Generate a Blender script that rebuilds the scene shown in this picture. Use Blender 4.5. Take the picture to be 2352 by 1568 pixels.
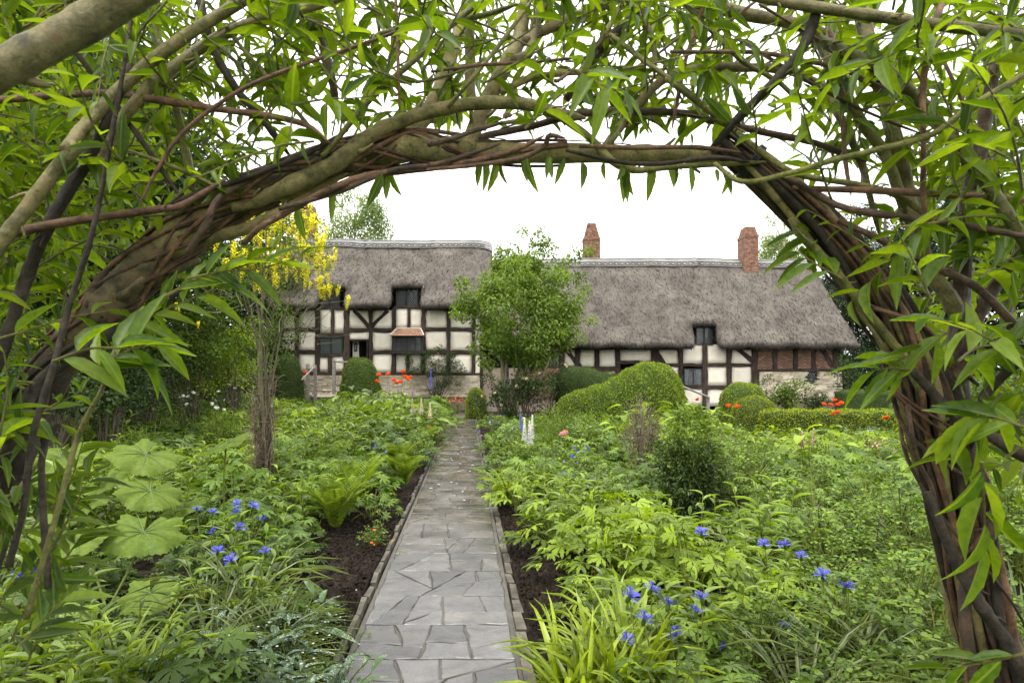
import bpy, math, random
import numpy as np
from mathutils import Vector, Matrix

# ---------------------------------------------------------------- camera, sky, sun, exposure
for o in list(bpy.data.objects):
    bpy.data.objects.remove(o)
sc = bpy.context.scene
COL = sc.collection
FPX, CX, HZ, CH = 1306.667, 1176.0, 870.0, 1.6      # focal length and horizon in a 2352 px wide frame; eye height in metres

cam_d = bpy.data.cameras.new('camera')
cam = bpy.data.objects.new('camera', cam_d)
COL.objects.link(cam)
cam.location = (0, 0, CH)
cam.rotation_euler = (math.radians(90), 0, 0)
cam_d.sensor_width = 36
cam_d.lens = 20
cam_d.shift_y = (HZ - 784) / 2352
cam_d.clip_start = 0.05
cam_d.clip_end = 2000
cam_d.dof.use_dof = True
cam_d.dof.focus_distance = 4.5
cam_d.dof.aperture_fstop = 7.1
sc.camera = cam

SUN_EL, SUN_AZ = math.radians(68), math.radians(-140)
world = bpy.data.worlds.new('World')
sc.world = world
world.use_nodes = True
nt = world.node_tree
nt.nodes.clear()
sky = nt.nodes.new('ShaderNodeTexSky')
sky.sky_type = 'NISHITA'
sky.sun_disc = False
sky.sun_elevation = SUN_EL
sky.sun_rotation = SUN_AZ
sky.dust_density = 3.0
tc = nt.nodes.new('ShaderNodeTexCoord')
nz = nt.nodes.new('ShaderNodeTexNoise')
nz.inputs['Scale'].default_value = 2.2
nz.inputs['Detail'].default_value = 5
cr = nt.nodes.new('ShaderNodeValToRGB')
cr.color_ramp.elements[0].position = 0.25
cr.color_ramp.elements[1].position = 0.75
cr.color_ramp.elements[0].color = (9.6, 9.6, 9.4, 1)
cr.color_ramp.elements[1].color = (12.2, 12.1, 11.9, 1)
mx = nt.nodes.new('ShaderNodeMix')
mx.data_type = 'RGBA'
mx.inputs[0].default_value = 0.9                      # a closed layer of bright cloud over the clear sky
bg = nt.nodes.new('ShaderNodeBackground')
bg.inputs['Strength'].default_value = 0.1
wo = nt.nodes.new('ShaderNodeOutputWorld')
nt.links.new(tc.outputs['Generated'], nz.inputs['Vector'])
nt.links.new(nz.outputs['Fac'], cr.inputs['Fac'])
nt.links.new(sky.outputs['Color'], mx.inputs[6])
nt.links.new(cr.outputs['Color'], mx.inputs[7])
nt.links.new(mx.outputs[2], bg.inputs['Color'])
nt.links.new(bg.outputs['Background'], wo.inputs['Surface'])

sun_d = bpy.data.lights.new('sun', 'SUN')
sun_d.energy = 1.5
sun_d.angle = math.radians(24)
sun_d.color = (1.0, 0.96, 0.9)
sun = bpy.data.objects.new('sun', sun_d)
COL.objects.link(sun)
_sd = Vector((math.sin(SUN_AZ) * math.cos(SUN_EL), math.cos(SUN_AZ) * math.cos(SUN_EL), math.sin(SUN_EL)))
sun.rotation_euler = _sd.to_track_quat('Z', 'Y').to_euler()

sc.view_settings.view_transform = 'Standard'
sc.view_settings.look = 'None'
sc.view_settings.gamma = 1
sc.view_settings.exposure = 1.5
sc.view_settings.use_curve_mapping = False
sc.cycles.use_denoising = True
sc.cycles.max_bounces = 7
sc.cycles.diffuse_bounces = 2
sc.cycles.glossy_bounces = 3
sc.cycles.transmission_bounces = 4
sc.cycles.transparent_max_bounces = 8
sc.cycles.use_fast_gi = False

# ---------------------------------------------------------------- helpers
rng = np.random.default_rng(7)
random.seed(7)

def W(px, py, Y):
    """a point of the place at depth Y, seen at (px, py) of the 2352 px frame"""
    return np.array(((px - CX) * Y / FPX, Y, CH + (HZ - py) * Y / FPX))

def norm(a):
    a = np.asarray(a, float)
    return a / np.maximum(np.linalg.norm(a, axis=-1, keepdims=True), 1e-9)

class Acc:
    """collects faces in numpy arrays and builds one mesh"""
    def __init__(s):
        s.V, s.L, s.S, s.M, s.R, s.n, s.nl, s.X = [], [], [], [], [], 0, 0, {}
    def add(s, V, faces, mat=0, rnd=0.5):
        V = np.asarray(V, float).reshape(-1, 3)
        s.V.append(V)
        for f in faces:
            s.S.append(np.array([s.nl])); s.L.append(np.asarray(f) + s.n); s.nl += len(f)
        s.M.append(np.full(len(faces), mat)); s.R.append(np.full(len(V), rnd) if np.isscalar(rnd) else np.asarray(rnd))
        s.n += len(V)
    def batch(s, V, faces, mat=0, rnd=None, cross=None):
        """V: (n, k, 3), the same faces for each of the n pieces"""
        n, k = V.shape[:2]
        if n == 0: return
        if rnd is None: rnd = rng.random(n)
        loops = np.concatenate([np.asarray(f) for f in faces]); lens = np.array([len(f) for f in faces])
        st = np.concatenate([[0], np.cumsum(lens)[:-1]]); tl = lens.sum()
        if cross is not None: s.X[len(s.V)] = np.tile(cross, n)
        s.V.append(V.reshape(-1, 3))
        s.L.append((loops[None] + (np.arange(n) * k)[:, None]).ravel() + s.n)
        s.S.append((st[None] + (np.arange(n) * tl)[:, None]).ravel() + s.nl)
        s.M.append(np.full(n * len(faces), mat)); s.R.append(np.repeat(rnd, k))
        s.n += n * k; s.nl += n * tl
    def mesh(s, name, mats, smooth=False):
        me = bpy.data.meshes.new(name)
        V = np.concatenate(s.V); L = np.concatenate(s.L).astype(np.int32); S = np.concatenate(s.S).astype(np.int32); M = np.concatenate(s.M).astype(np.int32)
        me.vertices.add(len(V)); me.vertices.foreach_set('co', V.ravel())
        me.loops.add(len(L)); me.loops.foreach_set('vertex_index', L)
        me.polygons.add(len(S)); me.polygons.foreach_set('loop_start', S)
        me.polygons.foreach_set('material_index', M)
        me.polygons.foreach_set('use_smooth', np.full(len(S), smooth))
        at = me.attributes.new('rnd', 'FLOAT', 'POINT'); at.data.foreach_set('value', np.concatenate(s.R).astype(np.float32))
        if s.X:
            cx_ = np.concatenate([s.X.get(i, np.ones(len(v))) for i, v in enumerate(s.V)]); at = me.attributes.new('cross', 'FLOAT', 'POINT'); at.data.foreach_set('value', cx_.astype(np.float32))
        for m in (mats if isinstance(mats, (list, tuple)) else [mats]): me.materials.append(m)
        me.update(calc_edges=True); me.validate()
        return me

def link(name, me, parent=None, loc=None, mat=None):
    o = bpy.data.objects.new(name, me)
    COL.objects.link(o)
    if parent is not None: o.parent = parent
    if mat is not None: o.matrix_local = mat
    elif loc is not None: o.location = loc
    return o

def tag(o, label=None, cat=None, group=None, kind=None):
    if label: o['label'] = label
    if cat: o['category'] = cat
    if group: o['group'] = group
    if kind: o['kind'] = kind
    return o

def thing(name, label, cat, loc=(0, 0, 0), group=None):
    return tag(link(name, None, loc=loc), label, cat, group)

def copy_tree(o, parent=None):
    c = o.copy(); COL.objects.link(c); c.parent = parent
    if parent is not None: c.matrix_parent_inverse = o.matrix_parent_inverse
    for ch in o.children: copy_tree(ch, c)
    return c

# ---- leaf templates: points (u along the leaf, v across, w out of it) and faces
def lance(n=5, wide=0.38, fold=0.12, curl=0.0, serr=0.0, pw=0.9):
    P, Fc = [(0, 0, 0)], []
    for i in range(1, n):
        u = i / n
        w = (math.sin(math.pi * u ** wide_pow(wide)) ** pw) * 0.5
        if serr and i % 2: w *= 1 - serr
        P += [(u, -w, fold * w), (u, 0, 0), (u, w, fold * w)]
    P.append((1, 0, 0)); t = len(P) - 1
    Fc += [(0, 2, 1), (0, 3, 2)]
    for i in range(n - 2):
        a = 1 + 3 * i; b = a + 3
        Fc += [(a, a + 1, b + 1, b), (a + 1, a + 2, b + 2, b + 1)]
    a = 1 + 3 * (n - 2)
    Fc += [(a, a + 1, t), (a + 1, a + 2, t)]
    P = np.array(P, float); P[:, 2] -= curl * P[:, 0] ** 2
    return P, Fc

def wide_pow(wide):
    return math.log(0.5) / math.log(wide)              # the leaf is broadest at u = wide

DIAMOND = (np.array([(0, 0, 0), (.45, -.5, .08), (1, 0, -.05), (.45, .5, .08)], float), [(0, 1, 2), (0, 2, 3)])
LEAF3 = lance(3, .42, .15, .12)

def palmate(lobes=7, span=250, deep=.35, teeth=True):
    P, Fc = [(0, 0, 0)], []
    for i in range(lobes):
        a = math.radians(-span / 2 + span * i / (lobes - 1)); c, s_ = math.cos(a), math.sin(a)
        ln = 1 - .28 * abs(i / (lobes - 1) - .5) * 2
        prof = [(.35, .0, .10), (.62, .0, .19), (.70, 0, .10), (.86, 0, .12), (1.0, 0, 0)] if teeth else [(.4, 0, .12), (.7, 0, .17), (1, 0, 0)]
        st = len(P)
        for (u, _, w) in prof[:-1]:
            for sg in (-1, 1):
                x, y = u * ln, sg * w * ln
                P.append((c * x - s_ * y, s_ * x + c * y, .10 * u - .22 * u * u + .02 * (i % 2)))
        P.append((c * ln, s_ * ln, -.16)); tip = len(P) - 1
        Fc.append((0, st, st + 1))
        for k in range(len(prof) - 2):
            q = st + 2 * k; Fc.append((q, q + 2, q + 3, q + 1))
        q = st + 2 * (len(prof) - 2); Fc.append((q, tip, q + 1))
    return np.array(P, float), Fc

def blade(n=6, arch=.55, tw=.0):
    """strap leaf that rises and arches over; u is along the ground, w is up"""
    P, Fc = [], []
    for i in range(n + 1):
        t = i / n
        w = .5 * (1 - t ** 2.2) * (0.75 + .5 * min(t * 3, 1)) if i < n else 0.0
        u, z = arch * t ** 1.8, t * (1 - .38 * arch * t * t * 1.6)
        P += [(u, -w, z), (u - .02, 0, z - .015), (u, w, z)] if i < n else [(u, 0, z)]
    for i in range(n - 1):
        a = 3 * i; b = a + 3
        Fc += [(a, a + 1, b + 1, b), (a + 1, a + 2, b + 2, b + 1)]
    a = 3 * (n - 1); t = len(P) - 1
    Fc += [(a, a + 1, t), (a + 1, a + 2, t)]
    return np.array(P, float), Fc

def place(T, pos, D, N, L, Wd, curl=None):
    """set the template at each pos, pointing along D with the face towards N"""
    P, Fc = T
    pos = np.atleast_2d(pos); n = len(pos)
    D = norm(np.broadcast_to(D, (n, 3))); N = np.broadcast_to(np.asarray(N, float), (n, 3))
    S = norm(np.cross(N, D) + 1e-6); N = norm(np.cross(D, S))
    L = np.broadcast_to(np.asarray(L, float), (n,)); Wd = np.broadcast_to(np.asarray(Wd, float), (n,))
    w = P[None, :, 2] * L[:, None]
    if curl is not None: w = w - (np.broadcast_to(curl, (n,)) * L)[:, None] * P[None, :, 0] ** 2
    return pos[:, None] + (P[None, :, 0] * L[:, None])[..., None] * D[:, None] + (P[None, :, 1] * Wd[:, None])[..., None] * S[:, None] + w[..., None] * N[:, None]

def rdir(n, zmin=-1, zmax=1):
    a = rng.random(n) * 2 * np.pi; z = rng.uniform(zmin, zmax, n); r = np.sqrt(np.maximum(0, 1 - z * z))
    return np.stack([r * np.cos(a), r * np.sin(a), z], 1)

def smooth_path(pts, k=6):
    pts = np.asarray(pts, float)
    if len(pts) < 3: 
        t = np.linspace(0, 1, k + 1)[:, None]
        return pts[0] * (1 - t) + pts[-1] * t
    Q = np.vstack([2 * pts[0] - pts[1], pts, 2 * pts[-1] - pts[-2]]); out = []
    for i in range(1, len(Q) - 2):
        p0, p1, p2, p3 = Q[i - 1:i + 3]
        for t in np.arange(k) / k:
            out.append(.5 * (2 * p1 + (p2 - p0) * t + (2 * p0 - 5 * p1 + 4 * p2 - p3) * t * t + (3 * p1 - p0 - 3 * p2 + p3) * t ** 3))
    out.append(Q[-2])
    return np.array(out)

def tube(acc, pts, rad, n=8, mat=0, rnd=0.5, k=5, rough=0.0, cap=True, smooth=True):
    """tapered tube through pts (rad may be one number, two ends, or one per point)"""
    pts = np.asarray(pts, float)
    rad = np.broadcast_to(rad, (len(pts),)) if np.ndim(rad) == 0 else np.asarray(rad, float)
    if len(rad) != len(pts): rad = np.linspace(rad[0], rad[-1], len(pts))
    PR = smooth_path(np.hstack([pts, rad[:, None]]), k) if smooth else np.hstack([pts, rad[:, None]])
    C, R = PR[:, :3], np.maximum(PR[:, 3], 1e-5)
    T = norm(np.gradient(C, axis=0))
    u = np.cross(T[0], (0.3, 0.2, 1.0)); u = norm(u if np.linalg.norm(u) > 1e-3 else np.cross(T[0], (1, 0, 0)))
    th = np.arange(n) / n * 2 * np.pi; V = []
    for i in range(len(C)):
        u = norm(u - T[i] * np.dot(u, T[i])); v = np.cross(T[i], u)
        rr = R[i] * (1 + (rough * (rng.random(n) - .5) if rough else 0))
        V.append(C[i] + (np.cos(th) * rr)[:, None] * u + (np.sin(th) * rr)[:, None] * v)
    m = len(C); V = np.array(V).reshape(-1, 3); Fc = []
    for i in range(m - 1):
        for j in range(n):
            a = i * n + j; b = i * n + (j + 1) % n
            Fc.append((a, b, b + n, a + n))
    if cap:
        Fc += [tuple(range(n - 1, -1, -1)), tuple((m - 1) * n + j for j in range(n))]
    acc.add(V, Fc, mat, rnd)

def box(acc, c, s, mat=0, rnd=0.5, jit=0.0, rot=None):
    c, s = np.asarray(c, float), np.asarray(s, float) / 2
    P = np.array([(x, y, z) for x in (-1, 1) for y in (-1, 1) for z in (-1, 1)], float) * s
    if jit: P += (rng.random(P.shape) - .5) * jit
    if rot is not None: P = P @ rot.T
    acc.add(P + c, [(0, 1, 3, 2), (4, 6, 7, 5), (0, 4, 5, 1), (2, 3, 7, 6), (0, 2, 6, 4), (1, 5, 7, 3)], mat, rnd)

# ---------------------------------------------------------------- materials
def newmat(name):
    m = bpy.data.materials.new(name); m.use_nodes = True
    t = m.node_tree; t.nodes.clear()
    out = t.nodes.new('ShaderNodeOutputMaterial')
    return m, t, out

def ramp(t, cols, pos=None):
    r = t.nodes.new('ShaderNodeValToRGB'); e = r.color_ramp.elements
    pos = pos or [i / (len(cols) - 1) for i in range(len(cols))]
    while len(e) < len(cols): e.new(0.5)
    for el, c, p in zip(e, cols, pos): el.position = p; el.color = (*c, 1)
    return r

def noise(t, scale, detail=4, rough=.6, coord='Object', stretch=None, dist=0):
    tc_ = t.nodes.new('ShaderNodeTexCoord'); n = t.nodes.new('ShaderNodeTexNoise')
    n.inputs['Scale'].default_value = scale; n.inputs['Detail'].default_value = detail; n.inputs['Roughness'].default_value = rough; n.inputs['Distortion'].default_value = dist
    if stretch:
        mp = t.nodes.new('ShaderNodeMapping'); mp.inputs['Scale'].default_value = stretch
        t.links.new(tc_.outputs[coord], mp.inputs['Vector']); t.links.new(mp.outputs[0], n.inputs['Vector'])
    else: t.links.new(tc_.outputs[coord], n.inputs['Vector'])
    return n

def mixc(t, a, b, fac, mode='MIX'):
    m = t.nodes.new('ShaderNodeMix'); m.data_type = 'RGBA'; m.blend_type = mode
    for i, v in ((6, a), (7, b)):
        if isinstance(v, tuple): m.inputs[i].default_value = (*v, 1)
        else: t.links.new(v, m.inputs[i])
    if isinstance(fac, (int, float)): m.inputs[0].default_value = fac
    else: t.links.new(fac, m.inputs[0])
    return m.outputs[2]

def math_n(t, op, a, b=0.0):
    m = t.nodes.new('ShaderNodeMath'); m.operation = op
    for i, v in ((0, a), (1, b)):
        if isinstance(v, (int, float)): m.inputs[i].default_value = v
        else: t.links.new(v, m.inputs[i])
    return m.outputs[0]

def surf(name, cols, scale=6, rough=.8, bump=.3, bscale=None, stretch=None, spec=.3, detail=6, pos=None, objvar=0.0, bdist=.01, rndmix=0.0, coord='Object', rough2=None):
    """rough surface: colours spread by noise, relief from a second noise"""
    m, t, out = newmat(name)
    b = t.nodes.new('ShaderNodeBsdfPrincipled')
    n = noise(t, scale, detail, .62, coord, stretch)
    fac = n.outputs['Fac']
    if rndmix:
        at = t.nodes.new('ShaderNodeAttribute'); at.attribute_name = 'rnd'
        fac = math_n(t, 'ADD', math_n(t, 'MULTIPLY', fac, 1 - rndmix), math_n(t, 'MULTIPLY', at.outputs['Fac'], rndmix))
    r = ramp(t, cols, pos or [.3 + .4 * i / max(1, len(cols) - 1) for i in range(len(cols))]); t.links.new(fac, r.inputs[0])
    col = r.outputs[0]
    if objvar:
        oi = t.nodes.new('ShaderNodeObjectInfo'); hs = t.nodes.new('ShaderNodeHueSaturation')
        t.links.new(math_n(t, 'ADD', math_n(t, 'MULTIPLY', oi.outputs['Random'], objvar * 2), 1 - objvar), hs.inputs['Value'])
        t.links.new(col, hs.inputs['Color']); col = hs.outputs[0]
    t.links.new(col, b.inputs['Base Color'])
    b.inputs['Roughness'].default_value = rough; b.inputs['Specular IOR Level'].default_value = spec
    if rough2 is not None:
        n3 = noise(t, scale * .6, 4, .6, coord)
        rr = ramp(t, [(rough,) * 3, (rough2,) * 3], [.35, .65]); t.links.new(n3.outputs['Fac'], rr.inputs[0]); t.links.new(rr.outputs[0], b.inputs['Roughness'])
    if bump:
        n2 = noise(t, bscale or scale * 4, 6, .65, coord, stretch)
        bp = t.nodes.new('ShaderNodeBump'); bp.inputs['Strength'].default_value = bump; bp.inputs['Distance'].default_value = bdist
        t.links.new(n2.outputs['Fac'], bp.inputs['Height']); t.links.new(bp.outputs[0], b.inputs['Normal'])
    t.links.new(b.outputs[0], out.inputs[0])
    return m

def leafmat(name, cols, trans=.25, rough=.5, spec=.25, tcol=None, vein=0.0, objvar=.12):
    """leaf: a colour per leaf, a little gloss, light coming through"""
    m, t, out = newmat(name)
    if objvar and len(cols) == 3: cols = [tuple(x * .5 for x in cols[0]), tuple(x * .95 for x in cols[1]), tuple(x * 1.2 for x in cols[2])]
    at = t.nodes.new('ShaderNodeAttribute'); at.attribute_name = 'rnd'
    n = noise(t, 9, 3, .6)
    fac = math_n(t, 'ADD', math_n(t, 'MULTIPLY', at.outputs['Fac'], .85), math_n(t, 'MULTIPLY', math_n(t, 'SUBTRACT', n.outputs['Fac'], .42), .9))
    r = ramp(t, cols); t.links.new(fac, r.inputs[0])
    rc = r.outputs[0]
    if vein:
        av = t.nodes.new('ShaderNodeAttribute'); av.attribute_name = 'cross'; rv = ramp(t, [(1,) * 3, (0,) * 3], [.04, .2]); t.links.new(av.outputs['Fac'], rv.inputs[0])
        rc = mixc(t, rc, (.24, .32, .09), math_n(t, 'MULTIPLY', rv.outputs[0], vein))
    hs = t.nodes.new('ShaderNodeHueSaturation'); oi = t.nodes.new('ShaderNodeObjectInfo')
    t.links.new(math_n(t, 'ADD', math_n(t, 'MULTIPLY', oi.outputs['Random'], objvar * 2), 1 - objvar), hs.inputs['Value'])
    t.links.new(rc, hs.inputs['Color']); col = hs.outputs[0]
    b = t.nodes.new('ShaderNodeBsdfPrincipled'); t.links.new(col, b.inputs['Base Color'])
    b.inputs['Roughness'].default_value = rough; b.inputs['Specular IOR Level'].default_value = spec
    tr = t.nodes.new('ShaderNodeBsdfTranslucent')
    t.links.new(mixc(t, col, tcol or (1.25, 1.25, .25), 1.0, 'MULTIPLY'), tr.inputs['Color'])
    ms = t.nodes.new('ShaderNodeMixShader'); ms.inputs[0].default_value = trans
    t.links.new(b.outputs[0], ms.inputs[1]); t.links.new(tr.outputs[0], ms.inputs[2]); t.links.new(ms.outputs[0], out.inputs[0])
    return m
# ---------------------------------------------------------------- ground, beds, path
M_soil = surf('soil', [(.006, .0045, .0035), (.019, .013, .009), (.04, .028, .02)], 14, .95, .9, 40, bdist=.03, spec=.15)
M_lawn = surf('lawn', [(.03, .06, .012), (.06, .11, .02)], 3, .9, .6, 60, spec=.2)
M_mortar = surf('mortar', [(.06, .052, .043), (.10, .088, .075)], 9, .55, .5, 60, rough2=.8, spec=.4)
M_edge = surf('edging_stone', [(.03, .027, .02), (.07, .062, .048), (.125, .112, .088)], 10, .7, .6, 45, objvar=.2)

def path_x(Y):
    return -0.43 + (Y - 3.0) * (-1.94 / 24.9)

def slab_mat():
    """wet York stone: grey near slabs, some browner, damp patches that shine"""
    m, t, out = newmat('flagstone')
    b = t.nodes.new('ShaderNodeBsdfPrincipled')
    oi = t.nodes.new('ShaderNodeObjectInfo')
    geo = t.nodes.new('ShaderNodeTexCoord')
    n1 = noise(t, 3.2, 6, .65); n2 = noise(t, 26, 6, .7); n3 = noise(t, 1.6, 4, .6)
    base = ramp(t, [(.042, .041, .041), (.068, .065, .063), (.105, .099, .093)], [.32, .5, .7]); t.links.new(n1.outputs['Fac'], base.inputs[0])
    brn = ramp(t, [(.028, .021, .012), (.052, .041, .026), (.088, .069, .046)], [.3, .5, .7]); t.links.new(n1.outputs['Fac'], brn.inputs[0])
    at = t.nodes.new('ShaderNodeAttribute'); at.attribute_name = 'rnd'
    col = mixc(t, base.outputs[0], brn.outputs[0], at.outputs['Fac'])
    hs = t.nodes.new('ShaderNodeHueSaturation'); t.links.new(col, hs.inputs['Color'])
    t.links.new(math_n(t, 'ADD', math_n(t, 'MULTIPLY', oi.outputs['Random'], .8), .6), hs.inputs['Value'])
    sp = ramp(t, [(.55,) * 3, (1,) * 3], [.30, .42]); t.links.new(n2.outputs['Fac'], sp.inputs[0])
    t.links.new(mixc(t, hs.outputs[0], sp.outputs[0], .6, 'MULTIPLY'), b.inputs['Base Color'])
    rr = ramp(t, [(.12,) * 3, (.24,) * 3, (.42,) * 3], [.38, .52, .66]); t.links.new(n3.outputs['Fac'], rr.inputs[0]); t.links.new(rr.outputs[0], b.inputs['Roughness'])
    b.inputs['Specular IOR Level'].default_value = .7
    bp = t.nodes.new('ShaderNodeBump'); bp.inputs['Strength'].default_value = .42; bp.inputs['Distance'].default_value = .014
    nb = noise(t, 7, 9, .75, dist=1.2); t.links.new(nb.outputs['Fac'], bp.inputs['Height']); t.links.new(bp.outputs[0], b.inputs['Normal'])
    t.links.new(b.outputs[0], out.inputs[0])
    return m
M_slab = slab_mat()

a = Acc(); a.add([(-900, -60, -.06), (900, -60, -.06), (900, 1500, -.06), (-900, 1500, -.06)], [(0, 1, 2, 3)])
tag(link('ground', a.mesh('ground', M_lawn)), kind='structure')

def bed(name, x_in, x_out, y0, y1, nx, ny):
    a = Acc(); ys = y0 + (y1 - y0) * (np.linspace(0, 1, ny) ** 2); V = []
    for y in ys:
        xi = path_x(y) + x_in; xo = x_out
        for i in range(nx):
            s = (i / (nx - 1)) ** 2.2
            z = .035 + .02 * math.sin(3.1 * y + 5 * s) + (rng.random() - .5) * .05 if i else .012
            V.append((xi + (xo - xi) * s, y, z))
    Fc = [(r * nx + i, r * nx + i + 1, (r + 1) * nx + i + 1, (r + 1) * nx + i) for r in range(ny - 1) for i in range(nx - 1)]
    a.add(V, Fc)
    return tag(link(name, a.mesh(name, M_soil, True)), kind='structure')
bed('flower_bed_left', -.565, -22, .2, 27.2, 110, 240)
bed('flower_bed_right', .565, 26, .2, 27.2, 110, 240)

# clods of earth where the soil lies bare beside the path
a = Acc()
OCT = (np.array([(1, 0, 0), (-1, 0, 0), (0, 1, 0), (0, -1, 0), (0, 0, 1), (0, 0, -1)], float), [(0, 2, 4), (2, 1, 4), (1, 3, 4), (3, 0, 4), (2, 0, 5), (1, 2, 5), (3, 1, 5), (0, 3, 5)])
ys = rng.uniform(2.6, 7.5, 9000); sd = np.where(rng.random(9000) < .6, -1, 1)
xs = path_x(ys) + sd * (.585 + rng.random(9000) ** 1.3 * .9)
sz = .004 + .012 * rng.random(9000) ** 3 + .006 * rng.random(9000)
Vc = np.stack([xs, ys, .045 + rng.random(9000) * .025], 1)[:, None] + OCT[0][None] * sz[:, None, None] * rng.uniform(.5, 1.4, (9000, 6, 1))
a.batch(Vc, OCT[1])
tag(link('soil_crumbs', a.mesh('soil_crumbs', M_soil)), 'dark crumbly earth of the bare patches beside the path', 'soil', kind='stuff')

# the path: mortar sheet, irregular flagstones, stone edging
path = thing('garden_path', None, None); tag(path, kind='structure')
a = Acc(); ys = np.linspace(.3, 28.0, 60)
a.add([p for y in ys for p in ((path_x(y) - .5, y, .0), (path_x(y) + .5, y, .0))], [(2 * i, 2 * i + 1, 2 * i + 3, 2 * i + 2) for i in range(59)])
link('mortar_bed', a.mesh('mortar_bed', M_mortar), path)

def clip(poly, p, n):
    """split a convex polygon by the line through p with normal n"""
    A, B = [], []
    for i in range(len(poly)):
        c, d = poly[i], poly[(i + 1) % len(poly)]
        sc_, sd_ = np.dot(c - p, n), np.dot(d - p, n)
        (A if sc_ >= 0 else B).append(c)
        if sc_ * sd_ < 0:
            q = c + (d - c) * sc_ / (sc_ - sd_); A.append(q); B.append(q)
    return A, B

def area(p):
    p = np.array(p); return .5 * abs(np.dot(p[:, 0], np.roll(p[:, 1], 1)) - np.dot(p[:, 1], np.roll(p[:, 0], 1)))

slabs, y = [], .5
while y < 27.6:
    h = rng.uniform(.42, .62) if y < 6 else rng.uniform(.3, .62)
    y2 = y + h
    polys = [[np.array((-.47, y)), np.array((.47, y)), np.array((.47, y2)), np.array((-.47, y2))]]
    for _ in range(5):
        nx_ = []
        for p in polys:
            ar = area(p)
            if ar > (.17 if y < 6 else .12) or (ar > .09 and rng.random() < .25):
                P = np.array(p); c = P.mean(0) + (rng.random(2) - .5) * .12
                ext = P.max(0) - P.min(0)
                ang = (0 if ext[0] > ext[1] else math.pi / 2) + rng.normal() * (.16 if rng.random() < .6 else .7)
                A, B = clip(p, c, np.array((math.cos(ang), math.sin(ang))))
                if len(A) > 2 and len(B) > 2 and min(area(A), area(B)) > .018: nx_ += [A, B]; continue
            nx_.append(p)
        polys = nx_
    slabs += polys
    y = y2

def slab_mesh(poly, i):
    P = np.array(poly); c = P.mean(0); out = []
    gap = rng.uniform(.0025, .006)
    n = len(P)
    for k in range(n):                                     # subdivide edges and roughen them
        p, q = P[k], P[(k + 1) % n]; d = q - p; L = np.linalg.norm(d)
        m = max(1, int(L / .07)); nrm = np.array((-d[1], d[0])) / max(L, 1e-6)
        for j in range(m):
            t = j / m; w = (rng.random() - .5) * .016 if j else 0
            out.append(p + d * t + nrm * w)
    O = np.array(out); r = np.linalg.norm(O - c, axis=1, keepdims=True)
    O = c + (O - c) * (1 - gap / np.maximum(r, .05))
    I = c + (O - c) * (1 - .011 / np.maximum(r, .05))
    m = len(O); tz = rng.uniform(.006, .011); tilt = rng.normal(0, .006, 2)
    def z(Q, z0): return z0 + (Q - c) @ tilt
    px_ = np.array([path_x(v) for v in O[:, 1]])
    pi_ = np.array([path_x(v) for v in I[:, 1]])
    V = [(o[0] + g, o[1], -.01) for o, g in zip(O, px_)] + [(o[0] + g, o[1], h) for o, g, h in zip(O, px_, z(O, tz - .005))] + [(o[0] + g, o[1], h) for o, g, h in zip(I, pi_, z(I, tz))]
    Fc = []
    for k in range(m):
        k2 = (k + 1) % m
        Fc += [(k, k2, m + k2, m + k), (m + k, m + k2, 2 * m + k2, 2 * m + k)]
    Fc.append(tuple(range(2 * m, 3 * m)))
    a = Acc(); yy = c[1]
    br = np.clip((yy - 4.6) / 2.2, 0, 1) * rng.uniform(.35, 1) if yy > 4 else rng.uniform(0, .18)
    a.add(V, Fc, 0, br)
    me = a.mesh('flagstone', M_slab)
    return me
slabs = [p for p in slabs if np.array(p)[:, 1].mean() > 1.6]
for i, p in enumerate(slabs[:290]):
    link('flagstone', slab_mesh(p, i), path)

em = []
for k in range(6):
    a = Acc(); box(a, (0, 0, 0), (.045, .30, .12), jit=.014); em.append(a.mesh('edging_stone', M_edge))
for sd in (-1, 1):
    y = 1.7
    while y < 26.5:
        ln = rng.uniform(.2, .36)
        if rng.random() < .94:
            o = link('edging_stone', em[rng.integers(6)], path, (path_x(y + ln / 2) + sd * (.532 + rng.normal() * .006), y + ln / 2, -.022 + rng.normal() * .005))
            o.scale = (.75 if sd < 0 else 1.25, (ln - .006) / .3, 1.15 if sd < 0 else .95); o.rotation_euler = (rng.normal() * .03, rng.normal() * .04, .078 + rng.normal() * .02)
        y += ln
# step at the far end of the path
a = Acc()
for i in range(4): 
    box(a, (path_x(27.0) - .42 + .28 * i, 26.95, .07), (.27, .3, .16), jit=.015)
link('step', a.mesh('step', M_edge), path)
# ---------------------------------------------------------------- the cottage
HY = 27.0
def Lc(u, v, Y=HY): return W(617.4 + u * .325, 499.8 + v * .325, Y)          # left wing
def Rc(u, v, Y=HY): return W(1234.8 + u * .35, 470.4 + v * .35, Y)           # right wing
M_plaster = surf('limewash', [(.62, .565, .455), (.745, .69, .575), (.79, .74, .63)], 1.8, .9, .25, 14, spec=.15, bdist=.02, objvar=.03)
M_oak = surf('old_oak', [(.012, .009, .007), (.036, .025, .018), (.085, .062, .046)], 5, .8, .7, 16, stretch=(3, 3, .7), spec=.25, objvar=.25, bdist=.02)
M_oakh = surf('old_oak_rail', [(.012, .009, .007), (.036, .025, .018), (.085, .062, .046)], 5, .8, .7, 16, stretch=(.7, 3, 3), spec=.25, objvar=.25, bdist=.02)
M_stone = surf('limestone', [(.38, .32, .22), (.53, .46, .34), (.66, .60, .48)], 3, .9, .5, 25, rndmix=.3, spec=.15, objvar=.28, bdist=.02)
M_joint = surf('stone_joint', [(.16, .13, .09), (.25, .21, .15)], 8, .95, .4, 40)
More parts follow.
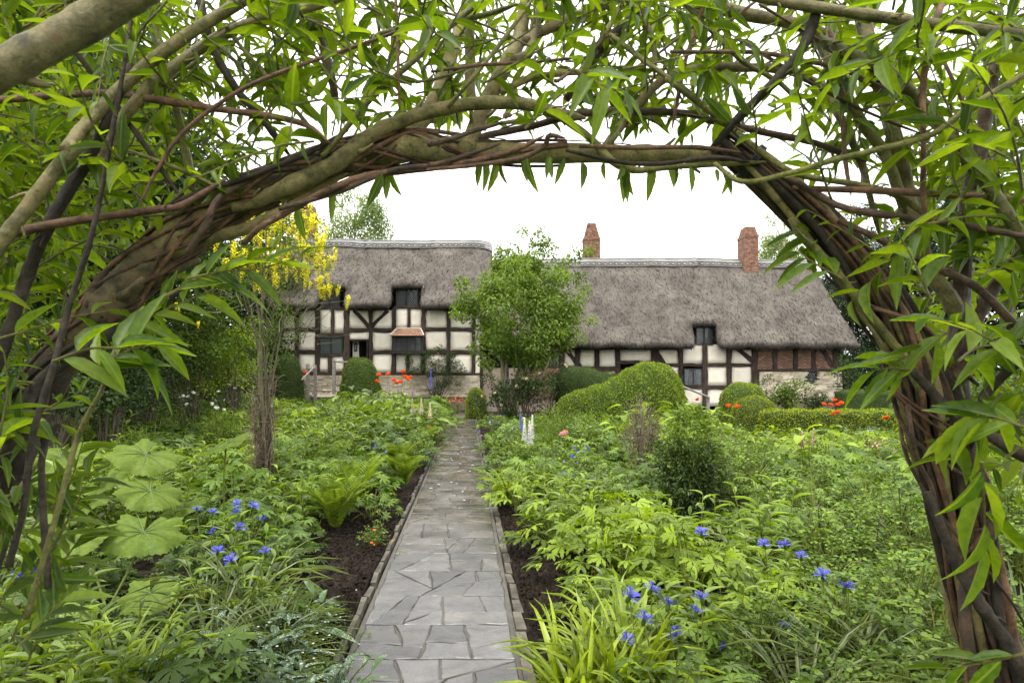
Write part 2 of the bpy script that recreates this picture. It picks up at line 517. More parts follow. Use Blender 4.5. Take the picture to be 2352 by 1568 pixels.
M_brick = surf('old_brick', [(.11, .055, .037), (.185, .10, .068), (.27, .175, .13)], 6, .9, .4, 40, spec=.15, objvar=.32, bdist=.01)
M_brick_d = surf('brick_joint', [(.20, .16, .12), (.3, .25, .19)], 8, .95, .4, 40)
M_tile = surf('clay_tile', [(.17, .085, .05), (.26, .145, .095), (.33, .22, .16)], 7, .85, .4, 40, objvar=.25)
M_lead = surf('window_lead', [(.10, .105, .11), (.2, .205, .21)], 20, .5, .1, 30)
M_frame = surf('dark_window_frame', [(.015, .013, .012), (.035, .03, .027)], 12, .6, .3, 40)
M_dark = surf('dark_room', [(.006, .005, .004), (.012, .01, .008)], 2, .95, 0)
M_curtain = surf('green_curtain', [(.10, .20, .16), (.16, .28, .23), (.25, .36, .30)], 4, .9, .2, 30, stretch=(6, 6, .6))
M_net = surf('pale_curtain', [(.22, .26, .27), (.36, .4, .4)], 4, .9, .2, 30, stretch=(6, 6, .6))
M_grey_wood = surf('weathered_wood', [(.12, .105, .09), (.25, .225, .195), (.33, .30, .265)], 6, .85, .5, 30, stretch=(1, 1, 4))
def glass():
    m, t, out = newmat('old_glass')
    tr = t.nodes.new('ShaderNodeBsdfTransparent'); tr.inputs[0].default_value = (.72, .78, .76, 1)
    gl = t.nodes.new('ShaderNodeBsdfGlossy'); gl.inputs['Roughness'].default_value = .08; gl.inputs[0].default_value = (.8, .85, .9, 1)
    fr = t.nodes.new('ShaderNodeFresnel'); fr.inputs[0].default_value = 1.5
    n = noise(t, 5, 2); bp = t.nodes.new('ShaderNodeBump'); bp.inputs['Strength'].default_value = .35; bp.inputs['Distance'].default_value = .05
    t.links.new(n.outputs['Fac'], bp.inputs['Height']); t.links.new(bp.outputs[0], gl.inputs['Normal'])
    ms = t.nodes.new('ShaderNodeMixShader'); t.links.new(math_n(t, 'ADD', fr.outputs[0], .03), ms.inputs[0]); t.links.new(tr.outputs[0], ms.inputs[1]); t.links.new(gl.outputs[0], ms.inputs[2])
    t.links.new(ms.outputs[0], out.inputs[0]); return m
M_glass = glass()

cot = thing('thatched_cottage', 'long timber framed cottage with cream plaster and grey thatched roof', 'cottage', (0, HY, 0))
CI = Matrix.Translation((0, -HY, 0))
def cpart(name, me, parent=None):
    """part of the cottage; its mesh is written in world coordinates"""
    p = parent or cot
    o = bpy.data.objects.new(name, me); COL.objects.link(o); o.parent = p
    o.matrix_parent_inverse = CI if p is cot else Matrix.Identity(4)
    return o

# dark rooms behind the walls, and the closing walls at the back and the ends
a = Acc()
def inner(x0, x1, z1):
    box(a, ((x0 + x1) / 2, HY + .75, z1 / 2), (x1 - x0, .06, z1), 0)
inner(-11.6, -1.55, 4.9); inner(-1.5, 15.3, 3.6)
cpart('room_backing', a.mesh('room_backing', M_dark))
a = Acc()
box(a, (-6.5, 33.2, 2.4), (10.0, .2, 4.8)); box(a, (-11.5, 30.2, 2.4), (.2, 6.0, 4.8)); box(a, (-1.6, 30.2, 2.4), (.2, 6.0, 4.8))
box(a, (7.0, 34.0, 1.6), (16.6, .2, 3.2)); box(a, (15.35, 30.5, 1.6), (.2, 6.6, 3.2))
V = [(15.3, 27.1, 3.2), (15.3, 34, 3.2), (15.3, 30.6, 7.4)]; a.add(V, [(0, 1, 2)])
V = [(-1.62, 27.1, 4.8), (-1.62, 33.2, 4.8), (-1.62, 30, 8.2)]; a.add(V, [(0, 1, 2)])
cpart('end_wall', a.mesh('end_wall', M_plaster))

def panel(f, u0, v0, u1, v1):
    """one plaster panel, bulging slightly between its timbers"""
    p0, p1 = f(u0, v1), f(u1, v0); n = 5; V, Fc = [], []
    for j in range(n):
        for i in range(n):
            s, t_ = i / (n - 1), j / (n - 1)
            bl = 16 * s * (1 - s) * t_ * (1 - t_)
            V.append((p0[0] + (p1[0] - p0[0]) * s, HY + .03 - .028 * bl + rng.normal() * .003, p0[2] + (p1[2] - p0[2]) * t_))
    Fc = [(j * n + i, j * n + i + 1, (j + 1) * n + i + 1, (j + 1) * n + i) for j in range(n - 1) for i in range(n - 1)]
    b = len(V); edge = [i for i in range(n)] + [j * n + n - 1 for j in range(1, n)] + [n * n - 1 - i for i in range(1, n)] + [(n - 1 - j) * n for j in range(1, n - 1)]
    V += [(V[e][0], HY + .2, V[e][2]) for e in edge]
    m = len(edge)
    Fc += [(edge[(k + 1) % m], edge[k], b + k, b + (k + 1) % m) for k in range(m)]
    a = Acc(); a.add(V, Fc)
    cpart('plaster_panel', a.mesh('plaster_panel', M_plaster, True))

for r in [(60, 690, 190, 785), (80, 800, 190, 945), (80, 960, 190, 1085), (212, 655, 335, 782), (212, 800, 330, 942), (208, 962, 326, 1090),
          (362, 645, 440, 815), (460, 645, 538, 815), (352, 980, 420, 1090), (442, 980, 530, 1090), (560, 655, 706, 782), (560, 800, 706, 862),
          (728, 655, 876, 782), (728, 800, 872, 942), (728, 962, 868, 1098), (898, 640, 982, 782), (998, 640, 1080, 782), (898, 962, 975, 1098), (992, 962, 1075, 1098),
          (1105, 655, 1260, 780), (1100, 802, 1260, 942), (1100, 962, 1258, 1098), (1282, 660, 1440, 782), (1282, 802, 1440, 942), (1282, 962, 1438, 1108), (1458, 700, 1500, 942), (1458, 942, 1500, 1200)]:
    panel(Lc, *r)
for r in [(-60, 900, 150, 965), (175, 950, 250, 1060), (275, 950, 376, 1060), (402, 950, 510, 1060), (175, 1085, 376, 1140), (400, 1085, 510, 1180), (536, 950, 750, 1022), (795, 950, 925, 1045),
          (830, 1060, 925, 1180), (830, 1205, 960, 1300), (950, 915, 1083, 1042), (1112, 915, 1243, 1042), (1112, 1062, 1243, 1185), (1112, 1205, 1243, 1320), (955, 1205, 1083, 1320),
          (1272, 950, 1410, 1042), (1272, 1062, 1408, 1185), (1272, 1205, 1408, 1320), (660, 1020, 790, 1300)]:
    panel(Rc, *r)

def beam(f, u0, v0, u1, v1, w, proud=.055, name='timber'):
    """one hewn oak timber from (u0, v0) to (u1, v1), w wide, wavering along its edges"""
    p, q = f(u0, v0), f(u1, v1); d = q - p; L = np.linalg.norm(d); d = d / L; s = np.array((-d[2], 0, d[0]))
    w = w * (.325 if f is Lc else .35) * HY / FPX / 2
    n = max(2, int(L / .3)); V, Fc = [], []
    fr = HY - proud + rng.uniform(-.007, .007); wob = rng.normal(0, .014, (n + 1, 2)); bow = rng.normal() * .02
    for i in range(n + 1):
        c = p + d * L * i / n + s * bow * math.sin(math.pi * i / n)
        l, r = c - s * (w + wob[i, 0]), c + s * (w + wob[i, 1])
        V += [(l[0], HY + .22, l[2]), (l[0], fr + .012, l[2]), (l[0] + s[0] * .012, fr, l[2] + s[2] * .012), (r[0] - s[0] * .012, fr, r[2] - s[2] * .012), (r[0], fr + .012, r[2]), (r[0], HY + .22, r[2])]
    for i in range(n):
        b = 6 * i
        Fc += [(b + k, b + k + 1, b + k + 7, b + k + 6) for k in range(5)]
    Fc += [(0, 1, 2, 3, 4, 5), tuple(6 * n + k for k in (5, 4, 3, 2, 1, 0))]
    a = Acc(); a.add(V, Fc)
    return cpart(name, a.mesh(name, M_oakh if abs(d[0]) > abs(d[2]) else M_oak))

for (u, v0, v1, w) in [(200, 660, 1095, 24), (345, 640, 1095, 31), (450, 640, 822, 20), (431, 972, 1095, 24), (547, 640, 1100, 36), (717, 640, 1100, 28), (884, 640, 1102, 27), (989, 632, 790, 20), (983, 955, 1102, 17),
                       (1092, 640, 1102, 29), (1270, 640, 1108, 25), (1448, 690, 1115, 22), (1503, 690, 1290, 22), (75, 660, 1095, 26)]:
    beam(Lc, u + 1, v0, u - 2, v1, w, .06)
for (u0, u1, v, w) in [(60, 345, 790, 24), (547, 717, 790, 25), (717, 884, 791, 27), (1092, 1450, 791, 26), (60, 345, 950, 26), (717, 884, 950, 27), (1092, 1500, 951, 27), (60, 547, 1098, 24), (717, 1500, 1106, 24), (345, 547, 826, 24), (345, 547, 974, 14), (345, 540, 638, 16), (884, 1092, 633, 16), (547, 717, 866, 10), (884, 1092, 958, 14)]:
    beam(Lc, u0, v, u1, v + rng.uniform(-3, 3), w, .052)
for b in [(598, 655, 708, 772, 24), (842, 655, 730, 770, 24), (705, 1020, 705, 1100, 34)]:
    beam(Lc, *b[:4], b[4], .046)
for (u, v0, v1, w) in [(160, 900, 1090, 30), (262, 940, 1068, 29), (388, 940, 1068, 29), (522, 940, 1200, 30), (770, 940, 1060, 50), (937, 940, 1200, 29), (1097, 905, 1330, 31), (1257, 940, 1330, 31), (1426, 940, 1300, 40),
                       (1556, 940, 1078, 30), (1689, 940, 1078, 31), (1814, 940, 1078, 31), (1950, 940, 1078, 34), (648, 1020, 1330, 30)]:
    beam(Rc, u, v0, u + 1, v1, w, .06)
for (u0, u1, v, w) in [(-60, 160, 1061, 20), (160, 522, 1073, 31), (840, 1426, 1052, 23), (937, 1257, 1196, 22), (1426, 1965, 1086, 20), (522, 770, 1031, 20), (-60, 160, 962, 12), (937, 1097, 1190, 14)]:
    beam(Rc, u0, v, u1, v, w, .052)
for b in [(165, 930, 280, 1062, 30), (785, 975, 975, 1285, 30), (1308, 940, 1428, 1040, 30), (1865, 940, 1940, 1070, 30)]:
    beam(Rc, *b[:4], b[4], .044)

# windows: frame, glass, lead lattice, and the curtains behind two of them
def window(f, u0, v0, u1, v1, lights=2, curtain=None, Y=HY - .02, name='window', pitch=.105):
    p, q = f(u0, v1, HY), f(u1, v0, HY); w_, h_ = q[0] - p[0], q[2] - p[2]
    fr = Acc(); t_ = .05
    for i in range(lights + 1):
        x = p[0] + w_ * i / lights
        box(fr, (x, Y + .04, (p[2] + q[2]) / 2), (t_, .09, h_ + .04))
    for z in (p[2], q[2]): box(fr, (p[0] + w_ / 2, Y + .043, z), (w_ + .05, .08, t_))
    wo_ = cpart(name, fr.mesh(name, M_frame))
    for i in range(lights):
        x0, x1 = p[0] + w_ * i / lights + .02, p[0] + w_ * (i + 1) / lights - .02
        g = Acc(); tl = rng.normal() * .012
        g.add([(x0, Y + .05, p[2]), (x1, Y + .05 + tl, p[2]), (x1, Y + .052 + tl, q[2]), (x0, Y + .052, q[2])], [(0, 1, 2, 3)])
        cpart('pane', g.mesh('pane', M_glass), wo_)
        ld = Acc(); ph = pitch * 1.35
        def seg(xa, za, xb, zb):
            d = np.array((xb - xa, 0, zb - za)); L = np.linalg.norm(d)
            if L < .02: return
            s = np.array((-d[2], 0, d[0])) / L * .0065
            A, B = np.array((xa, Y + .036, za)), np.array((xb, Y + .036, zb))
            ld.add([A - s, A + s, B + s, B - s, A - s + (0, .012, 0), A + s + (0, .012, 0), B + s + (0, .012, 0), B - s + (0, .012, 0)], [(0, 3, 2, 1), (0, 1, 5, 4), (2, 3, 7, 6), (1, 2, 6, 5), (0, 4, 7, 3)])
        k = -int(h_ / ph) - 2
        while x0 + k * pitch < x1:
            xs_ = x0 + k * pitch
            for sg in (1, -1):
                xa, xb = (xs_, xs_ + h_ * pitch / ph) if sg > 0 else (xs_ + h_ * pitch / ph, xs_)
                za, zb = p[2], q[2]
                def cut(xa, za, xb, zb):
                    if abs(xb - xa) < 1e-6: return None
                    ts = sorted([(x0 - xa) / (xb - xa), (x1 - xa) / (xb - xa)]); t0, t1 = max(0, ts[0]), min(1, ts[1])
                    return None if t0 >= t1 else (xa + (xb - xa) * t0, za + (zb - za) * t0, xa + (xb - xa) * t1, za + (zb - za) * t1)
                c = cut(xa, za, xb, zb)
                if c: seg(*c)
            k += 1
        if ld.V: cpart('lead_lattice', ld.mesh('lead_lattice', M_lead), wo_)
    if curtain:
        c = Acc(); n = 40; mode, mt = curtain
        for (ca, cb) in ([(0, 1)] if mode == 'full' else [(0, .3), (.7, 1)]):
            V = []
            for i in range(n):
                s = ca + (cb - ca) * i / (n - 1); x = p[0] + w_ * s
                y_ = Y + .13 + .018 * math.sin(i * 1.9)
                xb = x if mode == 'full' else p[0] + w_ * (s + (.1 if ca < .5 else -.1) * (-1))
                V += [(xb, y_, p[2] - .02), (x, y_, q[2])]
            c.add(V, [(2 * i, 2 * i + 2, 2 * i + 3, 2 * i + 1) for i in range(n - 1)])
        cpart('curtain', c.mesh('curtain', mt, True), wo_)
    return wo_
window(Lc, 360, 846, 520, 964, 2, ('full', M_curtain))
window(Lc, 368, 530, 500, 632, 2); window(Lc, 903, 508, 1053, 624, 2)
window(Rc, -10, 972, 142, 1048, 3); window(Rc, -150, 985, -60, 1050, 2)
window(Rc, 962, 1076, 1082, 1182, 2, ('pair', M_net)); window(Rc, 1042, 806, 1148, 916, 2)
window(Rc, 1768, 1094, 1830, 1176, 1)

# oriel window with its own tiled roof
ow = window(Lc, 902, 842, 1084, 946, 4, Y=HY - .32)
tag(ow, 'projecting oriel window under a small tiled roof')
fr = Acc(); p, q = Lc(890, 955), Lc(1096, 836)
for x in (p[0] + .02, q[0] - .02): box(fr, (x, HY - .16, (p[2] + q[2]) / 2), (.07, .34, q[2] - p[2]))
box(fr, ((p[0] + q[0]) / 2, HY - .17, p[2] - .02), (q[0] - p[0] + .14, .42, .06)); box(fr, ((p[0] + q[0]) / 2, HY - .17, q[2] + .0), (q[0] - p[0] + .1, .4, .06))
cpart('casing', fr.mesh('casing', M_frame), ow)
orf = Acc(); A0, A1 = Lc(872, 838), Lc(1106, 838); B0, B1 = Lc(905, 787), Lc(1075, 787)
y0, y1 = HY - .46, HY - .02
orf.add([(A0[0], y0, A0[2]), (A1[0], y0, A1[2]), (A1[0], y1, A1[2]), (A0[0], y1, A0[2]), (B0[0], y1, B0[2]), (B1[0], y1, B1[2])], [(0, 1, 5, 4), (0, 4, 3), (1, 2, 5), (0, 3, 2, 1)])
oro = cpart('oriel_roof', orf.mesh('oriel_roof', M_tile))
ta = Acc(); box(ta, (0, 0, 0), (.158, .19, .018), jit=.006); tmesh = ta.mesh('roof_tile', M_tile)
tilt = math.atan2(B0[2] - A0[2], y1 - y0)
for r in range(4):
    s = (r + .35) / 4.1; xa, xb = A0[0] + (B0[0] - A0[0]) * s, A1[0] + (B1[0] - A1[0]) * s; n = int((xb - xa) / .16)
    for i in range(n):
        o = cpart('roof_tile', tmesh, oro)
        o.location = (xa + (xb - xa) * (i + .5) / n, y0 + (y1 - y0) * s - .012, A0[2] + (B0[2] - A0[2]) * s + .022 + rng.normal() * .004); o.rotation_euler = (tilt - .08, rng.normal() * .02, rng.normal() * .03)
hp = Acc(); M_hip = surf('mortar_hip', [(.5, .42, .34), (.62, .54, .45)], 8, .9, .3)
for P0, P1 in ((A0, B0), (A1, B1)):
    tube(hp, [(P0[0], y0 - .01, P0[2] + .03), (P1[0], y1 - .03, P1[2] + .03)], .03, 6)
tube(hp, [(B0[0], y1 - .03, B0[2] + .03), (B1[0], y1 - .03, B1[2] + .03)], .03, 6)
cpart('hip_mortar', hp.mesh('hip_mortar', M_hip), oro)

# open front door: frame, leaf swung inwards, white passage wall with a picture
da = Acc(); p, q = Lc(572, 1102), Lc(694, 864)
box(da, (p[0] - .02, HY - .01, (p[2] + q[2]) / 2), (.05, .1, q[2] - p[2])); box(da, (q[0] + .02, HY - .01, (p[2] + q[2]) / 2), (.05, .1, q[2] - p[2])); box(da, ((p[0] + q[0]) / 2, HY - .012, q[2] + .0), (q[0] - p[0], .09, .05))
dr = cpart('door', da.mesh('door', M_oak)); tag(dr, 'open front door with dark passage behind')
da = Acc(); box(da, (q[0] - .03, HY + .42, (p[2] + q[2]) / 2), (.05, .6, q[2] - p[2])); cpart('door_leaf', da.mesh('door_leaf', M_oak), dr)
da = Acc(); box(da, (p[0] + .14, HY + .55, (p[2] + q[2]) / 2), (.3, .03, q[2] - p[2])); cpart('passage_wall', da.mesh('passage_wall', M_plaster), dr)
da = Acc(); c = Lc(590, 912); box(da, (c[0] + .02, HY + .51, c[2]), (.15, .03, .4)); cpart('picture_frame', da.mesh('picture_frame', M_frame), dr)
da = Acc(); box(da, (c[0] + .02, HY + .49, c[2]), (.08, .012, .27)); cpart('picture', da.mesh('picture', M_net), dr)

# masonry: single stones and bricks; past 300 of each the rest is one part
count = {'stone': 0, 'brick': 0}
rest = {'stone': Acc(), 'brick': Acc()}
kinds = {}
for nm, sz_, mt, j in (('stone', (.26, .12, .085), M_stone, .022), ('brick', (.215, .1, .062), M_brick, .009)):
    kinds[nm] = []
    for k in range(8):
        a = Acc(); box(a, (0, 0, 0), sz_, jit=j, rnd=rng.random()); kinds[nm].append((a.mesh(nm, mt), sz_))
def piece(nm, c, s, parent, rz=0):
    me, sz_ = kinds[nm][rng.integers(8)]
    if count[nm] < 300:
        count[nm] += 1
        o = cpart(nm, me, parent); o.location = c; o.scale = [x / y for x, y in zip(s, sz_)]; o.rotation_euler = (0, 0, rz)
        if parent is cot: o.matrix_parent_inverse = CI
    else:
        R = np.array(((math.cos(rz), -math.sin(rz), 0), (math.sin(rz), math.cos(rz), 0), (0, 0, 1)))
        box(rest[nm], c, s, 0, rng.random(), .012, R)
def masonry(nm, x0, x1, z0, z1, Y, parent, lw, hh, hole=None, amp=.02):
    z = z0; r = 0
    while z < z1 - .02:
        h = min(hh * rng.uniform(.75, 1.25) if nm == 'stone' else hh, z1 - z)
        x = x0 - (rng.random() * lw if nm == 'stone' else (lw / 2 if r % 2 else 0))
        while x < x1:
            l = lw * rng.uniform(.55, 1.5) if nm == 'stone' else lw
            a_, b_ = max(x, x0), min(x + l, x1)
            if b_ - a_ > .04 and not (hole and hole[0] < (a_ + b_) / 2 < hole[1] and hole[2] < z + h / 2 < hole[3]):
                piece(nm, ((a_ + b_) / 2, Y + rng.normal() * amp * .5, z + h / 2), (b_ - a_ - .012, .12, h - .012), parent)
            x += l
        z += h; r += 1
def backing(x0, x1, z0, z1, Y, mt, parent=None, nm='mortar'):
    a = Acc(); box(a, ((x0 + x1) / 2, Y + .1, (z0 + z1) / 2), (x1 - x0, .16, z1 - z0)); return cpart(nm, a.mesh(nm, mt), parent)

p, q = Rc(1450, 1330), Rc(1992, 1094)
hl = (Rc(1762, 1180)[0], Rc(1834, 1180)[0], Rc(1762, 1180)[2], Rc(1762, 1090)[2])
sw = backing(p[0], hl[0], .0, q[2], HY - .05, M_joint, nm='stone_wall')
backing(hl[1], q[0], .0, q[2], HY - .05, M_joint, sw); backing(hl[0], hl[1], .0, hl[2], HY - .05, M_joint, sw)
masonry('stone', p[0], q[0], .55, q[2], HY - .05, sw, .29, .092, hl)
p, q = Lc(215, 1300), Lc(1494, 1114)
pl = backing(-11.6, q[0], 0, q[2], HY - .06, M_joint, nm='stone_plinth')
masonry('stone', p[0], q[0], .75, q[2], HY - .06, pl, .34, .1)
p, q = Rc(1440, 1080), Rc(1965, 930)
nb = backing(p[0], q[0], p[2], q[2], HY + .05, M_brick_d, nm='brick_nogging')
masonry('brick', p[0], q[0], p[2], q[2], HY + .05, nb, .225, .074, amp=.006)
p, q = Rc(-250, 1330), Rc(150, 1070)
nb2 = backing(-1.45, q[0], 0, q[2], HY + .02, M_brick_d, nm='brick_panel')

# chimneys
def chimney(cx, cy, w, d, z0, z1, zc, topw, parent_label):
    """brick stack with an oversailing course at zc and a stepped, tapering head up to z1"""
    a = Acc(); box(a, (cx, cy, (z0 + zc) / 2), (w - .03, d - .03, zc - z0)); 
    P = []
    for (ww, z) in ((w - .03, zc), (topw - .03, z1)):
        P += [(cx - ww / 2, cy - d / 2 * ww / w, z), (cx + ww / 2, cy - d / 2 * ww / w, z), (cx + ww / 2, cy + d / 2 * ww / w, z), (cx - ww / 2, cy + d / 2 * ww / w, z)]
    a.add(P, [(0, 1, 5, 4), (1, 2, 6, 5), (2, 3, 7, 6), (3, 0, 4, 7), (4, 5, 6, 7)])
    ch = cpart('chimney', a.mesh('chimney', M_brick_d)); tag(ch, parent_label)
    z = z0; r = 0
    while z < z1 - .03:
        f = 1.0 if z < zc else 1 - (1 - topw / w) * (z - zc) / (z1 - zc)
        if zc - .02 < z < zc + .075: f = 1.06
        ww, dd = w * f, d * f
        n = max(2, round(ww / .225)); off = .5 if r % 2 else 0
        for i in range(n + (1 if off else 0)):
            a0, a1 = max(0, (i - off) / n), min(1, (i + 1 - off) / n)
            if a1 - a0 > .08: piece('brick', (cx - ww / 2 + ww * (a0 + a1) / 2, cy - dd / 2, z + .036), (ww * (a1 - a0) - .01, .1, .064), ch)
        m = max(2, round(dd / .225))
        for i in range(m):
            for sx in (-1, 1):
                piece('brick', (cx + sx * (ww / 2 - .05), cy - dd / 2 + .06 + (dd - .06) * (i + .5) / m, z + .036), (dd / m - .012, .1, .064), ch, math.pi / 2)
        z += .074; r += 1
    return ch
cA, cB, cC = Rc(357, 380, 31.0), Rc(1405, 420, 29.6), W(704, 575, 30.6)
chimney(cB[0], 30.1, .74, .85, 6.9, Rc(0, 142, 29.7)[2], Rc(0, 215, 29.7)[2], .5, 'stout brick chimney with stepped head at the gable end')
chimney(cA[0], 31.3, .88, .7, 7.0, Rc(0, 122, 31)[2], Rc(0, 232, 31)[2], .44, 'tapering brick chimney behind the ridge of the low roof')
chimney(cC[0], 30.9, .8, .7, 8.0, W(0, 470, 30.6)[2], W(0, 500, 30.6)[2], .6, 'brick chimney half hidden behind the yellow blossom')
p, q = Rc(-250, 1330), Rc(150, 1070)
masonry('brick', p[0] + .9, q[0], .7, q[2], HY + .02, nb2, .225, .074, amp=.006)
for nm, mt in (('stone', M_stone), ('brick', M_brick)):
    if rest[nm].V:
        tag(cpart('remaining_' + nm, rest[nm].mesh('remaining_' + nm, mt)), kind='stuff')

# thatch
def thatch_mat(name, cols, st, bump=.9):
    m, t, out = newmat(name)
    b = t.nodes.new('ShaderNodeBsdfPrincipled'); b.inputs['Roughness'].default_value = .95; b.inputs['Specular IOR Level'].default_value = .1
    n1 = noise(t, 1.3, 5, .65, stretch=(1, .8, .8)); n2 = noise(t, 14, 6, .72, stretch=st); n3 = noise(t, 30, 4, .7, stretch=st)
    fac = math_n(t, 'ADD', math_n(t, 'MULTIPLY', n1.outputs['Fac'], .45), math_n(t, 'ADD', math_n(t, 'MULTIPLY', n2.outputs['Fac'], .5), math_n(t, 'MULTIPLY', n3.outputs['Fac'], .35)))
    r = ramp(t, cols, [.46, .58, .68, .82]); t.links.new(fac, r.inputs[0])
    at = t.nodes.new('ShaderNodeAttribute'); at.attribute_name = 'rnd'
    t.links.new(r.outputs[0], b.inputs['Base Color'])
    bp = t.nodes.new('ShaderNodeBump'); bp.inputs['Strength'].default_value = bump; bp.inputs['Distance'].default_value = .06
    t.links.new(math_n(t, 'ADD', n2.outputs['Fac'], math_n(t, 'MULTIPLY', n3.outputs['Fac'], .6)), bp.inputs['Height']); t.links.new(bp.outputs[0], b.inputs['Normal'])
    t.links.new(b.outputs[0], out.inputs[0]); return m
M_thatch = thatch_mat('grey_thatch', [(.030, .026, .023), (.070, .061, .053), (.108, .096, .084), (.18, .162, .138)], (2.0, 1, .7), .35)
M_ridge = thatch_mat('ridge_thatch', [(.10, .097, .092), (.16, .155, .15), (.22, .213, .205), (.28, .272, .26)], (1.5, 1, 1), .5)
M_straw = leafmat('straw', [(.065, .058, .05), (.095, .085, .074), (.13, .116, .10), (.24, .212, .172)], .05, .9, .1, (.6, .5, .4), objvar=0)
M_spar = surf('hazel_spar', [(.03, .027, .024), (.08, .07, .06)], 20, .9, .2)

def smoothstep(x): 
    x = np.clip(x, 0, 1); return x * x * (3 - 2 * x)

def roof(name, x0, x1, eY, eZ, rY, rZ, dormers, lifts, side, back, seed):
    """thatch over one wing: lip at the eave, eyebrow openings over the dormer windows, rounded ridge"""
    A = math.atan2(rZ - eZ, rY - eY); d = np.array((0, math.cos(A), math.sin(A))); n = np.array((0, -math.sin(A), math.cos(A)))
    Ls = math.hypot(rZ - eZ, rY - eY); T = .36
    xs = np.unique(np.round(np.concatenate([np.arange(x0, x1, .16), [x1]] + [np.arange(c - h - .5, c + h + .5, .03) for c, h, *_ in dormers]), 3)); xs = xs[(xs >= x0) & (xs <= x1)]
    t0 = np.zeros_like(xs); hood = np.zeros_like(xs); pin = np.zeros_like(xs)
    for c, h, lift, hd, pz in dormers:
        e = smoothstep((h + .24 - np.abs(xs - c)) / .48); arch_ = np.sqrt(np.clip(1 - (np.abs(xs - c) / (h * 1.5)) ** 2, .0, 1))
        t0 = np.maximum(t0, e * lift * (.82 + .18 * arch_)); hood += hd * smoothstep((h + .1 - np.abs(xs - c)) / .35)
        ax_ = np.abs(xs - c); g = np.where(ax_ > h, np.exp(-((ax_ - h) / .45) ** 2), ax_ / h); pin += -np.sign(xs - c) * g * pz
    for (xa, xb, lift) in lifts: t0 = np.maximum(t0, lift * smoothstep((xs - xa) / .5) * smoothstep((xb - xs) / .5))
    E = np.array((0, eY, eZ)); rows = []
    r_ = np.random.default_rng(seed); ph = r_.random(8) * 6.28
    def und(x, t):
        return .045 * np.sin(.9 * x + ph[0] + t) + .03 * np.sin(2.1 * x + ph[1] - 1.7 * t) + .025 * np.sin(3.7 * x + 2.3 * t + ph[2]) + .012 * np.sin(9 * x + ph[3] + 3 * t)
    th = np.linspace(0, math.pi, 8); tt = np.concatenate([np.linspace(0, 1, 15)[1:] ** 1.15])
    maxl = max([q[2] for q in dormers] + [.01])
    for i, x in enumerate(xs):
        C = E + d * (t0[i] + .2) + n * T / 2; col = []
        col.append(C + d * .95 - n * T * .5)
        for a_ in th: col.append(C + (T / 2) * (-n * math.cos(a_) - d * 1.1 * math.sin(a_)))
        S = C + n * T / 2; L_ = Ls - t0[i] - .2
        for s in tt: col.append(S + d * L_ * s + n * (und(x, s * L_) * smoothstep(np.array(s * 4)) * (1 - .6 * s)))
        col = np.array(col)
        along = (col - E) @ d
        w = np.exp(-(np.clip(along - t0[i], 0, None) / .75) ** 1.5)
        col = col + np.array((0, -.42, .06))[None] * (hood[i] * w * (t0[i] > .3))[:, None]
        low = np.clip(1 - along / max(maxl, .3), 0, 1)
        cx_ = np.full(len(col), x) + pin[i] * low ** .8
        ov = .12 * math.sin(.45 * x + ph[4]) + .03 * math.sin(2.2 * x + ph[5])
        col[:, 2] += ov * .35 * np.clip(along / Ls, 0, 1) + .03 * np.sin(3.1 * x + ph[6]) * np.clip(1 - along, 0, 1)
        top = col[-1].copy()
        for k in (1, 2): col = np.vstack([col, top + np.array((0, .10 * k, .06 * (1 if k == 1 else 0)))])
        for s in np.linspace(0, 1, 5)[1:]: col = np.vstack([col, top + np.array((0, .2 + (rY - eY) * s, -(rZ - eZ) * s))])
        col[:, 0] = np.concatenate([cx_, np.full(len(col) - len(cx_), x)])
        rows.append(col)
    R = np.array(rows); m, k = R.shape[:2]
    # soften the two gable ends so that the thatch turns over the edge
    for e in range(6):
        f = (1 - e / 6) ** 2 * .22
        for idx in (e, m - 1 - e): R[idx, 8:, 2] -= f
    a = Acc(); a.add(R.reshape(-1, 3), [(i * k + j, (i + 1) * k + j, (i + 1) * k + j + 1, i * k + j + 1) for i in range(m - 1) for j in range(k - 1)] + [tuple(range(k - 1, -1, -1)), tuple((m - 1) * k + j for j in range(k))])
    ro = cpart(name, a.mesh(name, M_thatch, True))
    # loose straw lying on the slope and hanging at the eave
    N = int((x1 - x0) * 520); sr = Acc()
    ii = r_.integers(0, m - 1, N * 3); xs_w = np.diff(xs); keep = r_.random(N * 3) < xs_w[ii] / .16; ii = ii[keep][:N]; N = len(ii)
    jj = r_.integers(3, k - 8, N); fx, fy = r_.random(N), r_.random(N)
    Pp = lambda q, w_: R[ii + q, jj + w_]
    pos = (Pp(0, 0) * (1 - fx)[:, None] + Pp(1, 0) * fx[:, None]) * (1 - fy)[:, None] + (Pp(0, 1) * (1 - fx)[:, None] + Pp(1, 1) * fx[:, None]) * fy[:, None]
    dn = norm(Pp(0, 0) - Pp(0, 1)); nn = norm(np.cross(Pp(1, 0) - Pp(0, 0), Pp(0, 1) - Pp(0, 0)))
    dd = norm(dn + np.stack([r_.normal(0, .28, N), r_.normal(0, .1, N), r_.normal(0, .1, N)], 1) + nn * r_.uniform(.0, .03, N)[:, None])
    sr.batch(place(DIAMOND, pos + nn * .012, dd, nn, r_.uniform(.10, .30, N), r_.uniform(.004, .009, N)), DIAMOND[1], 0, r_.random(N) ** .9)
    tag(cpart('loose_straw', sr.mesh('loose_straw', M_straw), ro), kind='stuff')
    # ridge block and hazel spars
    rb = Acc(); rr = []
    deep = .62
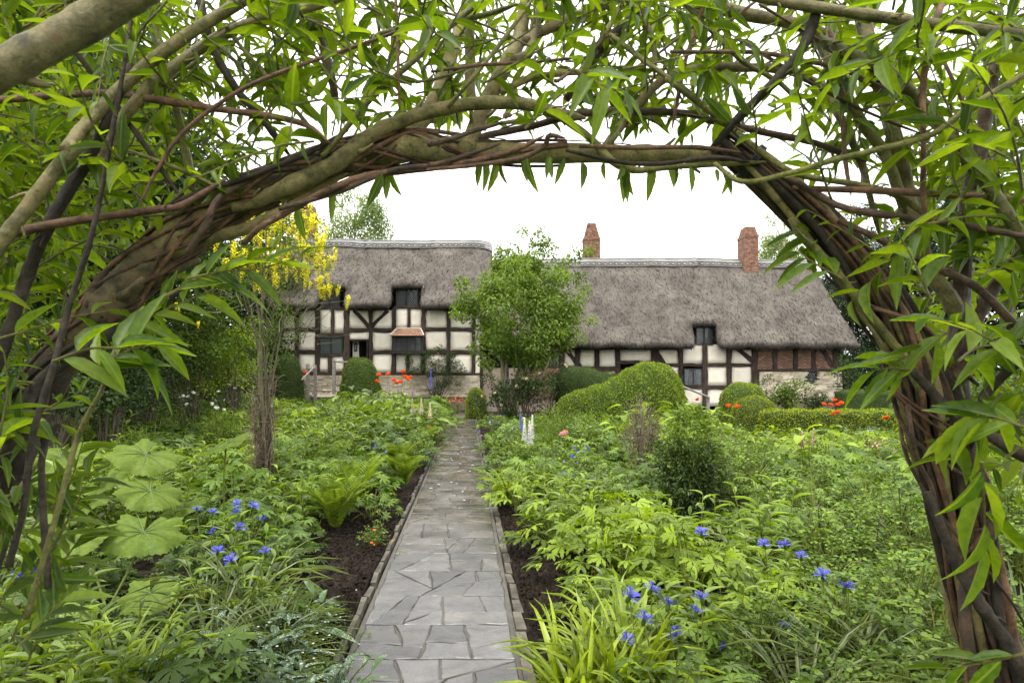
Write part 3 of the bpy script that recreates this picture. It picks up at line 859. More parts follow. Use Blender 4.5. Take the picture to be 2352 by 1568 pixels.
    for i in range(0, m, 2):
        top = R[i, k - 7]; 
        sec = [top + d * -deep + n * .02, top + d * -deep + n * .09, top + d * -.2 + n * .105, top + np.array((0, .02, .12)), top + np.array((0, .18, .12)), top + np.array((0, .5, -.2))]
        rr.append(sec)
    rr = np.array(rr); a = len(rr)
    rb.add(rr.reshape(-1, 3), [(i * 6 + j, (i + 1) * 6 + j, (i + 1) * 6 + j + 1, i * 6 + j + 1) for i in range(a - 1) for j in range(5)] + [(5, 4, 3, 2, 1, 0), tuple((a - 1) * 6 + j for j in range(6))])
    rg = cpart('thatch_ridge', rb.mesh('thatch_ridge', M_ridge, False), ro)
    def on_ridge(x, s):
        i = np.clip(np.interp(x, rr[:, 0, 0], np.arange(a)), 0, a - 1.001); q = int(i); f = i - q
        A_ = rr[q, 1] * (1 - f) + rr[q + 1, 1] * f; B_ = rr[q, 2] * (1 - f) + rr[q + 1, 2] * f; C_ = rr[q, 3] * (1 - f) + rr[q + 1, 3] * f
        P_ = A_ + (B_ - A_) * (s / .68) if s < .68 else B_ + (C_ - B_) * ((s - .68) / .32)
        return np.array((x, P_[1], P_[2])) + n * .008
    for s in (.10, .5, .88):
        lg = Acc(); tube(lg, [on_ridge(x, s) for x in np.arange(x0 + .05, x1 - .04, .4)], .017, 4, k=1, smooth=False)
        cpart('ligger', lg.mesh('ligger', M_spar), rg)
    st = .30; nsp = int((x1 - x0 - .2) / st); L_ = None
    for s0, s1 in ((.12, .48), (.52, .86)):
        for i in range(nsp):
            for sg in (1, -1):
                xa = x0 + .1 + i * st; p_, q_ = on_ridge(xa, s0 if sg > 0 else s1), on_ridge(xa + st, s1 if sg > 0 else s0)
                if i % 1 == 0 and s0 < .3:
                    sa = Acc(); tube(sa, [p_, q_], .015, 4, k=1, smooth=False); cpart('spar', sa.mesh('spar', M_spar), rg)
    return ro
def dorm(f, u0, u1, lift, hd, pz): 
    a_, b_ = f(u0, 0, 26.6)[0], f(u1, 0, 26.6)[0]; return ((a_ + b_) / 2, (b_ - a_) / 2, lift, hd, pz)
eL = Lc(0, 656, 26.35)[2]
roof('thatched_roof', -12.0, -1.05, 26.35, eL, 30.0, W(0, 568, 30)[2], [dorm(Lc, 318, 575, 1.3, 1.0, .40), dorm(Lc, 832, 1113, 1.35, 1.0, .42)], [], 1, 1, 3)
eR = Rc(0, 952, 26.3)[2]
roof('thatched_roof', -1.5, 16.0, 26.3, eR, 30.6, W(0, 611, 30.6)[2], [dorm(Rc, 988, 1202, 1.35, 1.0, .38)], [(-2.5, W(1290, 0, 26.3)[0], .62)], 1, 1, 9)

# wooden rails of the steps by the front door, and the sloping handrail of the low wing
def rails(label, posts, bars):
    b0 = W(*posts[0][:2], posts[0][3]); t = thing('wooden_handrail', label, 'handrail', (b0[0], b0[1], 0))
    inv = Matrix.Translation((-b0[0], -b0[1], 0))
    for (px, py0, py1, Y) in posts:
        a = Acc(); p, q = W(px, py0, Y), W(px, py1, Y); box(a, ((p[0]), Y, (p[2] + q[2]) / 2), (.12, .12, p[2] - q[2]), jit=.01)
        o = link('post', a.mesh('post', M_grey_wood), t); o.matrix_parent_inverse = inv
    for (A_, B_) in bars:
        a = Acc(); tube(a, [W(*A_), W(*B_)], .045, 6, k=2); o = link('rail', a.mesh('rail', M_grey_wood), t); o.matrix_parent_inverse = inv
rails('weathered wooden step rail with two posts before the front door', [(767, 826, 905, 25.6), (707, 836, 930, 25.2), (724, 838, 930, 25.4)], [((767, 830, 25.5), (805, 832, 26.6)), ((707, 845, 25.1), (726, 846, 25.4)), ((722, 842, 25.3), (693, 872, 24.2))])
rails('sloping grey wooden handrail below the leaded window of the low wing', [(1566, 884, 960, 24.6), (1626, 910, 960, 25.0)], [((1564, 886, 24.5), (1628, 912, 24.9))])
# ---------------------------------------------------------------- trees and clipped shrubs
M_bark = surf('tree_bark', [(.035, .028, .02), (.085, .07, .05), (.14, .12, .09)], 7, .9, .6, 25, stretch=(2, 2, .5))
M_bark_pale = surf('pale_bark', [(.12, .10, .065), (.21, .18, .125), (.29, .26, .19)], 7, .85, .5, 25, stretch=(2, 2, .5))
G_dark = leafmat('dark_tree_leaf', [(.014, .028, .008), (.028, .055, .013), (.05, .09, .02)], .3)
G_mid = leafmat('tree_leaf', [(.05, .09, .012), (.085, .14, .018), (.13, .20, .028)], .38)
G_yew = leafmat('yew_needles', [(.008, .018, .008), (.016, .034, .012), (.03, .055, .016)], .15)
G_pale = leafmat('birch_leaf', [(.10, .15, .045), (.16, .22, .07), (.22, .28, .10)], .45)
G_box = leafmat('box_leaf', [(.13, .20, .018), (.20, .285, .026), (.28, .365, .04)], .3, .5, .2)
G_boxd = leafmat('dark_box_leaf', [(.035, .06, .01), (.06, .10, .016), (.09, .14, .022)], .3, .45, .3)
G_gold = leafmat('golden_box_leaf', [(.14, .19, .012), (.21, .27, .018), (.29, .34, .03)], .35)
G_lime = leafmat('lime_leaf', [(.12, .19, .012), (.19, .28, .018), (.27, .37, .035)], .42, .42)
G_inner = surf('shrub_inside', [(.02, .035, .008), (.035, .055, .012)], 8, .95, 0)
Y_flower = leafmat('yellow_blossom', [(.80, .68, .012), (.88, .80, .025), (.92, .87, .12)], .4, .6, .2, (1.1, 1.1, .6), objvar=.06)

def crown_clumps(acc, centres, radii, leaves, L, Wd, flat=.75, droop=.0, T=DIAMOND, up=.6):
    """leaves spread through clumps; outer leaves face outwards and up"""
    for c, r in zip(centres, radii):
        n = int(leaves * r * r)
        if n < 4: continue
        dv = rdir(n); rr = r * rng.random(n) ** .4
        pos = np.asarray(c) + dv * rr[:, None] * np.array((1, 1, flat))
        D = norm(dv * np.array((1, 1, .4)) + rng.normal(0, .6, (n, 3)) + np.array((0, 0, -droop)))
        N = norm(dv * .4 + np.array((0, 0, up)) + rng.normal(0, .45, (n, 3)))
        acc.batch(place(T, pos, D, N, L * rng.uniform(.6, 1.3, n), Wd * rng.uniform(.7, 1.2, n)), T[1], 0, np.clip(rng.random() * .45 + rng.random(n) * .6, 0, 1))

def make_tree(h, spread, z0, nclump, leaves, L, Wd, leafm, barkm, r0, seed, shape='round', droop=0., flat=.7, clump=.16, T=DIAMOND):
    """trunk with limbs reaching into the clumps of its crown; returns the two meshes"""
    global rng
    keep = rng; rng = np.random.default_rng(seed)
    cs, rs = [], []
    while len(cs) < nclump:
        q = rng.uniform(-1, 1, 3); f = (q[2] + 1) / 2
        lim = {'round': math.sqrt(max(0, 1 - q[2] ** 2)) * (.85 + .3 * rng.random()), 'cone': (1 - f) * .95 + .08, 'tall': (1 - abs(f - .4) ** 1.6 * 1.3) * .8 + .1}[shape]
        if math.hypot(q[0], q[1]) > lim: continue
        if math.hypot(q[0], q[1]) < lim * .35 and rng.random() < .7: continue
        cs.append((q[0] * spread, q[1] * spread, z0 + (h - z0) * f)); rs.append(spread * clump * rng.uniform(.6, 1.5) + .15)
    tr = Acc(); lean = rng.normal(0, .03 * h, 2)
    tube(tr, [(0, 0, -.1), (lean[0] * .3, lean[1] * .3, h * .35), (lean[0], lean[1], h * .72), (lean[0], lean[1], h * .92)], [r0 * 1.25, r0 * .8, r0 * .4, r0 * .1], 9, rough=.12)
    for c in cs[:: max(1, nclump // 34)]:
        z = max(z0 * .55, min(h * .8, c[2] - .45 * math.hypot(c[0], c[1]))); f = z / h
        b = np.array((lean[0] * f, lean[1] * f, z)); c = np.array(c); mid = (b + c) / 2 + np.array((0, 0, .12 * np.linalg.norm(c - b)))
        tube(tr, [b, mid, c], [r0 * .42 * (1 - .6 * f), r0 * .22, r0 * .05], 5, k=3)
    cr_ = Acc(); crown_clumps(cr_, cs, rs, leaves, L, Wd, flat, droop, T)
    res = tr.mesh('trunk', barkm, True), cr_.mesh('crown', leafm)
    rng = keep
    return res

def tree(name, meshes, label, cat, X, Y, s=1.0, rz=0, group=None, sz=None):
    t = thing(name, label, cat, (X, Y, -.05), group)
    t.scale = (s, s, sz or s); t.rotation_euler = (0, 0, rz)
    link('trunk', meshes[0], t); link('crown', meshes[1], t)
    return t

# tall trees behind the cottage and along the garden's sides (a few shapes, turned and scaled)
TA = make_tree(10, 3.4, 1.2, 90, 620, .17, .10, G_dark, M_bark, .22, 11)
TB = make_tree(10, 3.2, .8, 80, 620, .15, .09, G_mid, M_bark, .2, 12)
TY = make_tree(12, 3.6, .3, 110, 620, .20, .06, G_yew, M_bark, .3, 13, 'cone', .5, .45)
TP = make_tree(14, 3.0, 4.5, 90, 480, .17, .09, G_pale, M_bark_pale, .16, 14, 'tall', 1.2, 1.3)
for (m, nm, lab, px, Y, s, rz) in [
    (TA, 'dense_tree', 'dense dark green tree closing the garden at far left behind the willow', 30, 11.5, 1.05, 0),
    (TB, 'leafy_tree', 'tall mid green tree behind the left foot of the willow arch', 215, 14.5, 1.05, 1.2),
    (TA, 'dense_tree', 'dark tree directly behind the thick left limb of the willow arch', 360, 20, 1.12, 2.2),
    (TA, 'dense_tree', 'dark leafy tree beside the left gable of the cottage', 545, 27, .82, 4.0),
    (TB, 'leafy_tree', 'green tree between the laburnum and the left hand dark trees', 470, 23, .72, 2.9),
    (TA, 'dense_tree', 'darkest tree at the left border of the picture beside the path end', -190, 9.5, 1.0, 3.1),
    (TY, 'yew_tree', 'tall dark yew beyond the right gable of the cottage', 2010, 34, 1.10, .4),
    (TY, 'yew_tree', 'dark yew seen through the fork of the willow on the right', 2150, 30, 1.28, 1.7),
    (TY, 'yew_tree', 'broad dark yew at the far right behind the hedge', 2330, 27, 1.22, 3.0),
    (TA, 'dense_tree', 'rounded dark tree rising between the yews on the right', 2230, 37, 1.5, .9),
    (TY, 'yew_tree', 'dark yew close behind the right end of the thatch', 1925, 38, .92, 5.1),
    (TP, 'birch_tree', 'pale weeping birch above the ridge of the tall left roof', 820, 46, 1.22, 0),
    (TP, 'birch_tree', 'pale feathery birch beside the stout chimney on the right', 1800, 50, 1.12, 2.0),
    (TP, 'birch_tree', 'slim pale tree partly hidden by the laburnum blossom', 745, 52, 1.05, 4.0)]:
    tree(nm, m, lab, 'tree', (px - CX) * Y / FPX, Y, s, rz)
t_small = make_tree(8.6, .9, 7.0, 14, 300, .16, .09, G_lime, M_bark, .08, 15, 'round')
tree('sapling', t_small, 'yellow green treetop just showing over the ridge beside the middle chimney', 'tree', (1425 - CX) * 36 / FPX, 36, 1, 0)

# the round multi stemmed tree in front of the cottage
def bushy_tree():
    Y = 20.0; b = W(1170, 0, Y)[0]; t = thing('fruit_tree', 'round bushy green tree with many slender stems in front of the cottage', 'tree', (b, Y, 0))
    k = Y / FPX; P = lambda px, py, dy=0: np.array(((px - 1170) * k, dy, CH + (HZ - py) * k))
    cs, rs = [], []
    while len(cs) < 104:
        a_, z = rng.uniform(0, 6.283), rng.uniform(-1, 1); r = math.sqrt(1 - z * z) * rng.uniform(.3, 1.0) ** .6 * (1 + .16 * math.sin(3 * a_ + 1) + .1 * math.sin(5 * a_))
        cs.append(P(1203 + 136 * r * math.cos(a_) - 14 * z, 708 - 110 * z + 10 * math.sin(4 * a_), 2.2 * r * math.sin(a_))); rs.append(rng.uniform(.24, .56))
    for px, py, r in [(1065, 655, .28), (1052, 640, .2), (1100, 690, .4), (1150, 610, .26), (1143, 590, .18), (1147, 570, .12), (1200, 585, .3), (1230, 570, .26), (1262, 572, .28), (1252, 552, .2), (1203, 545, .13), (1198, 528, .16), (1238, 538, .16), (1228, 556, .14), (1250, 560, .14), (1290, 600, .3), (1320, 590, .24), (1340, 578, .2), (1350, 588, .14), (1062, 690, .3), (1050, 720, .22), (1340, 770, .25), (1352, 740, .2), (1120, 830, .3), (1095, 800, .26), (1240, 830, .34), (1180, 815, .3), (1345, 660, .22), (1328, 636, .26)]:
        cs.append(P(px, py, rng.normal() * .5)); rs.append(r * 1.2)
    a = Acc(); LB = lance(3, .4, .2, .25)
    crown_clumps(a, cs, rs, 1000, .135, .07, .9, .3, LB, .7)
    link('crown', a.mesh('crown', G_fruit), t)
    for i in range(11):
        a = Acc(); x0 = -.24 + .05 * i + rng.normal() * .06; c = cs[int(rng.integers(0, 104))]
        e = P(1110 + 18 * i + rng.normal() * 14, 760 - 60 * math.sin(i * .3) + rng.normal() * 20, rng.normal() * .5)
        tube(a, [(x0, rng.normal() * .12, -.05), (x0 * 1.5 + rng.normal() * .05, rng.normal() * .1, 1.0), (e * (.55, .5, .55)) + np.array((x0 * .5, 0, .55)), e, (e + c) / 2 + (0, 0, .2)], [.065, .055, .042, .025, .008], 6, rough=.1)
        link('stem', a.mesh('stem', M_bark_pale, True), t)
    a = Acc(); tube(a, [P(1225, 895, -.3), P(1250, 850, -.35), P(1262, 820, -.4)], [.05, .04, .03], 6); link('stem', a.mesh('stem', M_bark_pale, True), t)
G_fruit = leafmat('fruit_tree_leaf', [(.065, .115, .018), (.12, .185, .03), (.18, .26, .048)], .42, .45)
bushy_tree()

M_lab = surf('laburnum_bark', [(.045, .04, .022), (.10, .088, .05), (.16, .14, .085)], 9, .8, .5, 30, stretch=(2, 2, .5), objvar=.3)
# laburnum: bundle of stems, loose crown, hanging yellow racemes
def laburnum():
    Y = 7.4; k = Y / FPX; bx = (605 - CX) * k
    t = thing('laburnum_tree', 'laburnum hung with yellow flower chains on the left of the path', 'tree', (bx, Y, 0))
    P = lambda px, py, dy=0: np.array(((px - 605) * k, dy, CH + (HZ - py) * k))
    for (pts, r) in [([(612, 1150), (608, 980), (605, 850), (603, 760), (594, 680), (575, 600)], .018), ([(600, 1150), (598, 980), (598, 860), (592, 780), (578, 700), (556, 640)], .015),
                     ([(618, 1150), (612, 960), (612, 850), (618, 770), (630, 690), (640, 600), (650, 520)], .02), ([(622, 1150), (618, 980), (618, 850), (626, 760), (650, 680), (700, 620)], .014),
                     ([(608, 1140), (606, 970), (606, 870), (608, 800), (604, 700), (606, 590), (600, 520)], .017), ([(628, 1120), (624, 980), (624, 870), (636, 790), (668, 730), (725, 690)], .011),
                     ([(595, 1140), (600, 960), (600, 880), (594, 800), (570, 690), (540, 600)], .011), ([(614, 1150), (616, 940), (632, 840), (655, 720), (690, 600), (700, 500)], .014)]:
        a = Acc(); dy = rng.normal() * .12
        tube(a, [P(px, py, dy * (i / 3) + rng.normal() * .02) + (0, 0, -.03 if i else -.1) for i, (px, py) in enumerate(pts)], [r * 1.3, r * .35], 6, rough=.12)
        link('stem', a.mesh('stem', M_lab, True), t)
    a = Acc()
    for i in range(170):
        x, y_ = rng.uniform(560, 740), rng.uniform(560, 800); L = rng.uniform(.2, .5); p = P(x, y_, rng.normal() * .35); d = norm(np.array(((x - 610) * .006 + rng.normal() * .4, rng.normal() * .4, .5 + rng.normal() * .3)))
        tube(a, [p, p + d * L * .5 + rng.normal(0, .03, 3), p + d * L], [.005, .0015], 4, k=3)
    tag(link('twigs', a.mesh('twigs', M_lab), t), kind='stuff')
    cs = []; rs = []
    for (x0, x1, y0, y1, n) in [(560, 740, 480, 640, 70), (600, 720, 470, 560, 26), (545, 600, 560, 660, 16), (655, 765, 560, 680, 26), (630, 690, 680, 780, 16), (600, 640, 740, 860, 12), (500, 560, 600, 700, 8)]:
        for _ in range(n): cs.append(P(rng.uniform(x0, x1), rng.uniform(y0, y1), rng.normal() * .4)); rs.append(rng.uniform(.08, .17))
    a = Acc(); crown_clumps(a, cs, rs, 1900, .042, .018, .9, .1, LEAF3, .6); link('crown', a.mesh('crown', G_mid), t)
    # one raceme: pea flowers spiralling down a hanging stalk
    rm = []
    for q in range(4):
        a = Acc(); n = 30; s = np.linspace(.02, 1, n); ang = np.arange(n) * 2.4; rad = .028 * (1 - s * .75)
        L = .20; pos = np.stack([np.cos(ang) * rad * .5, np.sin(ang) * rad * .5, -s * L], 1)
        D = norm(np.stack([np.cos(ang), np.sin(ang), -.3 + rng.normal(0, .3, n)], 1))
        a.batch(place(DIAMOND, pos, D, (0, 0, 1), .030 * (1.15 - .6 * s), .030 * (1.15 - .6 * s)), DIAMOND[1])
        a.batch(place(DIAMOND, pos, norm(D + (0, 0, .9)), D, .024 * (1.15 - .6 * s), .030 * (1.15 - .6 * s)), DIAMOND[1])
        rm.append(a.mesh('raceme', Y_flower))
    zones = [(620, 705, 450, 570, 66), (695, 750, 490, 590, 26), (680, 772, 565, 655, 28), (550, 640, 500, 600, 36), (540, 600, 570, 630, 14), (600, 690, 580, 650, 18), (735, 775, 640, 665, 8)]
    for (x0, x1, y0, y1, n) in zones:
        for _ in range(n):
            o = link('raceme', rm[rng.integers(4)], t, Vector(P(rng.uniform(x0, x1), rng.uniform(y0, y1), rng.normal() * .32))); s = rng.uniform(.6, 1.15)
            o.scale = (s * 1.1, s * 1.1, s * rng.uniform(.7, 1.15)); o.rotation_euler = (rng.normal() * .15, rng.normal() * .15, rng.uniform(0, 6))
    for (px, py) in [(425, 708), (475, 750), (432, 712)]:
        o = link('raceme', rm[0], t, Vector(P(px, py - 8, -.2))); o.scale = (.6, .6, .45)
    a = Acc(); tube(a, [P(560, 700, 0), P(500, 720, -.1), P(425, 704, -.2)], [.006, .003], 4); link('stem', a.mesh('stem', M_bark_pale, True), t)
laburnum()

# bundles of dry twigs: under the laburnum and in the right border
M_dry = surf('dry_twig', [(.05, .035, .024), (.12, .09, .062), (.20, .16, .115)], 14, .9, .4, 40, rndmix=.6)
def twig_bundle(label, px, py, Y, h, r, n, flare, ties):
    b = W(px, py, Y); t = thing('twig_bundle', label, 'twigs', (b[0], Y, 0)); a = Acc()
    for i in range(n):
        an = rng.uniform(0, 6.28); q = r * rng.uniform(.3, 1); hh = h * rng.uniform(.55, 1.1)
        p0 = np.array((math.cos(an) * q, math.sin(an) * q, 0.)); pts = [p0]
        for f in (.3, .6, .85, 1): 
            pts.append(np.array((math.cos(an) * q * (1 + flare * f) + rng.normal() * .08 * f, math.sin(an) * q * (1 + flare * f) + rng.normal() * .08 * f, hh * f)))
        tube(a, pts, [.0048, .0015], 4, rnd=rng.random(), k=3)
        for _ in range(5):
            j = rng.integers(1, 4); p = pts[j]; d = norm(np.array((math.cos(an), math.sin(an), .6)) + rng.normal(0, .5, 3)); L = rng.uniform(.08, .25)
            tube(a, [p, p + d * L * .6, p + d * L + rng.normal(0, .03, 3)], [.003, .001], 3, rnd=rng.random(), k=2)
    tag(link('twig', a.mesh('twig', M_dry), t), kind='stuff')
    for z in ties:
        a = Acc(); m = 14; rr = r * (1 + flare * z / h) * 1.02
        tube(a, [(rr * math.cos(i / m * 6.4), rr * math.sin(i / m * 6.4), z + .008 * math.sin(i * 2)) for i in range(m + 1)], .005, 5); link('tie', a.mesh('tie', M_dry), t)
twig_bundle('sheaf of dry brown twigs tied round the laburnum stems', 603, 1150, 7.35, 1.75, .075, 74, .6, [.55, 1.05, 1.4])
twig_bundle('dry brown twig cone standing among greenery in the right border', 1478, 1100, 8.9, 1.28, .17, 110, .3, [.7])

# clipped box: a solid heart with thousands of small leaves standing on it
def topiary(name, label, cat, px, Y, fn, leafm, nleaf, L=.045, group=None, nu=28, nv=16):
    """fn(u, v) -> point (x, y, z) about the base for u around and v upwards"""
    X = (px - CX) * Y / FPX; t = thing(name, label, cat, (X, Y, 0), group); a = Acc(); V = np.array([[fn(i / nu * 2 * math.pi, j / nv) for i in range(nu)] for j in range(nv + 1)])
    Fc = [(j * nu + i, j * nu + (i + 1) % nu, (j + 1) * nu + (i + 1) % nu, (j + 1) * nu + i) for j in range(nv) for i in range(nu)]
    a.add(V.reshape(-1, 3), Fc + [tuple(nv * nu + i for i in range(nu))]); link('heart', a.mesh('heart', G_inner, True), t)
    A_ = V[:-1]; B_ = V[1:]
    ar = (np.linalg.norm(np.roll(A_, -1, 1) - A_, axis=2) * np.linalg.norm(B_ - A_, axis=2)).ravel(); pr = ar / ar.sum()
    q = rng.choice(len(pr), nleaf, p=pr); jv, iu = q // nu, q % nu; f, g = rng.random((nleaf, 1)), rng.random((nleaf, 1)); i2 = (iu + 1) % nu
    pos = (V[jv, iu] * (1 - f) + V[jv, i2] * f) * (1 - g) + (V[jv + 1, iu] * (1 - f) + V[jv + 1, i2] * f) * g
    nn = norm(np.cross(V[jv, i2] - V[jv, iu], V[jv + 1, iu] - V[jv, iu]) + 1e-9)
    pos = pos + nn * (rng.normal(0, .012, (nleaf, 1)) + .018 + .025 * np.sin(pos[:, :1] * 9 + pos[:, 2:] * 7))
    a = Acc(); a.batch(place(DIAMOND, pos, norm(nn * .55 + rng.normal(0, .5, (nleaf, 3)) + (0, 0, .3)), norm(nn + rng.normal(0, .5, (nleaf, 3)) + (0, 0, .4)), L * rng.uniform(.6, 1.3, nleaf), L * .62 * rng.uniform(.7, 1.2, nleaf)), DIAMOND[1])
    tag(link('foliage', a.mesh('foliage', leafm), t), kind='stuff')
    return t
def dome(rx, ry, h, z0=0., e=.55, lump=.03):
    def fn(u, v):
        a_ = v * math.pi / 2; r = math.cos(a_) ** e if v < 1 else 0.02
        l = 1 + lump * math.sin(3 * u + 4 * v) + lump * .7 * math.sin(5 * u - 3 * v)
        return (rx * r * math.cos(u) * l, ry * r * math.sin(u) * l, z0 + (h - z0) * math.sin(a_) ** .9 * (1 + lump * .5 * math.sin(2 * u)))
    return fn
def zt(py, Y): return CH + (HZ - py) * Y / FPX
def wd(p, Y): return p * Y / FPX
# long hump: a tail sweeping up to a broad rounded head
def hump(Y, half, prof, dp):
    """rounded ridge: prof gives the height of the crest (py) along it"""
    xs_, ys_ = zip(*prof)
    def fn(u, v):
        x, a_ = math.cos(u), v * math.pi / 2; s = (x + 1) / 2
        top = np.interp(s, xs_, [zt(p, Y) for p in ys_]); w = dp * (.55 + .45 * top / zt(min(ys_), Y))
        return (wd(half, Y) * x * (1 - .03 * v), w * math.sin(u) * math.cos(a_) ** .75, max(.02, top * math.sin(a_) ** .6))
    return fn
G_boxm = leafmat('mid_box_leaf', [(.07, .115, .014), (.12, .18, .02), (.18, .25, .03)], .3, .5, .2)
topiary('clipped_box_hump', 'large light green clipped box shaped like a sweeping wave before the low wing', 'topiary', 1430, 18.0, hump(18.0, 150, [(0, 925), (.06, 908), (.2, 896), (.38, 880), (.5, 858), (.62, 838), (.74, 833), (.84, 842), (.93, 872), (1, 930)], 1.15), G_box, 34000, .05, nu=64, nv=18)
topiary('clipped_box_hump', 'dark green clipped box hump with a sloping back against the cottage wall', 'topiary', 1352, 23.5, hump(23.5, 76, [(0, 870), (.08, 850), (.25, 842), (.5, 845), (.7, 855), (.9, 858), (1, 872)], .9), G_boxd, 12000, .05, nu=48)
topiary('clipped_box_ball', 'pale green clipped box dome standing before the white panels of the low wing', 'topiary', 1705, 20.0, dome(wd(53, 20), .85, zt(882, 20)), G_box, 11000, .045)
topiary('clipped_box_ball', 'yellow green low clipped dome with red poppies beside it', 'topiary', 1732, 16.0, dome(wd(52, 16), .7, zt(914, 16)), G_gold, 9000, .04)
topiary('clipped_box_ball', 'rounded clipped bush below the open front door', 'topiary', 826, 24.0, dome(wd(45, 24), .8, zt(824, 24), 0.55, .75, .06), G_boxm, 9000, .05)
topiary('clipped_box_ball', 'dark clipped bush left of the step rail at the cottage corner', 'topiary', 660, 24.5, dome(wd(34, 24.5), .7, zt(818, 24.5), 0.3, .6, .06), G_boxd, 7000, .05)
topiary('clipped_box_ball', 'small golden clipped box at the far end of the path', 'topiary', 1093, 23.0, dome(wd(23, 23), .5, zt(895, 23), 0, .55, .06), G_gold, 5000, .045)
def hedge(label, px0, px1, Y0, Y1, h, d, leafm, nleaf, name='clipped_hedge', L_=.05):
    p, q = np.array(((px0 - CX) * Y0 / FPX, Y0)), np.array(((px1 - CX) * Y1 / FPX, Y1)); L = np.linalg.norm(q - p); an = math.atan2(*(q - p)[::-1])
    def fn(u, v):
        c, s = math.cos(u), math.sin(u); e = .12
        x = L / 2 * np.sign(c) * abs(c) ** e; y_ = d / 2 * np.sign(s) * abs(s) ** .35
        z = h * min(v * 1.25, 1) + .02 * math.sin(x * 3); k_ = 1 if v < .8 else max(.02, 1 - (v - .8) / .2)
        return (x if k_ == 1 else x * (1 - (1 - k_) * d / L), y_ * k_, z + (.05 * (1 - k_) if k_ < 1 else 0))
    X = (p[0] + q[0]) / 2; Y = (p[1] + q[1]) / 2
    t = topiary(name, label, 'hedge', CX + X * FPX / Y, Y, fn, leafm, nleaf, L_, nu=64, nv=10); t.rotation_euler = (0, 0, an)
hedge('low bright yellow green box hedge crossing the right border', 1752, 2090, 15.0, 15.4, zt(948, 15.2), .55, G_gold, 12000)
hedge('tall dark hedge right of the stone end of the cottage', 1925, 2600, 24.0, 23.0, zt(900, 23.6), 1.2, G_boxd, 16000)

hedge('long dark hedge closing the view behind the trees on the left', -600, 640, 30.0, 36.0, 4.2, 2.5, G_dark, 14000, 'boundary_hedge', .16)
# dark columnar shrub with a pale feathery top in the right border
G_colm = leafmat('column_shrub_leaf', [(.02, .038, .009), (.04, .07, .014), (.07, .11, .022)], .3)
def column_shrub():
    Y = 6.4; X = (1588 - CX) * Y / FPX; t = thing('column_shrub', 'dark leafy column shaped shrub standing in the right border', 'shrub', (X, Y, 0))
    for nm, n, z0, z1, m, l0 in (('foliage', 5600, .04, .90, G_colm, .05), ('young_shoots', 2100, .70, 1.26, G_fruit, .045)):
        a = Acc(); f = rng.random(n); z = z0 + (z1 - z0) * f; prof = .37 * np.sin(np.pi * np.clip((z + .18) / 1.5, 0, 1)) ** .55
        an = rng.uniform(0, 6.28, n); r = prof * np.sqrt(rng.random(n)) * (1 + .22 * np.sin(3 * an + 7 * z) + .12 * np.sin(7 * an - 5 * z))
        pos = np.stack([r * np.cos(an), r * np.sin(an), z + rng.normal(0, .03, n)], 1); dv = norm(pos * (1, 1, 0) + 1e-6)
        a.batch(place(LEAF3, pos, norm(dv + rng.normal(0, .5, (n, 3)) + (0, 0, -.15 if nm == 'foliage' else .5)), norm(dv * .6 + rng.normal(0, .4, (n, 3)) + (0, 0, .8)), l0 * rng.uniform(.8, 1.6, n), l0 * .4 * rng.uniform(.8, 1.3, n)), LEAF3[1])
        link(nm, a.mesh(nm, m), t)
    for i in range(7):
        a = Acc(); q = rng.normal(0, .06, 2); tube(a, [(q[0], q[1], -.02), (q[0] * 1.5, q[1] * 1.5, .5), (q[0] * 3, q[1] * 3, 1.0)], [.009, .003], 5); link('stem', a.mesh('stem', M_dry, True), t)
column_shrub()

# loose shrubs and climbing roses
G_rose = leafmat('rose_leaf', [(.018, .036, .01), (.034, .062, .016), (.06, .095, .026)], .3)
R_red = leafmat('red_petal', [(.66, .065, .014), (.78, .12, .022), (.84, .19, .04)], .25, .5, .3, (1.1, .7, .5), objvar=.08)
R_pink = leafmat('pink_petal', [(.62, .22, .24), (.72, .33, .34), (.8, .48, .46)], .3, .5, .3, (1, .8, .8))
R_white = leafmat('white_petal', [(.68, .66, .58), (.78, .77, .72), (.82, .82, .8)], .3, .5, .3, (1, 1, .95))
R_cream = leafmat('cream_petal', [(.62, .55, .34), (.72, .66, .45), (.8, .76, .58)], .3, .5, .3, (1, 1, .9))
R_blue = leafmat('blue_petal', [(.06, .06, .50), (.10, .11, .62), (.18, .20, .70)], .25, .5, .3, (.9, .9, 1.1))
R_violet = leafmat('violet_petal', [(.13, .10, .42), (.22, .18, .52), (.36, .32, .62)], .25, .5, .3, (1, .9, 1))
def shrub(name, label, cat, px, Y, pts, leafm, leaves=900, L=.06, Wd=.03, flowers=None, wall=False, group=None):
    """loose shrub given by its clumps (px, py, r metres)"""
    X = (px - CX) * Y / FPX; t = thing(name, label, cat, (X, Y, 0), group); cs = [W(p[0], p[1], Y) - (X, Y, 0) + (0, rng.normal() * (.05 if wall else .3), 0) for p in pts]
    a = Acc(); crown_clumps(a, cs, [p[2] for p in pts], leaves, L, Wd, .8, .1, LEAF3); link('foliage', a.mesh('foliage', leafm), t)
    a = Acc()
    for c in cs: tube(a, [(rng.normal() * .1, c[1] * .3, -.02), (c[0] * .4, c[1] * .6, c[2] * .55), c], [.018, .004], 5, k=3)
    link('stem', a.mesh('stem', M_bark, True), t)
    if flowers:
        m, n, r = flowers; fl = rose_bloom(m, r)
        for _ in range(n):
            c = cs[rng.integers(len(cs))]; o = link('bloom', fl, t, Vector(c + rdir(1)[0] * (.22, .22, .22) + (0, -.12, 0))); o.rotation_euler = rng.normal(0, .6, 3) + (1.0, 0, 0)
    return t
_rb = {}
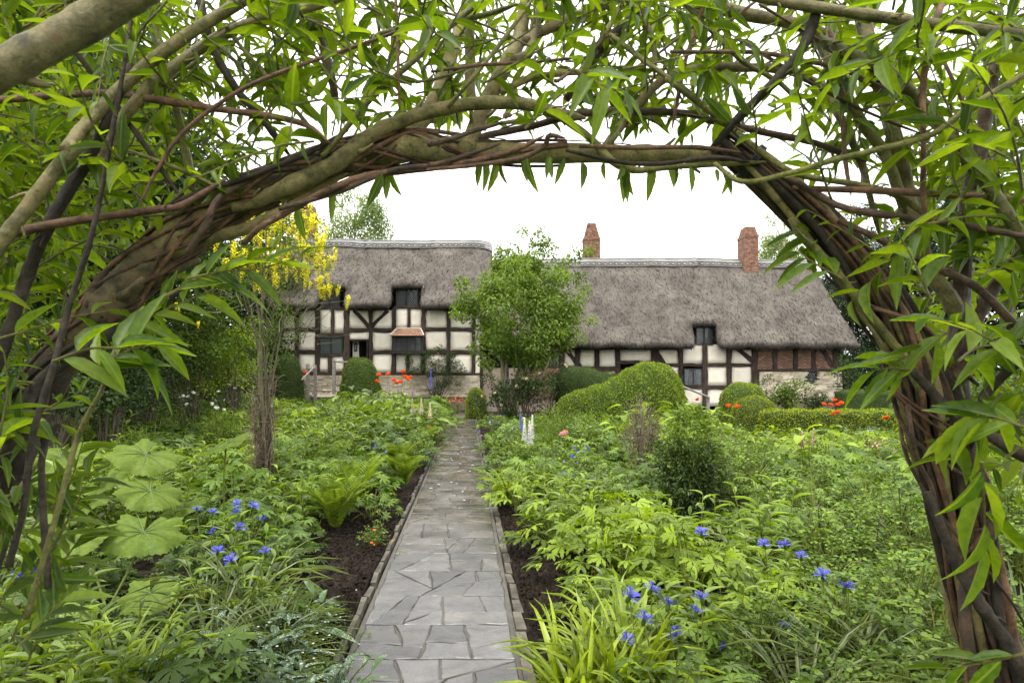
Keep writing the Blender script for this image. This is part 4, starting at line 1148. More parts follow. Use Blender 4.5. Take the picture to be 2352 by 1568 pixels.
def rose_bloom(m, r):
    if (m.name, r) in _rb: return _rb[(m.name, r)]
    a = Acc(); PT = lance(3, .6, .2, -.35)
    for ring, (k_, up_) in enumerate(((6, .45), (5, 1.0), (4, 2.2))):
        an = np.arange(k_) / k_ * 6.283 + ring * .5; D = norm(np.stack([np.cos(an), np.sin(an), np.full(k_, up_)], 1))
        a.batch(place(PT, np.zeros((k_, 3)), D, (0, 0, 1), r, r * .95), PT[1])
    _rb[(m.name, r)] = a.mesh('bloom', m, True); return _rb[(m.name, r)]
wallpts = [(940, 830, .22), (948, 850, .26), (935, 812, .16), (985, 812, .28), (1000, 835, .34), (1010, 802, .26), (1030, 822, .34), (1048, 838, .32), (1060, 852, .26), (1025, 850, .34), (990, 855, .3), (970, 842, .26), (1040, 815, .22), (1015, 880, .3), (1030, 872, .26), (1000, 900, .3), (975, 820, .2), (1052, 880, .18)]
shrub('climbing_rose', 'dark climbing rose trained up the cream wall right of the oriel', 'rose', 1005, 26.6, wallpts, G_rose, 2600, .075, .045, (R_pink, 5, .07), True)
shrub('rose_bush', 'rose bush with cream blooms at the foot of the bushy tree', 'rose', 1205, 19.0, [(1195 + rng.normal() * 42, 900 + rng.normal() * 24, .3) for _ in range(34)], G_rose, 1200, .09, .05, (R_cream, 16, .07))
shrub('rose_bush', 'dark rose bush with few blooms in front of the brick panel', 'rose', 1262, 23.5, [(1265 + rng.normal() * 18, 880 + rng.normal() * 26, .3) for _ in range(12)], G_rose, 1200, .09, .05, (R_cream, 5, .07))
shrub('garden_shrub', 'yellow green shrub behind the laburnum stems', 'shrub', 535, 15.5, [(530 + rng.normal() * 26, 830 + rng.normal() * 40, .32) for _ in range(26)], G_lime, 1000, .08, .045)
shrub('garden_shrub', 'leafy green shrub in front of the stone end wall', 'shrub', 1812, 24.5, [(1812 + rng.normal() * 18, 905 + rng.normal() * 16, .34) for _ in range(16)], G_mid, 1000, .10, .06)
shrub('garden_shrub', 'small dark shrub at the right corner of the stone end wall', 'shrub', 1868, 23.5, [(1866 + rng.normal() * 13, 922 + rng.normal() * 13, .28) for _ in range(10)], G_rose, 1200, .10, .06)
shrub('garden_shrub', 'narrow dark shrub between the pale box dome and the stone wall', 'shrub', 1752, 25.0, [(1755 + rng.normal() * 10, 895 + rng.normal() * 16, .26) for _ in range(9)], G_rose, 1200, .09, .05)
shrub('garden_shrub', 'ivy green bush growing round the corner of the stone end wall', 'shrub', 1952, 25.5, [(1950 + rng.normal() * 12, 870 + rng.normal() * 32, .3) for _ in range(14)], G_rose, 1200, .09, .05)
shrub('garden_shrub', 'pale leaved bush covering the right flank of the wave shaped box', 'shrub', 1545, 18.8, [(1530 + i * 4, 850 + i * 8, .2) for i in range(11)], G_lime, 1100, .07, .04, (R_cream, 8, .04))
for i, (px, Y, py, nm, m) in enumerate([(90, 7.0, 880, 'low dark shrub at the foot of the left willow stems', G_dark), (250, 9.5, 850, 'dark green shrub under the left willow limb beside the herb border', G_dark), (330, 12.5, 850, 'shadowy rose bush with a few orange blooms left of the white umbels', G_rose), (440, 15, 800, 'loose green shrub between dark trees and the yellow green shrub', G_mid), (130, 8.8, 760, 'mid green bush filling the gap below the willow limb', G_mid), (390, 19, 800, 'olive green shrub before the dark leafy tree', G_mid), (2290, 11, 900, 'green shrub behind the right willow stems', G_mid), (2200, 17, 890, 'leafy shrub beyond the right willow foot', G_boxd)]):
    w_ = 90; shrub('garden_shrub', nm, 'shrub', px, Y, [(px + rng.normal() * w_ * .6, py + abs(rng.normal()) * 60 - 20, .36) for _ in range(26)], m, 1100, .075, .04, (R_cream if i == 2 else None, 6, .04) if i == 2 else None)
# ---------------------------------------------------------------- border plants
G_ger = leafmat('geranium_leaf', [(0.068, 0.125, 0.015), (0.112, 0.191, 0.022), (0.173, 0.257, 0.034)], .38, .45)
G_gerd = leafmat('dark_geranium_leaf', [(0.042, 0.082, 0.014), (0.072, 0.129, 0.020), (0.112, 0.178, 0.030)], .35, .45)
G_fern = leafmat('fern_leaf', [(0.112, 0.185, 0.012), (0.180, 0.264, 0.018), (0.270, 0.356, 0.030)], .42, .5)
G_strap = leafmat('strap_leaf', [(0.165, 0.238, 0.014), (0.255, 0.343, 0.022), (0.360, 0.436, 0.045)], .4, .35, .5)
G_grey = leafmat('grey_strap_leaf', [(0.075, 0.112, 0.035), (0.128, 0.172, 0.055), (0.210, 0.251, 0.090)], .35, .4, .5)
G_corn = leafmat('cornflower_leaf', [(0.090, 0.152, 0.018), (0.143, 0.224, 0.028), (0.225, 0.310, 0.045)], .38, .4, .5)
G_big = leafmat('umbrella_leaf', [(.055, .092, .012), (.09, .14, .018), (.135, .19, .028)], .3, .55, .15)
G_herb = leafmat('herb_leaf', [(0.090, 0.152, 0.020), (0.150, 0.224, 0.030), (0.225, 0.304, 0.045)], .4, .5)
G_stem = leafmat('green_stem', [(0.090, 0.119, 0.025), (0.150, 0.185, 0.035), (0.210, 0.224, 0.050)], .1, .5)
G_blue = leafmat('bluish_leaf', [(0.060, 0.112, 0.035), (0.098, 0.158, 0.045), (0.150, 0.218, 0.065)], .38, .5)
def spotted():
    m, t, out = newmat('spotted_lungwort_leaf')
    vo = t.nodes.new('ShaderNodeTexVoronoi'); vo.inputs['Scale'].default_value = 130; tc_ = t.nodes.new('ShaderNodeTexCoord'); t.links.new(tc_.outputs['Object'], vo.inputs['Vector'])
    r = ramp(t, [(1,) * 3, (0,) * 3], [.34, .5]); t.links.new(vo.outputs['Distance'], r.inputs[0])
    n = noise(t, 14, 3); r2 = ramp(t, [(0,) * 3, (1,) * 3], [.42, .55]); t.links.new(n.outputs['Fac'], r2.inputs[0])
    at = t.nodes.new('ShaderNodeAttribute'); at.attribute_name = 'rnd'; g = ramp(t, [(.025, .06, .02), (.06, .11, .03)]); t.links.new(at.outputs['Fac'], g.inputs[0])
    b = t.nodes.new('ShaderNodeBsdfPrincipled'); t.links.new(mixc(t, g.outputs[0], (.34, .42, .32), math_n(t, 'MULTIPLY', r.outputs[0], r2.outputs[0])), b.inputs['Base Color'])
    b.inputs['Roughness'].default_value = .6; t.links.new(b.outputs[0], out.inputs[0]); return m
G_spot = spotted()

M_stalk = surf('dark_green_stalk', [(.02, .03, .016), (.045, .06, .03)], 20, .6, .2)
PAL = palmate(7, 250); PAL5 = palmate(5, 200, teeth=False); LANC = lance(5, .4, .25, .22); OVAL = lance(4, .48, .2, .2, pw=.7); BL = [blade(6, .35), blade(6, .6), blade(6, .85)]

def stems_to(acc, pos, r=.0025, mat=1, base=.12):
    for p in pos:
        b = np.array((p[0] * base + rng.normal() * .02, p[1] * base + rng.normal() * .02, 0)); m_ = (b + p) / 2 + (-p[0] * .12, -p[1] * .12, .06)
        tube(acc, [b, m_, p], [r * 1.4, r], 3, mat, rng.random(), k=2, cap=False)

def mound(n, r, h, power=.5):
    """points through a leafy mound, most of them near its skin"""
    an = rng.uniform(0, 6.283, n); q = rng.random(n) ** power; rad = r * q; z = h * (1 - .72 * q ** 2.2) * rng.uniform(.55, 1.05, n)
    return np.stack([rad * np.cos(an), rad * np.sin(an), z], 1)

def p_geranium(n=70, r=.33, h=.36, L=.075, T=PAL, leafm=None, stem=True):
    a = Acc(); pos = mound(n, r, h); dv = norm(pos * (1, 1, 0) + 1e-6)
    D = norm(dv + rng.normal(0, .5, (n, 3)) * (1, 1, .3) + (0, 0, -.05)); N = norm(dv * .45 + rng.normal(0, .3, (n, 3)) + (0, 0, 1))
    s = L * rng.uniform(.55, 1.25, n); a.batch(place(T, pos, D, N, s, s, rng.uniform(0, .3, n)), T[1])
    if stem: stems_to(a, pos[::3])
    return a.mesh('foliage', [leafm or G_ger, G_stem])
def p_fern(n=16, L=.5, leafm=None):
    a = Acc(); PN = DIAMOND
    for i in range(n):
        an = i / n * 6.283 + rng.normal() * .2; o = np.array((math.cos(an), math.sin(an), 0)); l = L * rng.uniform(.7, 1.15); t_ = np.linspace(.12, 1, 22)
        mid = o * (l * .55 * t_ ** 1.5)[:, None] + np.array((0, 0, 1)) * (l * (t_ - .35 * t_ ** 2.6))[:, None]
        tg = norm(np.gradient(mid, axis=0)); sd = np.array((-o[1], o[0], 0)); up = norm(np.cross(tg, sd)); w = l * .19 * np.sin(np.pi * np.clip(t_ * .92 + .08, 0, 1)) ** .8 + .01
        for sg in (-1, 1): a.batch(place(PN, mid, norm(sd * sg + tg * .55), up * -sg, w, .016 * L / .5 + .0 * w), PN[1], 0, rng.random(22) * .5 + rng.random() * .5)
        tube(a, mid[::4], [.004, .0012], 3, 1, k=1, cap=False)
    return a.mesh('foliage', [leafm or G_fern, G_stem])
def p_blades(n=46, h=.5, w=.018, r=.1, leafm=None, kinds_=(0, 1, 2)):
    a = Acc()
    for kx in kinds_:
        m_ = n // len(kinds_); an = rng.uniform(0, 6.283, m_); o = np.stack([np.cos(an), np.sin(an), np.zeros(m_)], 1); T = BL[kx]
        pos = o * (r * np.sqrt(rng.random(m_)))[:, None]
        a.batch(place(T, pos, o + rng.normal(0, .1, (m_, 3)) * (1, 1, 0), np.array((0, 0, 1)) + rng.normal(0, .12, (m_, 3)), h * rng.uniform(.6, 1.2, m_), w * rng.uniform(.7, 1.2, m_)), T[1])
    return a.mesh('foliage', [leafm or G_strap, G_stem])
def p_leafy(n=9, h=.5, L=.14, Wd=.03, r=.18, per=13, leafm=None, T=LANC, spread=.9):
    """upright leafy stems, leaves all the way up; also returns the stem tips"""
    a = Acc(); tips = []
    for i in range(n):
        an = rng.uniform(0, 6.283); q = r * math.sqrt(rng.random()); hh = h * rng.uniform(.7, 1.1); b = np.array((math.cos(an) * q, math.sin(an) * q, 0)); e = b * 1.9 + np.array((rng.normal() * .03, rng.normal() * .03, hh))
        tube(a, [b, (b + e) / 2 + rng.normal(0, .015, 3), e], [.005, .003], 4, 1, k=3, cap=False); tips.append(e)
        f = np.linspace(.12, 1, per); pos = b + (e - b) * f[:, None]; al = np.arange(per) * 2.4 + rng.random() * 6
        D = norm(np.stack([np.cos(al), np.sin(al), np.linspace(.25, spread + .3, per)], 1)); s = L * (1.15 - .55 * f) * rng.uniform(.8, 1.2, per)
        a.batch(place(T, pos, D, (0, 0, 1), s, s * Wd / L, rng.uniform(.1, .5, per)), T[1])
    return a.mesh('foliage', [leafm or G_corn, G_stem]), tips
def p_feather(n=900, r=.3, h=.6, L=.07, w=.006, leafm=None):
    a = Acc(); pos = mound(n, r, h, .6); dv = norm(pos * (1, 1, 0) + 1e-6)
    a.batch(place(DIAMOND, pos, norm(dv * .5 + rng.normal(0, .5, (n, 3)) + (0, 0, .5)), rdir(n), L * rng.uniform(.6, 1.3, n), w * rng.uniform(.7, 1.3, n)), DIAMOND[1]); stems_to(a, pos[::14])
    return a.mesh('foliage', [leafm or G_herb, G_stem])
def p_small(n=420, r=.3, h=.45, L=.03, leafm=None, Wd=None, T=OVAL):
    a = Acc(); k_ = max(8, n // 9); c = mound(k_, r, h)
    pos = np.repeat(c, 9, 0)[:n] + rng.normal(0, .028, (min(n, k_ * 9), 3)) * (1, 1, .35); n = len(pos)
    a.batch(place(T, pos, rdir(n, -.3, .3), norm(rng.normal(0, .35, (n, 3)) + (0, 0, 1)), L * rng.uniform(.6, 1.2, n), (Wd or L * .75) * rng.uniform(.7, 1.2, n)), T[1]); stems_to(a, c)
    return a.mesh('foliage', [leafm or G_ger, G_stem])
def p_broad(n=26, r=.36, h=.62, L=.2, leafm=None):
    a = Acc(); pos = mound(n, r, h); dv = norm(pos * (1, 1, 0) + 1e-6); T = lance(6, .42, .18, .18, .12, .75)
    a.batch(place(T, pos, norm(dv + rng.normal(0, .4, (n, 3)) * (1, 1, .2) + (0, 0, .15)), norm(dv * .3 + rng.normal(0, .2, (n, 3)) + (0, 0, 1)), L * rng.uniform(.6, 1.2, n), L * .55 * rng.uniform(.7, 1.1, n), rng.uniform(.1, .4, n)), T[1]); stems_to(a, pos, .004)
    return a.mesh('foliage', [leafm or G_lime, G_stem])

# flower heads
def m_cornflower():
    a = Acc(); n = 15; an = np.arange(n) / n * 6.283; FL = (np.array([(0, -.06, 0), (0, .06, 0), (.7, .1, .05), (1, .32, .0), (.82, .08, .04), (1.06, 0, .02), (.82, -.08, .04), (1, -.32, 0), (.7, -.1, .05)], float), [(0, 1, 2, 8), (2, 3, 4), (8, 4, 5, 6), (2, 4, 8), (8, 6, 7)])
    D = norm(np.stack([np.cos(an), np.sin(an), .55 + .35 * np.sin(an * 3)], 1)); a.batch(place(FL, D * .006, D, (0, 0, 1), .030, .030), FL[1], 0)
    m_ = 14; an = rng.uniform(0, 6.28, m_); a.batch(place(DIAMOND, np.zeros((m_, 3)), norm(np.stack([np.cos(an) * .4, np.sin(an) * .4, np.ones(m_)], 1)), rdir(m_), .02, .004), DIAMOND[1], 1)
    tube(a, [(0, 0, -.026), (0, 0, -.015), (0, 0, .002)], [.004, .0085, .006], 6, 2)
    return a.mesh('bloom', [R_blue, R_violet, G_gerd])
def m_poppy(mat):
    a = Acc(); PT = lance(4, .62, .3, -.5, pw=.45)
    for k_, (m_, up_) in enumerate(((4, .35), (3, .8))):
        an = np.arange(m_) / m_ * 6.283 + k_ * .7; a.batch(place(PT, np.zeros((m_, 3)), norm(np.stack([np.cos(an), np.sin(an), np.full(m_, up_)], 1)), (0, 0, 1), .075, .1), PT[1], 0)
    tube(a, [(0, 0, -.005), (0, 0, .015), (0, 0, .022)], [.006, .011, .008], 6, 1)
    return a.mesh('bloom', [mat, G_inner])
def m_spike(mat, L=.35, r=.03, n=110, mat2=None):
    a = Acc(); s = np.linspace(0, 1, n); an = np.arange(n) * 2.4; rr = r * (1 - .8 * s); pos = np.stack([np.cos(an) * rr * .4, np.sin(an) * rr * .4, s * L], 1); D = norm(np.stack([np.cos(an), np.sin(an), .35 + s], 1))
    T = (np.array([(0, 0, 0), (.5, -.5, .15), (1, -.25, 0), (1, .25, 0), (.5, .5, .15)], float), [(0, 1, 2), (0, 2, 3), (0, 3, 4)])
    mm = rng.random(n) < .35
    for q, f in ((0, ~mm), (1, mm)): a.batch(place(T, pos[f], D[f], (0, 0, 1), r * (1.15 - .75 * s[f]), r * (1.0 - .6 * s[f])), T[1], q)
    tube(a, [(0, 0, 0), (0, 0, L)], [.004, .001], 4, 2, k=2)
    return a.mesh('flower_spike', [mat, mat2 or mat, G_stem])
def m_dots(mat, r=.012, n=5):
    a = Acc(); an = np.arange(n) / n * 6.283; a.batch(place(OVAL, np.zeros((n, 3)), norm(np.stack([np.cos(an), np.sin(an), np.full(n, .4)], 1)), (0, 0, 1), r, r), OVAL[1]); return a.mesh('bloom', mat)
def m_umbel():
    a = Acc(); n = 40; p = rdir(n, .75, 1) * (.05, .05, .012); a.batch(place(DIAMOND, p, rdir(n, -.1, .1), (0, 0, 1), .012, .012), DIAMOND[1]); tube(a, [(0, 0, -.05), (0, 0, .004)], .002, 3, 1, k=1); return a.mesh('bloom', [R_white, G_stem])
F_corn, F_red, F_pink = m_cornflower(), m_poppy(R_red), m_poppy(R_pink)
F_blue5, F_vio5, F_white5, F_red5, F_pink5 = m_dots(R_blue), m_dots(R_violet), m_dots(R_white, .013), m_dots(R_red, .016), m_dots(R_pink, .014)
F_umb = m_umbel()

# plant kinds: several meshes each
K = {}
K['geranium'] = ('cranesbill', 'cut leaved green cranesbill clump', [p_geranium() for _ in range(3)])
K['dark_geranium'] = ('masterwort', 'dark green masterwort clump', [p_geranium(64, .33, .38, .08, PAL, G_gerd) for _ in range(2)])  # these clumps are cranesbill with darker leaves
K['blue_geranium'] = ('columbine', 'bluish green columbine clump', [p_small(460, .3, .42, .034, G_blue) for _ in range(2)])
K['fern'] = ('fern', 'bright green fern', [p_fern() for _ in range(2)])
K['strap'] = ('daylily', 'lime green arching daylily', [p_blades(44, .5, .027, .1) for _ in range(2)])
K['grey_strap'] = ('iris', 'grey green narrow bladed clump', [p_blades(50, .5, .012, .1, G_grey, (1, 2, 2)) for _ in range(2)])
K['leafy'] = ('perennial', 'upright leafy perennial clump', [p_leafy(8, .5, .155, .040, .2, 12)[0] for _ in range(3)])
K['lime'] = ('meadowsweet', 'lime green toothed clump', [p_geranium(60, .33, .42, .095, palmate(5, 170), G_lime) for _ in range(2)])
K['feather'] = ('fennel', 'feathery fine leaved green clump', [p_feather() for _ in range(2)])
K['feather_lime'] = ('fennel', 'feathery yellow green clump', [p_feather(900, .3, .6, .07, .007, G_lime) for _ in range(2)])
K['small'] = ('herb', 'low round leaved clump', [p_small() for _ in range(2)])
K['broad'] = ('inula', 'broad leaved lime green clump', [p_broad() for _ in range(2)])
K['broad_mid'] = ('foxglove', 'broad leaved mid green clump', [p_broad(30, .34, .5, .15, G_corn) for _ in range(2)])
K['lungwort'] = ('lungwort', 'lungwort with silver spotted leaves', [p_leafy(16, .2, .2, .055, .2, 5, G_spot, lance(6, .45, .2, .3), .5)[0] for _ in range(2)])
def zone(X, Y):
    d = X - path_x(Y); sd = 'left' if d < 0 else 'right'; d = abs(d)
    band = 'close to the path' if d < 1.0 else 'a step from the path' if d < 2.0 else 'well back from the path' if d < 4.0 else 'far from the path'
    if Y < 2.7: w = f'at the very front {sd}'
    elif Y < 3.6: w = f'near the front {sd}'
    elif Y < 5: w = f'by the bare soil {sd}'
    elif Y < 6.4: w = 'just before the laburnum' if sd == 'left' else 'before the column shrub'
    elif Y < 8: w = 'level with the laburnum' if sd == 'left' else 'beside the column shrub'
    elif Y < 10.5: w = 'behind the laburnum' if sd == 'left' else 'level with the twig cone'
    elif Y < 13: w = 'midway along the left border' if sd == 'left' else 'behind the twig cone'
    elif Y < 16.5: w = 'level with the cream lupins' if sd == 'left' else 'near the low golden hedge'
    elif Y < 20: w = 'before the step rail' if sd == 'left' else 'beside the clipped box shapes'
    else: w = 'at the cottage end ' + sd
    return w + ', ' + band.replace('well back from the path', 'well back').replace('close to the path', 'path side')
nplants = {}
def plant(kind, X, Y, s=1.0, sz=None, label=None, group=True, z=.03):
    nm, desc, ms = K[kind]; me = ms[int(rng.integers(len(ms)))]
    lab = label or f'{desc} {zone(X, Y)}'.replace(' clump ', ' plant ')
    if len(lab.split()) > 16: lab = lab.replace(' plant ', ' ') if nm in lab else lab.replace(' from the path', '')
    o = link(nm + ('_clump' if nm not in ('fern', 'lungwort', 'daylily', 'iris', 'inula', 'foxglove') else '_plant'), me, None, (X, Y, z)); tag(o, lab, nm, None if label else desc.replace(' clump', '') + ' plants ' + zone(X, Y))
    o.rotation_euler = (rng.normal() * .06, rng.normal() * .06, rng.uniform(0, 6.28)); o.scale = (s, s, sz or s)
    nplants[kind] = nplants.get(kind, 0) + 1
    return o
def bloom(o, me, px, py, Y, s=1.0, name='bloom', stem=True):
    """a flower on its own stalk, a part of plant o"""
    p = W(px, py, Y); t = Vector(p); inv = o.matrix_basis.inverted()
    f = link(name, me, o); f.matrix_parent_inverse = inv; f.location = t; f.rotation_euler = (rng.normal() * .3 + .25, rng.normal() * .3, rng.uniform(0, 6.28)); f.scale = (s, s, s)
    if stem:
        a = Acc(); b = np.array((o.location[0] * .45 + p[0] * .55 , Y + rng.normal() * .05, .05)); tube(a, [b, (b + p) / 2 + rng.normal(0, .012, 3), p + (0, .002, -.012 * s)], [.0035 * max(1, s), .0028 * max(1, s)], 4, 0, k=3); q = link('flower_stalk', a.mesh('flower_stalk', G_stem), o); q.matrix_parent_inverse = inv
    return f

def G(px, py):   # ground point seen at (px, py)
    Y = FPX * CH / (py - HZ); return (px - CX) * Y / FPX, Y

blocked = [(-1.6, 7.4, .28), ((1585 - CX) * 6.4 / FPX, 6.4, .36), ((1478 - CX) * 8.9 / FPX, 8.9, .22)]
def free(X, Y, r=0):
    d = X - path_x(Y)
    if abs(d) < (.66 if Y > 5.6 else .8 if Y < 3.6 else .6 + r): return False
    if -1.3 < d < 0 and 3.7 < Y < 5.5: return False
    if 0 < d < 1.0 and 3.7 < Y < 5.5: return False
    if 5.0 < Y < 6.4 and 1500 < CX + X * FPX / Y < 1665: return False
    for bx, by, br in blocked:
        if (X - bx) ** 2 + (Y - by) ** 2 < (br + r) ** 2: return False
    return True

# --- filled by kind: (kind weights) per zone, on a jittered lattice that widens with distance
def choose(X, Y):
    d = X - path_x(Y); px = CX + X * FPX / Y
    def pick(w): ks = list(w); p = np.array([w[k_] for k_ in ks], float); return ks[rng.choice(len(ks), p=p / p.sum())]
    if d < 0:
        if Y < 3.3: return pick({'leafy': 1.5, 'grey_strap': 1.6, 'dark_geranium': 3, 'small': 1.5, 'broad_mid': 1})
        if Y < 6: return pick({'dark_geranium': 3, 'leafy': 1.0, 'geranium': 2.5, 'grey_strap': .8, 'small': .8}) if d < -1.4 else pick({'geranium': 4, 'small': 1, 'fern': 1})
        if Y < 10: return pick({'geranium': 4, 'fern': 2.4, 'dark_geranium': 1.8, 'broad_mid': .8, 'small': .8}) if d > -2.2 else pick({'feather': .4, 'dark_geranium': 2, 'geranium': 3, 'leafy': 1.4, 'lime': .8, 'broad_mid': .6})
        return pick({'geranium': 3, 'small': 1.5, 'feather': .25, 'leafy': 1.1, 'dark_geranium': 1, 'fern': 1.2, 'feather_lime': .25, 'lime': 1.2, 'blue_geranium': 1, 'broad_mid': .8})
    if Y < 3.3: return pick({'leafy': 1.5, 'grey_strap': 1.5, 'small': 3, 'geranium': 2}) if px > 1500 else pick({'strap': 2, 'leafy': 2})
    if Y < 5.6: return pick({'lime': 4, 'geranium': 1.5, 'leafy': 1}) if px < 1640 else pick({'small': 3.5, 'geranium': 3, 'leafy': 1, 'grey_strap': .6})
    if Y < 7.5: return pick({'geranium': 3, 'dark_geranium': 1.5, 'strap': .7, 'blue_geranium': 1.2}) if px < 1480 else pick({'geranium': 3, 'feather_lime': .8, 'lime': 1.8, 'small': 1.2})
    if Y < 10.5: return pick({'blue_geranium': 2, 'geranium': 2, 'strap': .6, 'feather': .4, 'small': 1.2}) if px < 1480 else pick({'broad': 3.5, 'feather_lime': .8, 'lime': 1.5, 'geranium': 1})
    return pick({'blue_geranium': 1.8, 'geranium': 2, 'feather': 1, 'fern': 1, 'broad_mid': .8, 'small': 1}) if px < 1480 else pick({'feather_lime': .6, 'feather': .4, 'geranium': 2.5, 'small': 1, 'broad_mid': 1, 'lime': 1.5, 'broad': .6})
_patch = {}
def patch_kind(X, Y):
    """neighbours mostly belong to one drift of the same plant"""
    w_ = .7 + .09 * Y; c = (round((X + .35 * math.sin(Y * 1.3)) / w_), round(Y / (w_ * .8) + .3 * math.sin(X)))
    if c not in _patch: _patch[c] = choose(X, Y)
    return _patch[c] if rng.random() < .8 else choose(X, Y)
Y = 1.95
while Y < 24.5:
    st = .27 + .033 * Y
    lim_l, lim_r = -(1240 / FPX) * Y - .3, (1240 / FPX) * Y + .3
    X = max(lim_l, -15)
    while X < min(lim_r, 16):
        x, y_ = X + rng.normal() * st * .22, Y + rng.normal() * st * .22
        px = CX + x * FPX / y_
        s = .95 + .068 * (y_ - 2)
        hide = any((x - hx) ** 2 / hr ** 2 + (y_ - hy) ** 2 / hd ** 2 < 1 for hx, hy, hr, hd in [((1432 - CX) * 18 / FPX, 18, 2.0, 1.0), ((1705 - CX) * 20 / FPX, 20, .8, .8), ((1732 - CX) * 16 / FPX, 16, .62, .62), ((1920 - CX) * 15.2 / FPX, 15.2, 2.1, .45), ((1170 - CX) * 20 / FPX, 20, .5, .5), ((1095 - CX) * 23 / FPX, 23, .6, .6), ((1350 - CX) * 23.5 / FPX, 23.5, 1.4, 1), ((826 - CX) * 24 / FPX, 24, .9, .9), ((660 - CX) * 24.5 / FPX, 24.5, .7, .8)])
        if free(x, y_, .16 * s) and not hide and not (px > 2120 and y_ < 4 and rng.random() < .3):
            kd = patch_kind(x, y_); s2 = s * rng.uniform(.75, 1.3)
            cap = 925 if kd.startswith('feather') and px < 1090 else 992 if px > 1640 else 948 if px > 1090 else 890
            if 3.5 < y_ < 5.6 and 1280 < px < 1610 and rng.random() < .8: kd = 'lime'
            if 3.2 < y_ < 5.4 and 90 < px < 440: kd, s2 = ('dark_geranium' if rng.random() < .6 else 'small'), .55
            if y_ > 5: s2 = min(s2, max(.45, zt(cap, y_) / {'leafy': .58, 'feather': .62, 'feather_lime': .62, 'broad': .62, 'fern': .5, 'strap': .5, 'grey_strap': .5}.get(kd, .46)))
            if abs(x - path_x(y_)) < .6 + .2 * s2: s2 *= .8
            plant(kd, x, y_, s2, s2 * rng.uniform(.85, 1.15))
        X += st
    Y += st * .92

# --- plants that stand out
def big_leaf():
    """round lobed umbrella leaf, ribbed, on a stalk of its own"""
    out = []
    for q in range(3):
        a = Acc(); n, rings = 72, 6; V = [(0, 0, 0)]; Fc = []
        ph = rng.random() * 6
        for r in range(1, rings + 1):
            for i in range(n):
                an = (i / (n - 1) - .5) * math.radians(335); rr = r / rings
                lob = 1 - .17 * abs(math.sin(an * 4.0)) ** 1.5 - (.07 if i % 2 else 0) * (1 if r == rings else 0); lob = 1 - (1 - lob) * rr
                z = .16 * rr ** .8 - .24 * rr ** 2.2 + .05 * rr * math.cos(an * 8) + .06 * rr * rr * math.sin(3 * an + ph)
                V.append((rr * lob * math.cos(an), rr * lob * math.sin(an), z))
        for i in range(n - 1): Fc.append((0, 1 + i, 2 + i))
        for r in range(rings - 1):
            for i in range(n - 1): b = 1 + r * n + i; Fc.append((b, b + n, b + n + 1, b + 1))
        a.add(V, Fc, 0, rng.random()); me = a.mesh('leaf_blade', G_big, True); out.append(me)
    return out
BIG = big_leaf(); 
va = Acc()
for i in range(9):
    an = (i / 8 - .5) * math.radians(300)
    tube(va, [(0, 0, .012), (.35 * math.cos(an), .35 * math.sin(an), .075), (.8 * math.cos(an), .8 * math.sin(an), .02)], [.016, .004], 4, k=3)
VEIN = va.mesh('leaf_veins', leafmat('pale_vein', [(.10, .15, .045), (.13, .19, .06)], .1))
def umbrella(label, px, py, leaves):
    X, Y = G(px, py); t = thing('umbrella_plant', label, 'umbrella plant', (X, Y, .03))
    for (lx, ly, ly_depth, rpx, tilt, roll) in leaves:
        p = W(lx, ly, ly_depth) - np.array((X, Y, .03)); r = rpx * ly_depth / FPX
        o = link('leaf_blade', BIG[rng.integers(3)], t, Vector(p)); o.scale = (r, r, r); o.rotation_euler = (roll, tilt, rng.uniform(-.5, .5) - 1.57)
        v = link('leaf_veins', VEIN, o)
        a = Acc(); tube(a, [(rng.normal() * .04, rng.normal() * .04, -.03), (p[0] * .6, p[1] * .6, p[2] * .6), p], [.010, .007], 6, k=4); link('leaf_stalk', a.mesh('leaf_stalk', G_stem, True), t)
umbrella('umbrella plant with two large lobed leaves low in the left border', 260, 1420, [(185, 1238, 3.9, 76, .42, .15), (330, 1222, 4.1, 92, .40, -.18), (345, 1362, 3.5, 72, .42, .1), (90, 1215, 4.2, 64, .4, .4)])
umbrella('umbrella plant with tiered big leaves behind the lowest ones', 330, 1270, [(335, 1045, 5.2, 84, .2, -.35), (345, 1128, 4.9, 76, .3, -.45), (250, 1100, 5.3, 66, .4, .2), (200, 1168, 5.0, 62, .5, .3), (420, 1165, 5.4, 52, .3, .1)])
umbrella('umbrella plant leaf catching the light beside the twig sheaf', 505, 1240, [(520, 1020, 5.6, 58, .3, .35), (140, 1050, 6.0, 88, .42, .1), (60, 1105, 5.6, 70, .5, .0)])

def cornflower(label, px, py, flowers, s=1.0):
    X, Y = G(px, py); me, tips = p_leafy(9, .46 * s, .17, .046, .2, 11, G_corn)
    o = link('cornflower_plant', me, None, (X, Y, .03)); tag(o, label, 'cornflower', 'blue perennial cornflowers')
    bpy.context.view_layer.update()
    for (fx, fy) in flowers: bloom(o, F_corn, fx, fy - 12, Y - .38 + rng.normal() * .08, rng.uniform(1.1, 1.4))
cornflower('cornflower with blue blooms beside the big leaves, upper left group', 560, 1330, [(452, 1184), (488, 1190), (545, 1170), (546, 1188), (582, 1176), (602, 1206), (490, 1234), (548, 1224)], 1.1)
cornflower('cornflower with drooping blue blooms next to the bare soil left of the path', 560, 1430, [(500, 1278), (532, 1298), (610, 1280)], 1.0)
cornflower('cornflower with faded blue bloom near the left willow foot', 70, 1520, [(48, 1335), (90, 1325), (170, 1345)], 1.0)
cornflower('cornflower topped by the highest blue bloom, right front', 1480, 1560, [(1496, 1366), (1447, 1382), (1480, 1434), (1440, 1482)], 1.0)
cornflower('cornflower with wide open blue blooms near the front right', 1585, 1565, [(1536, 1400), (1600, 1418), (1555, 1470), (1612, 1386)], 1.0)
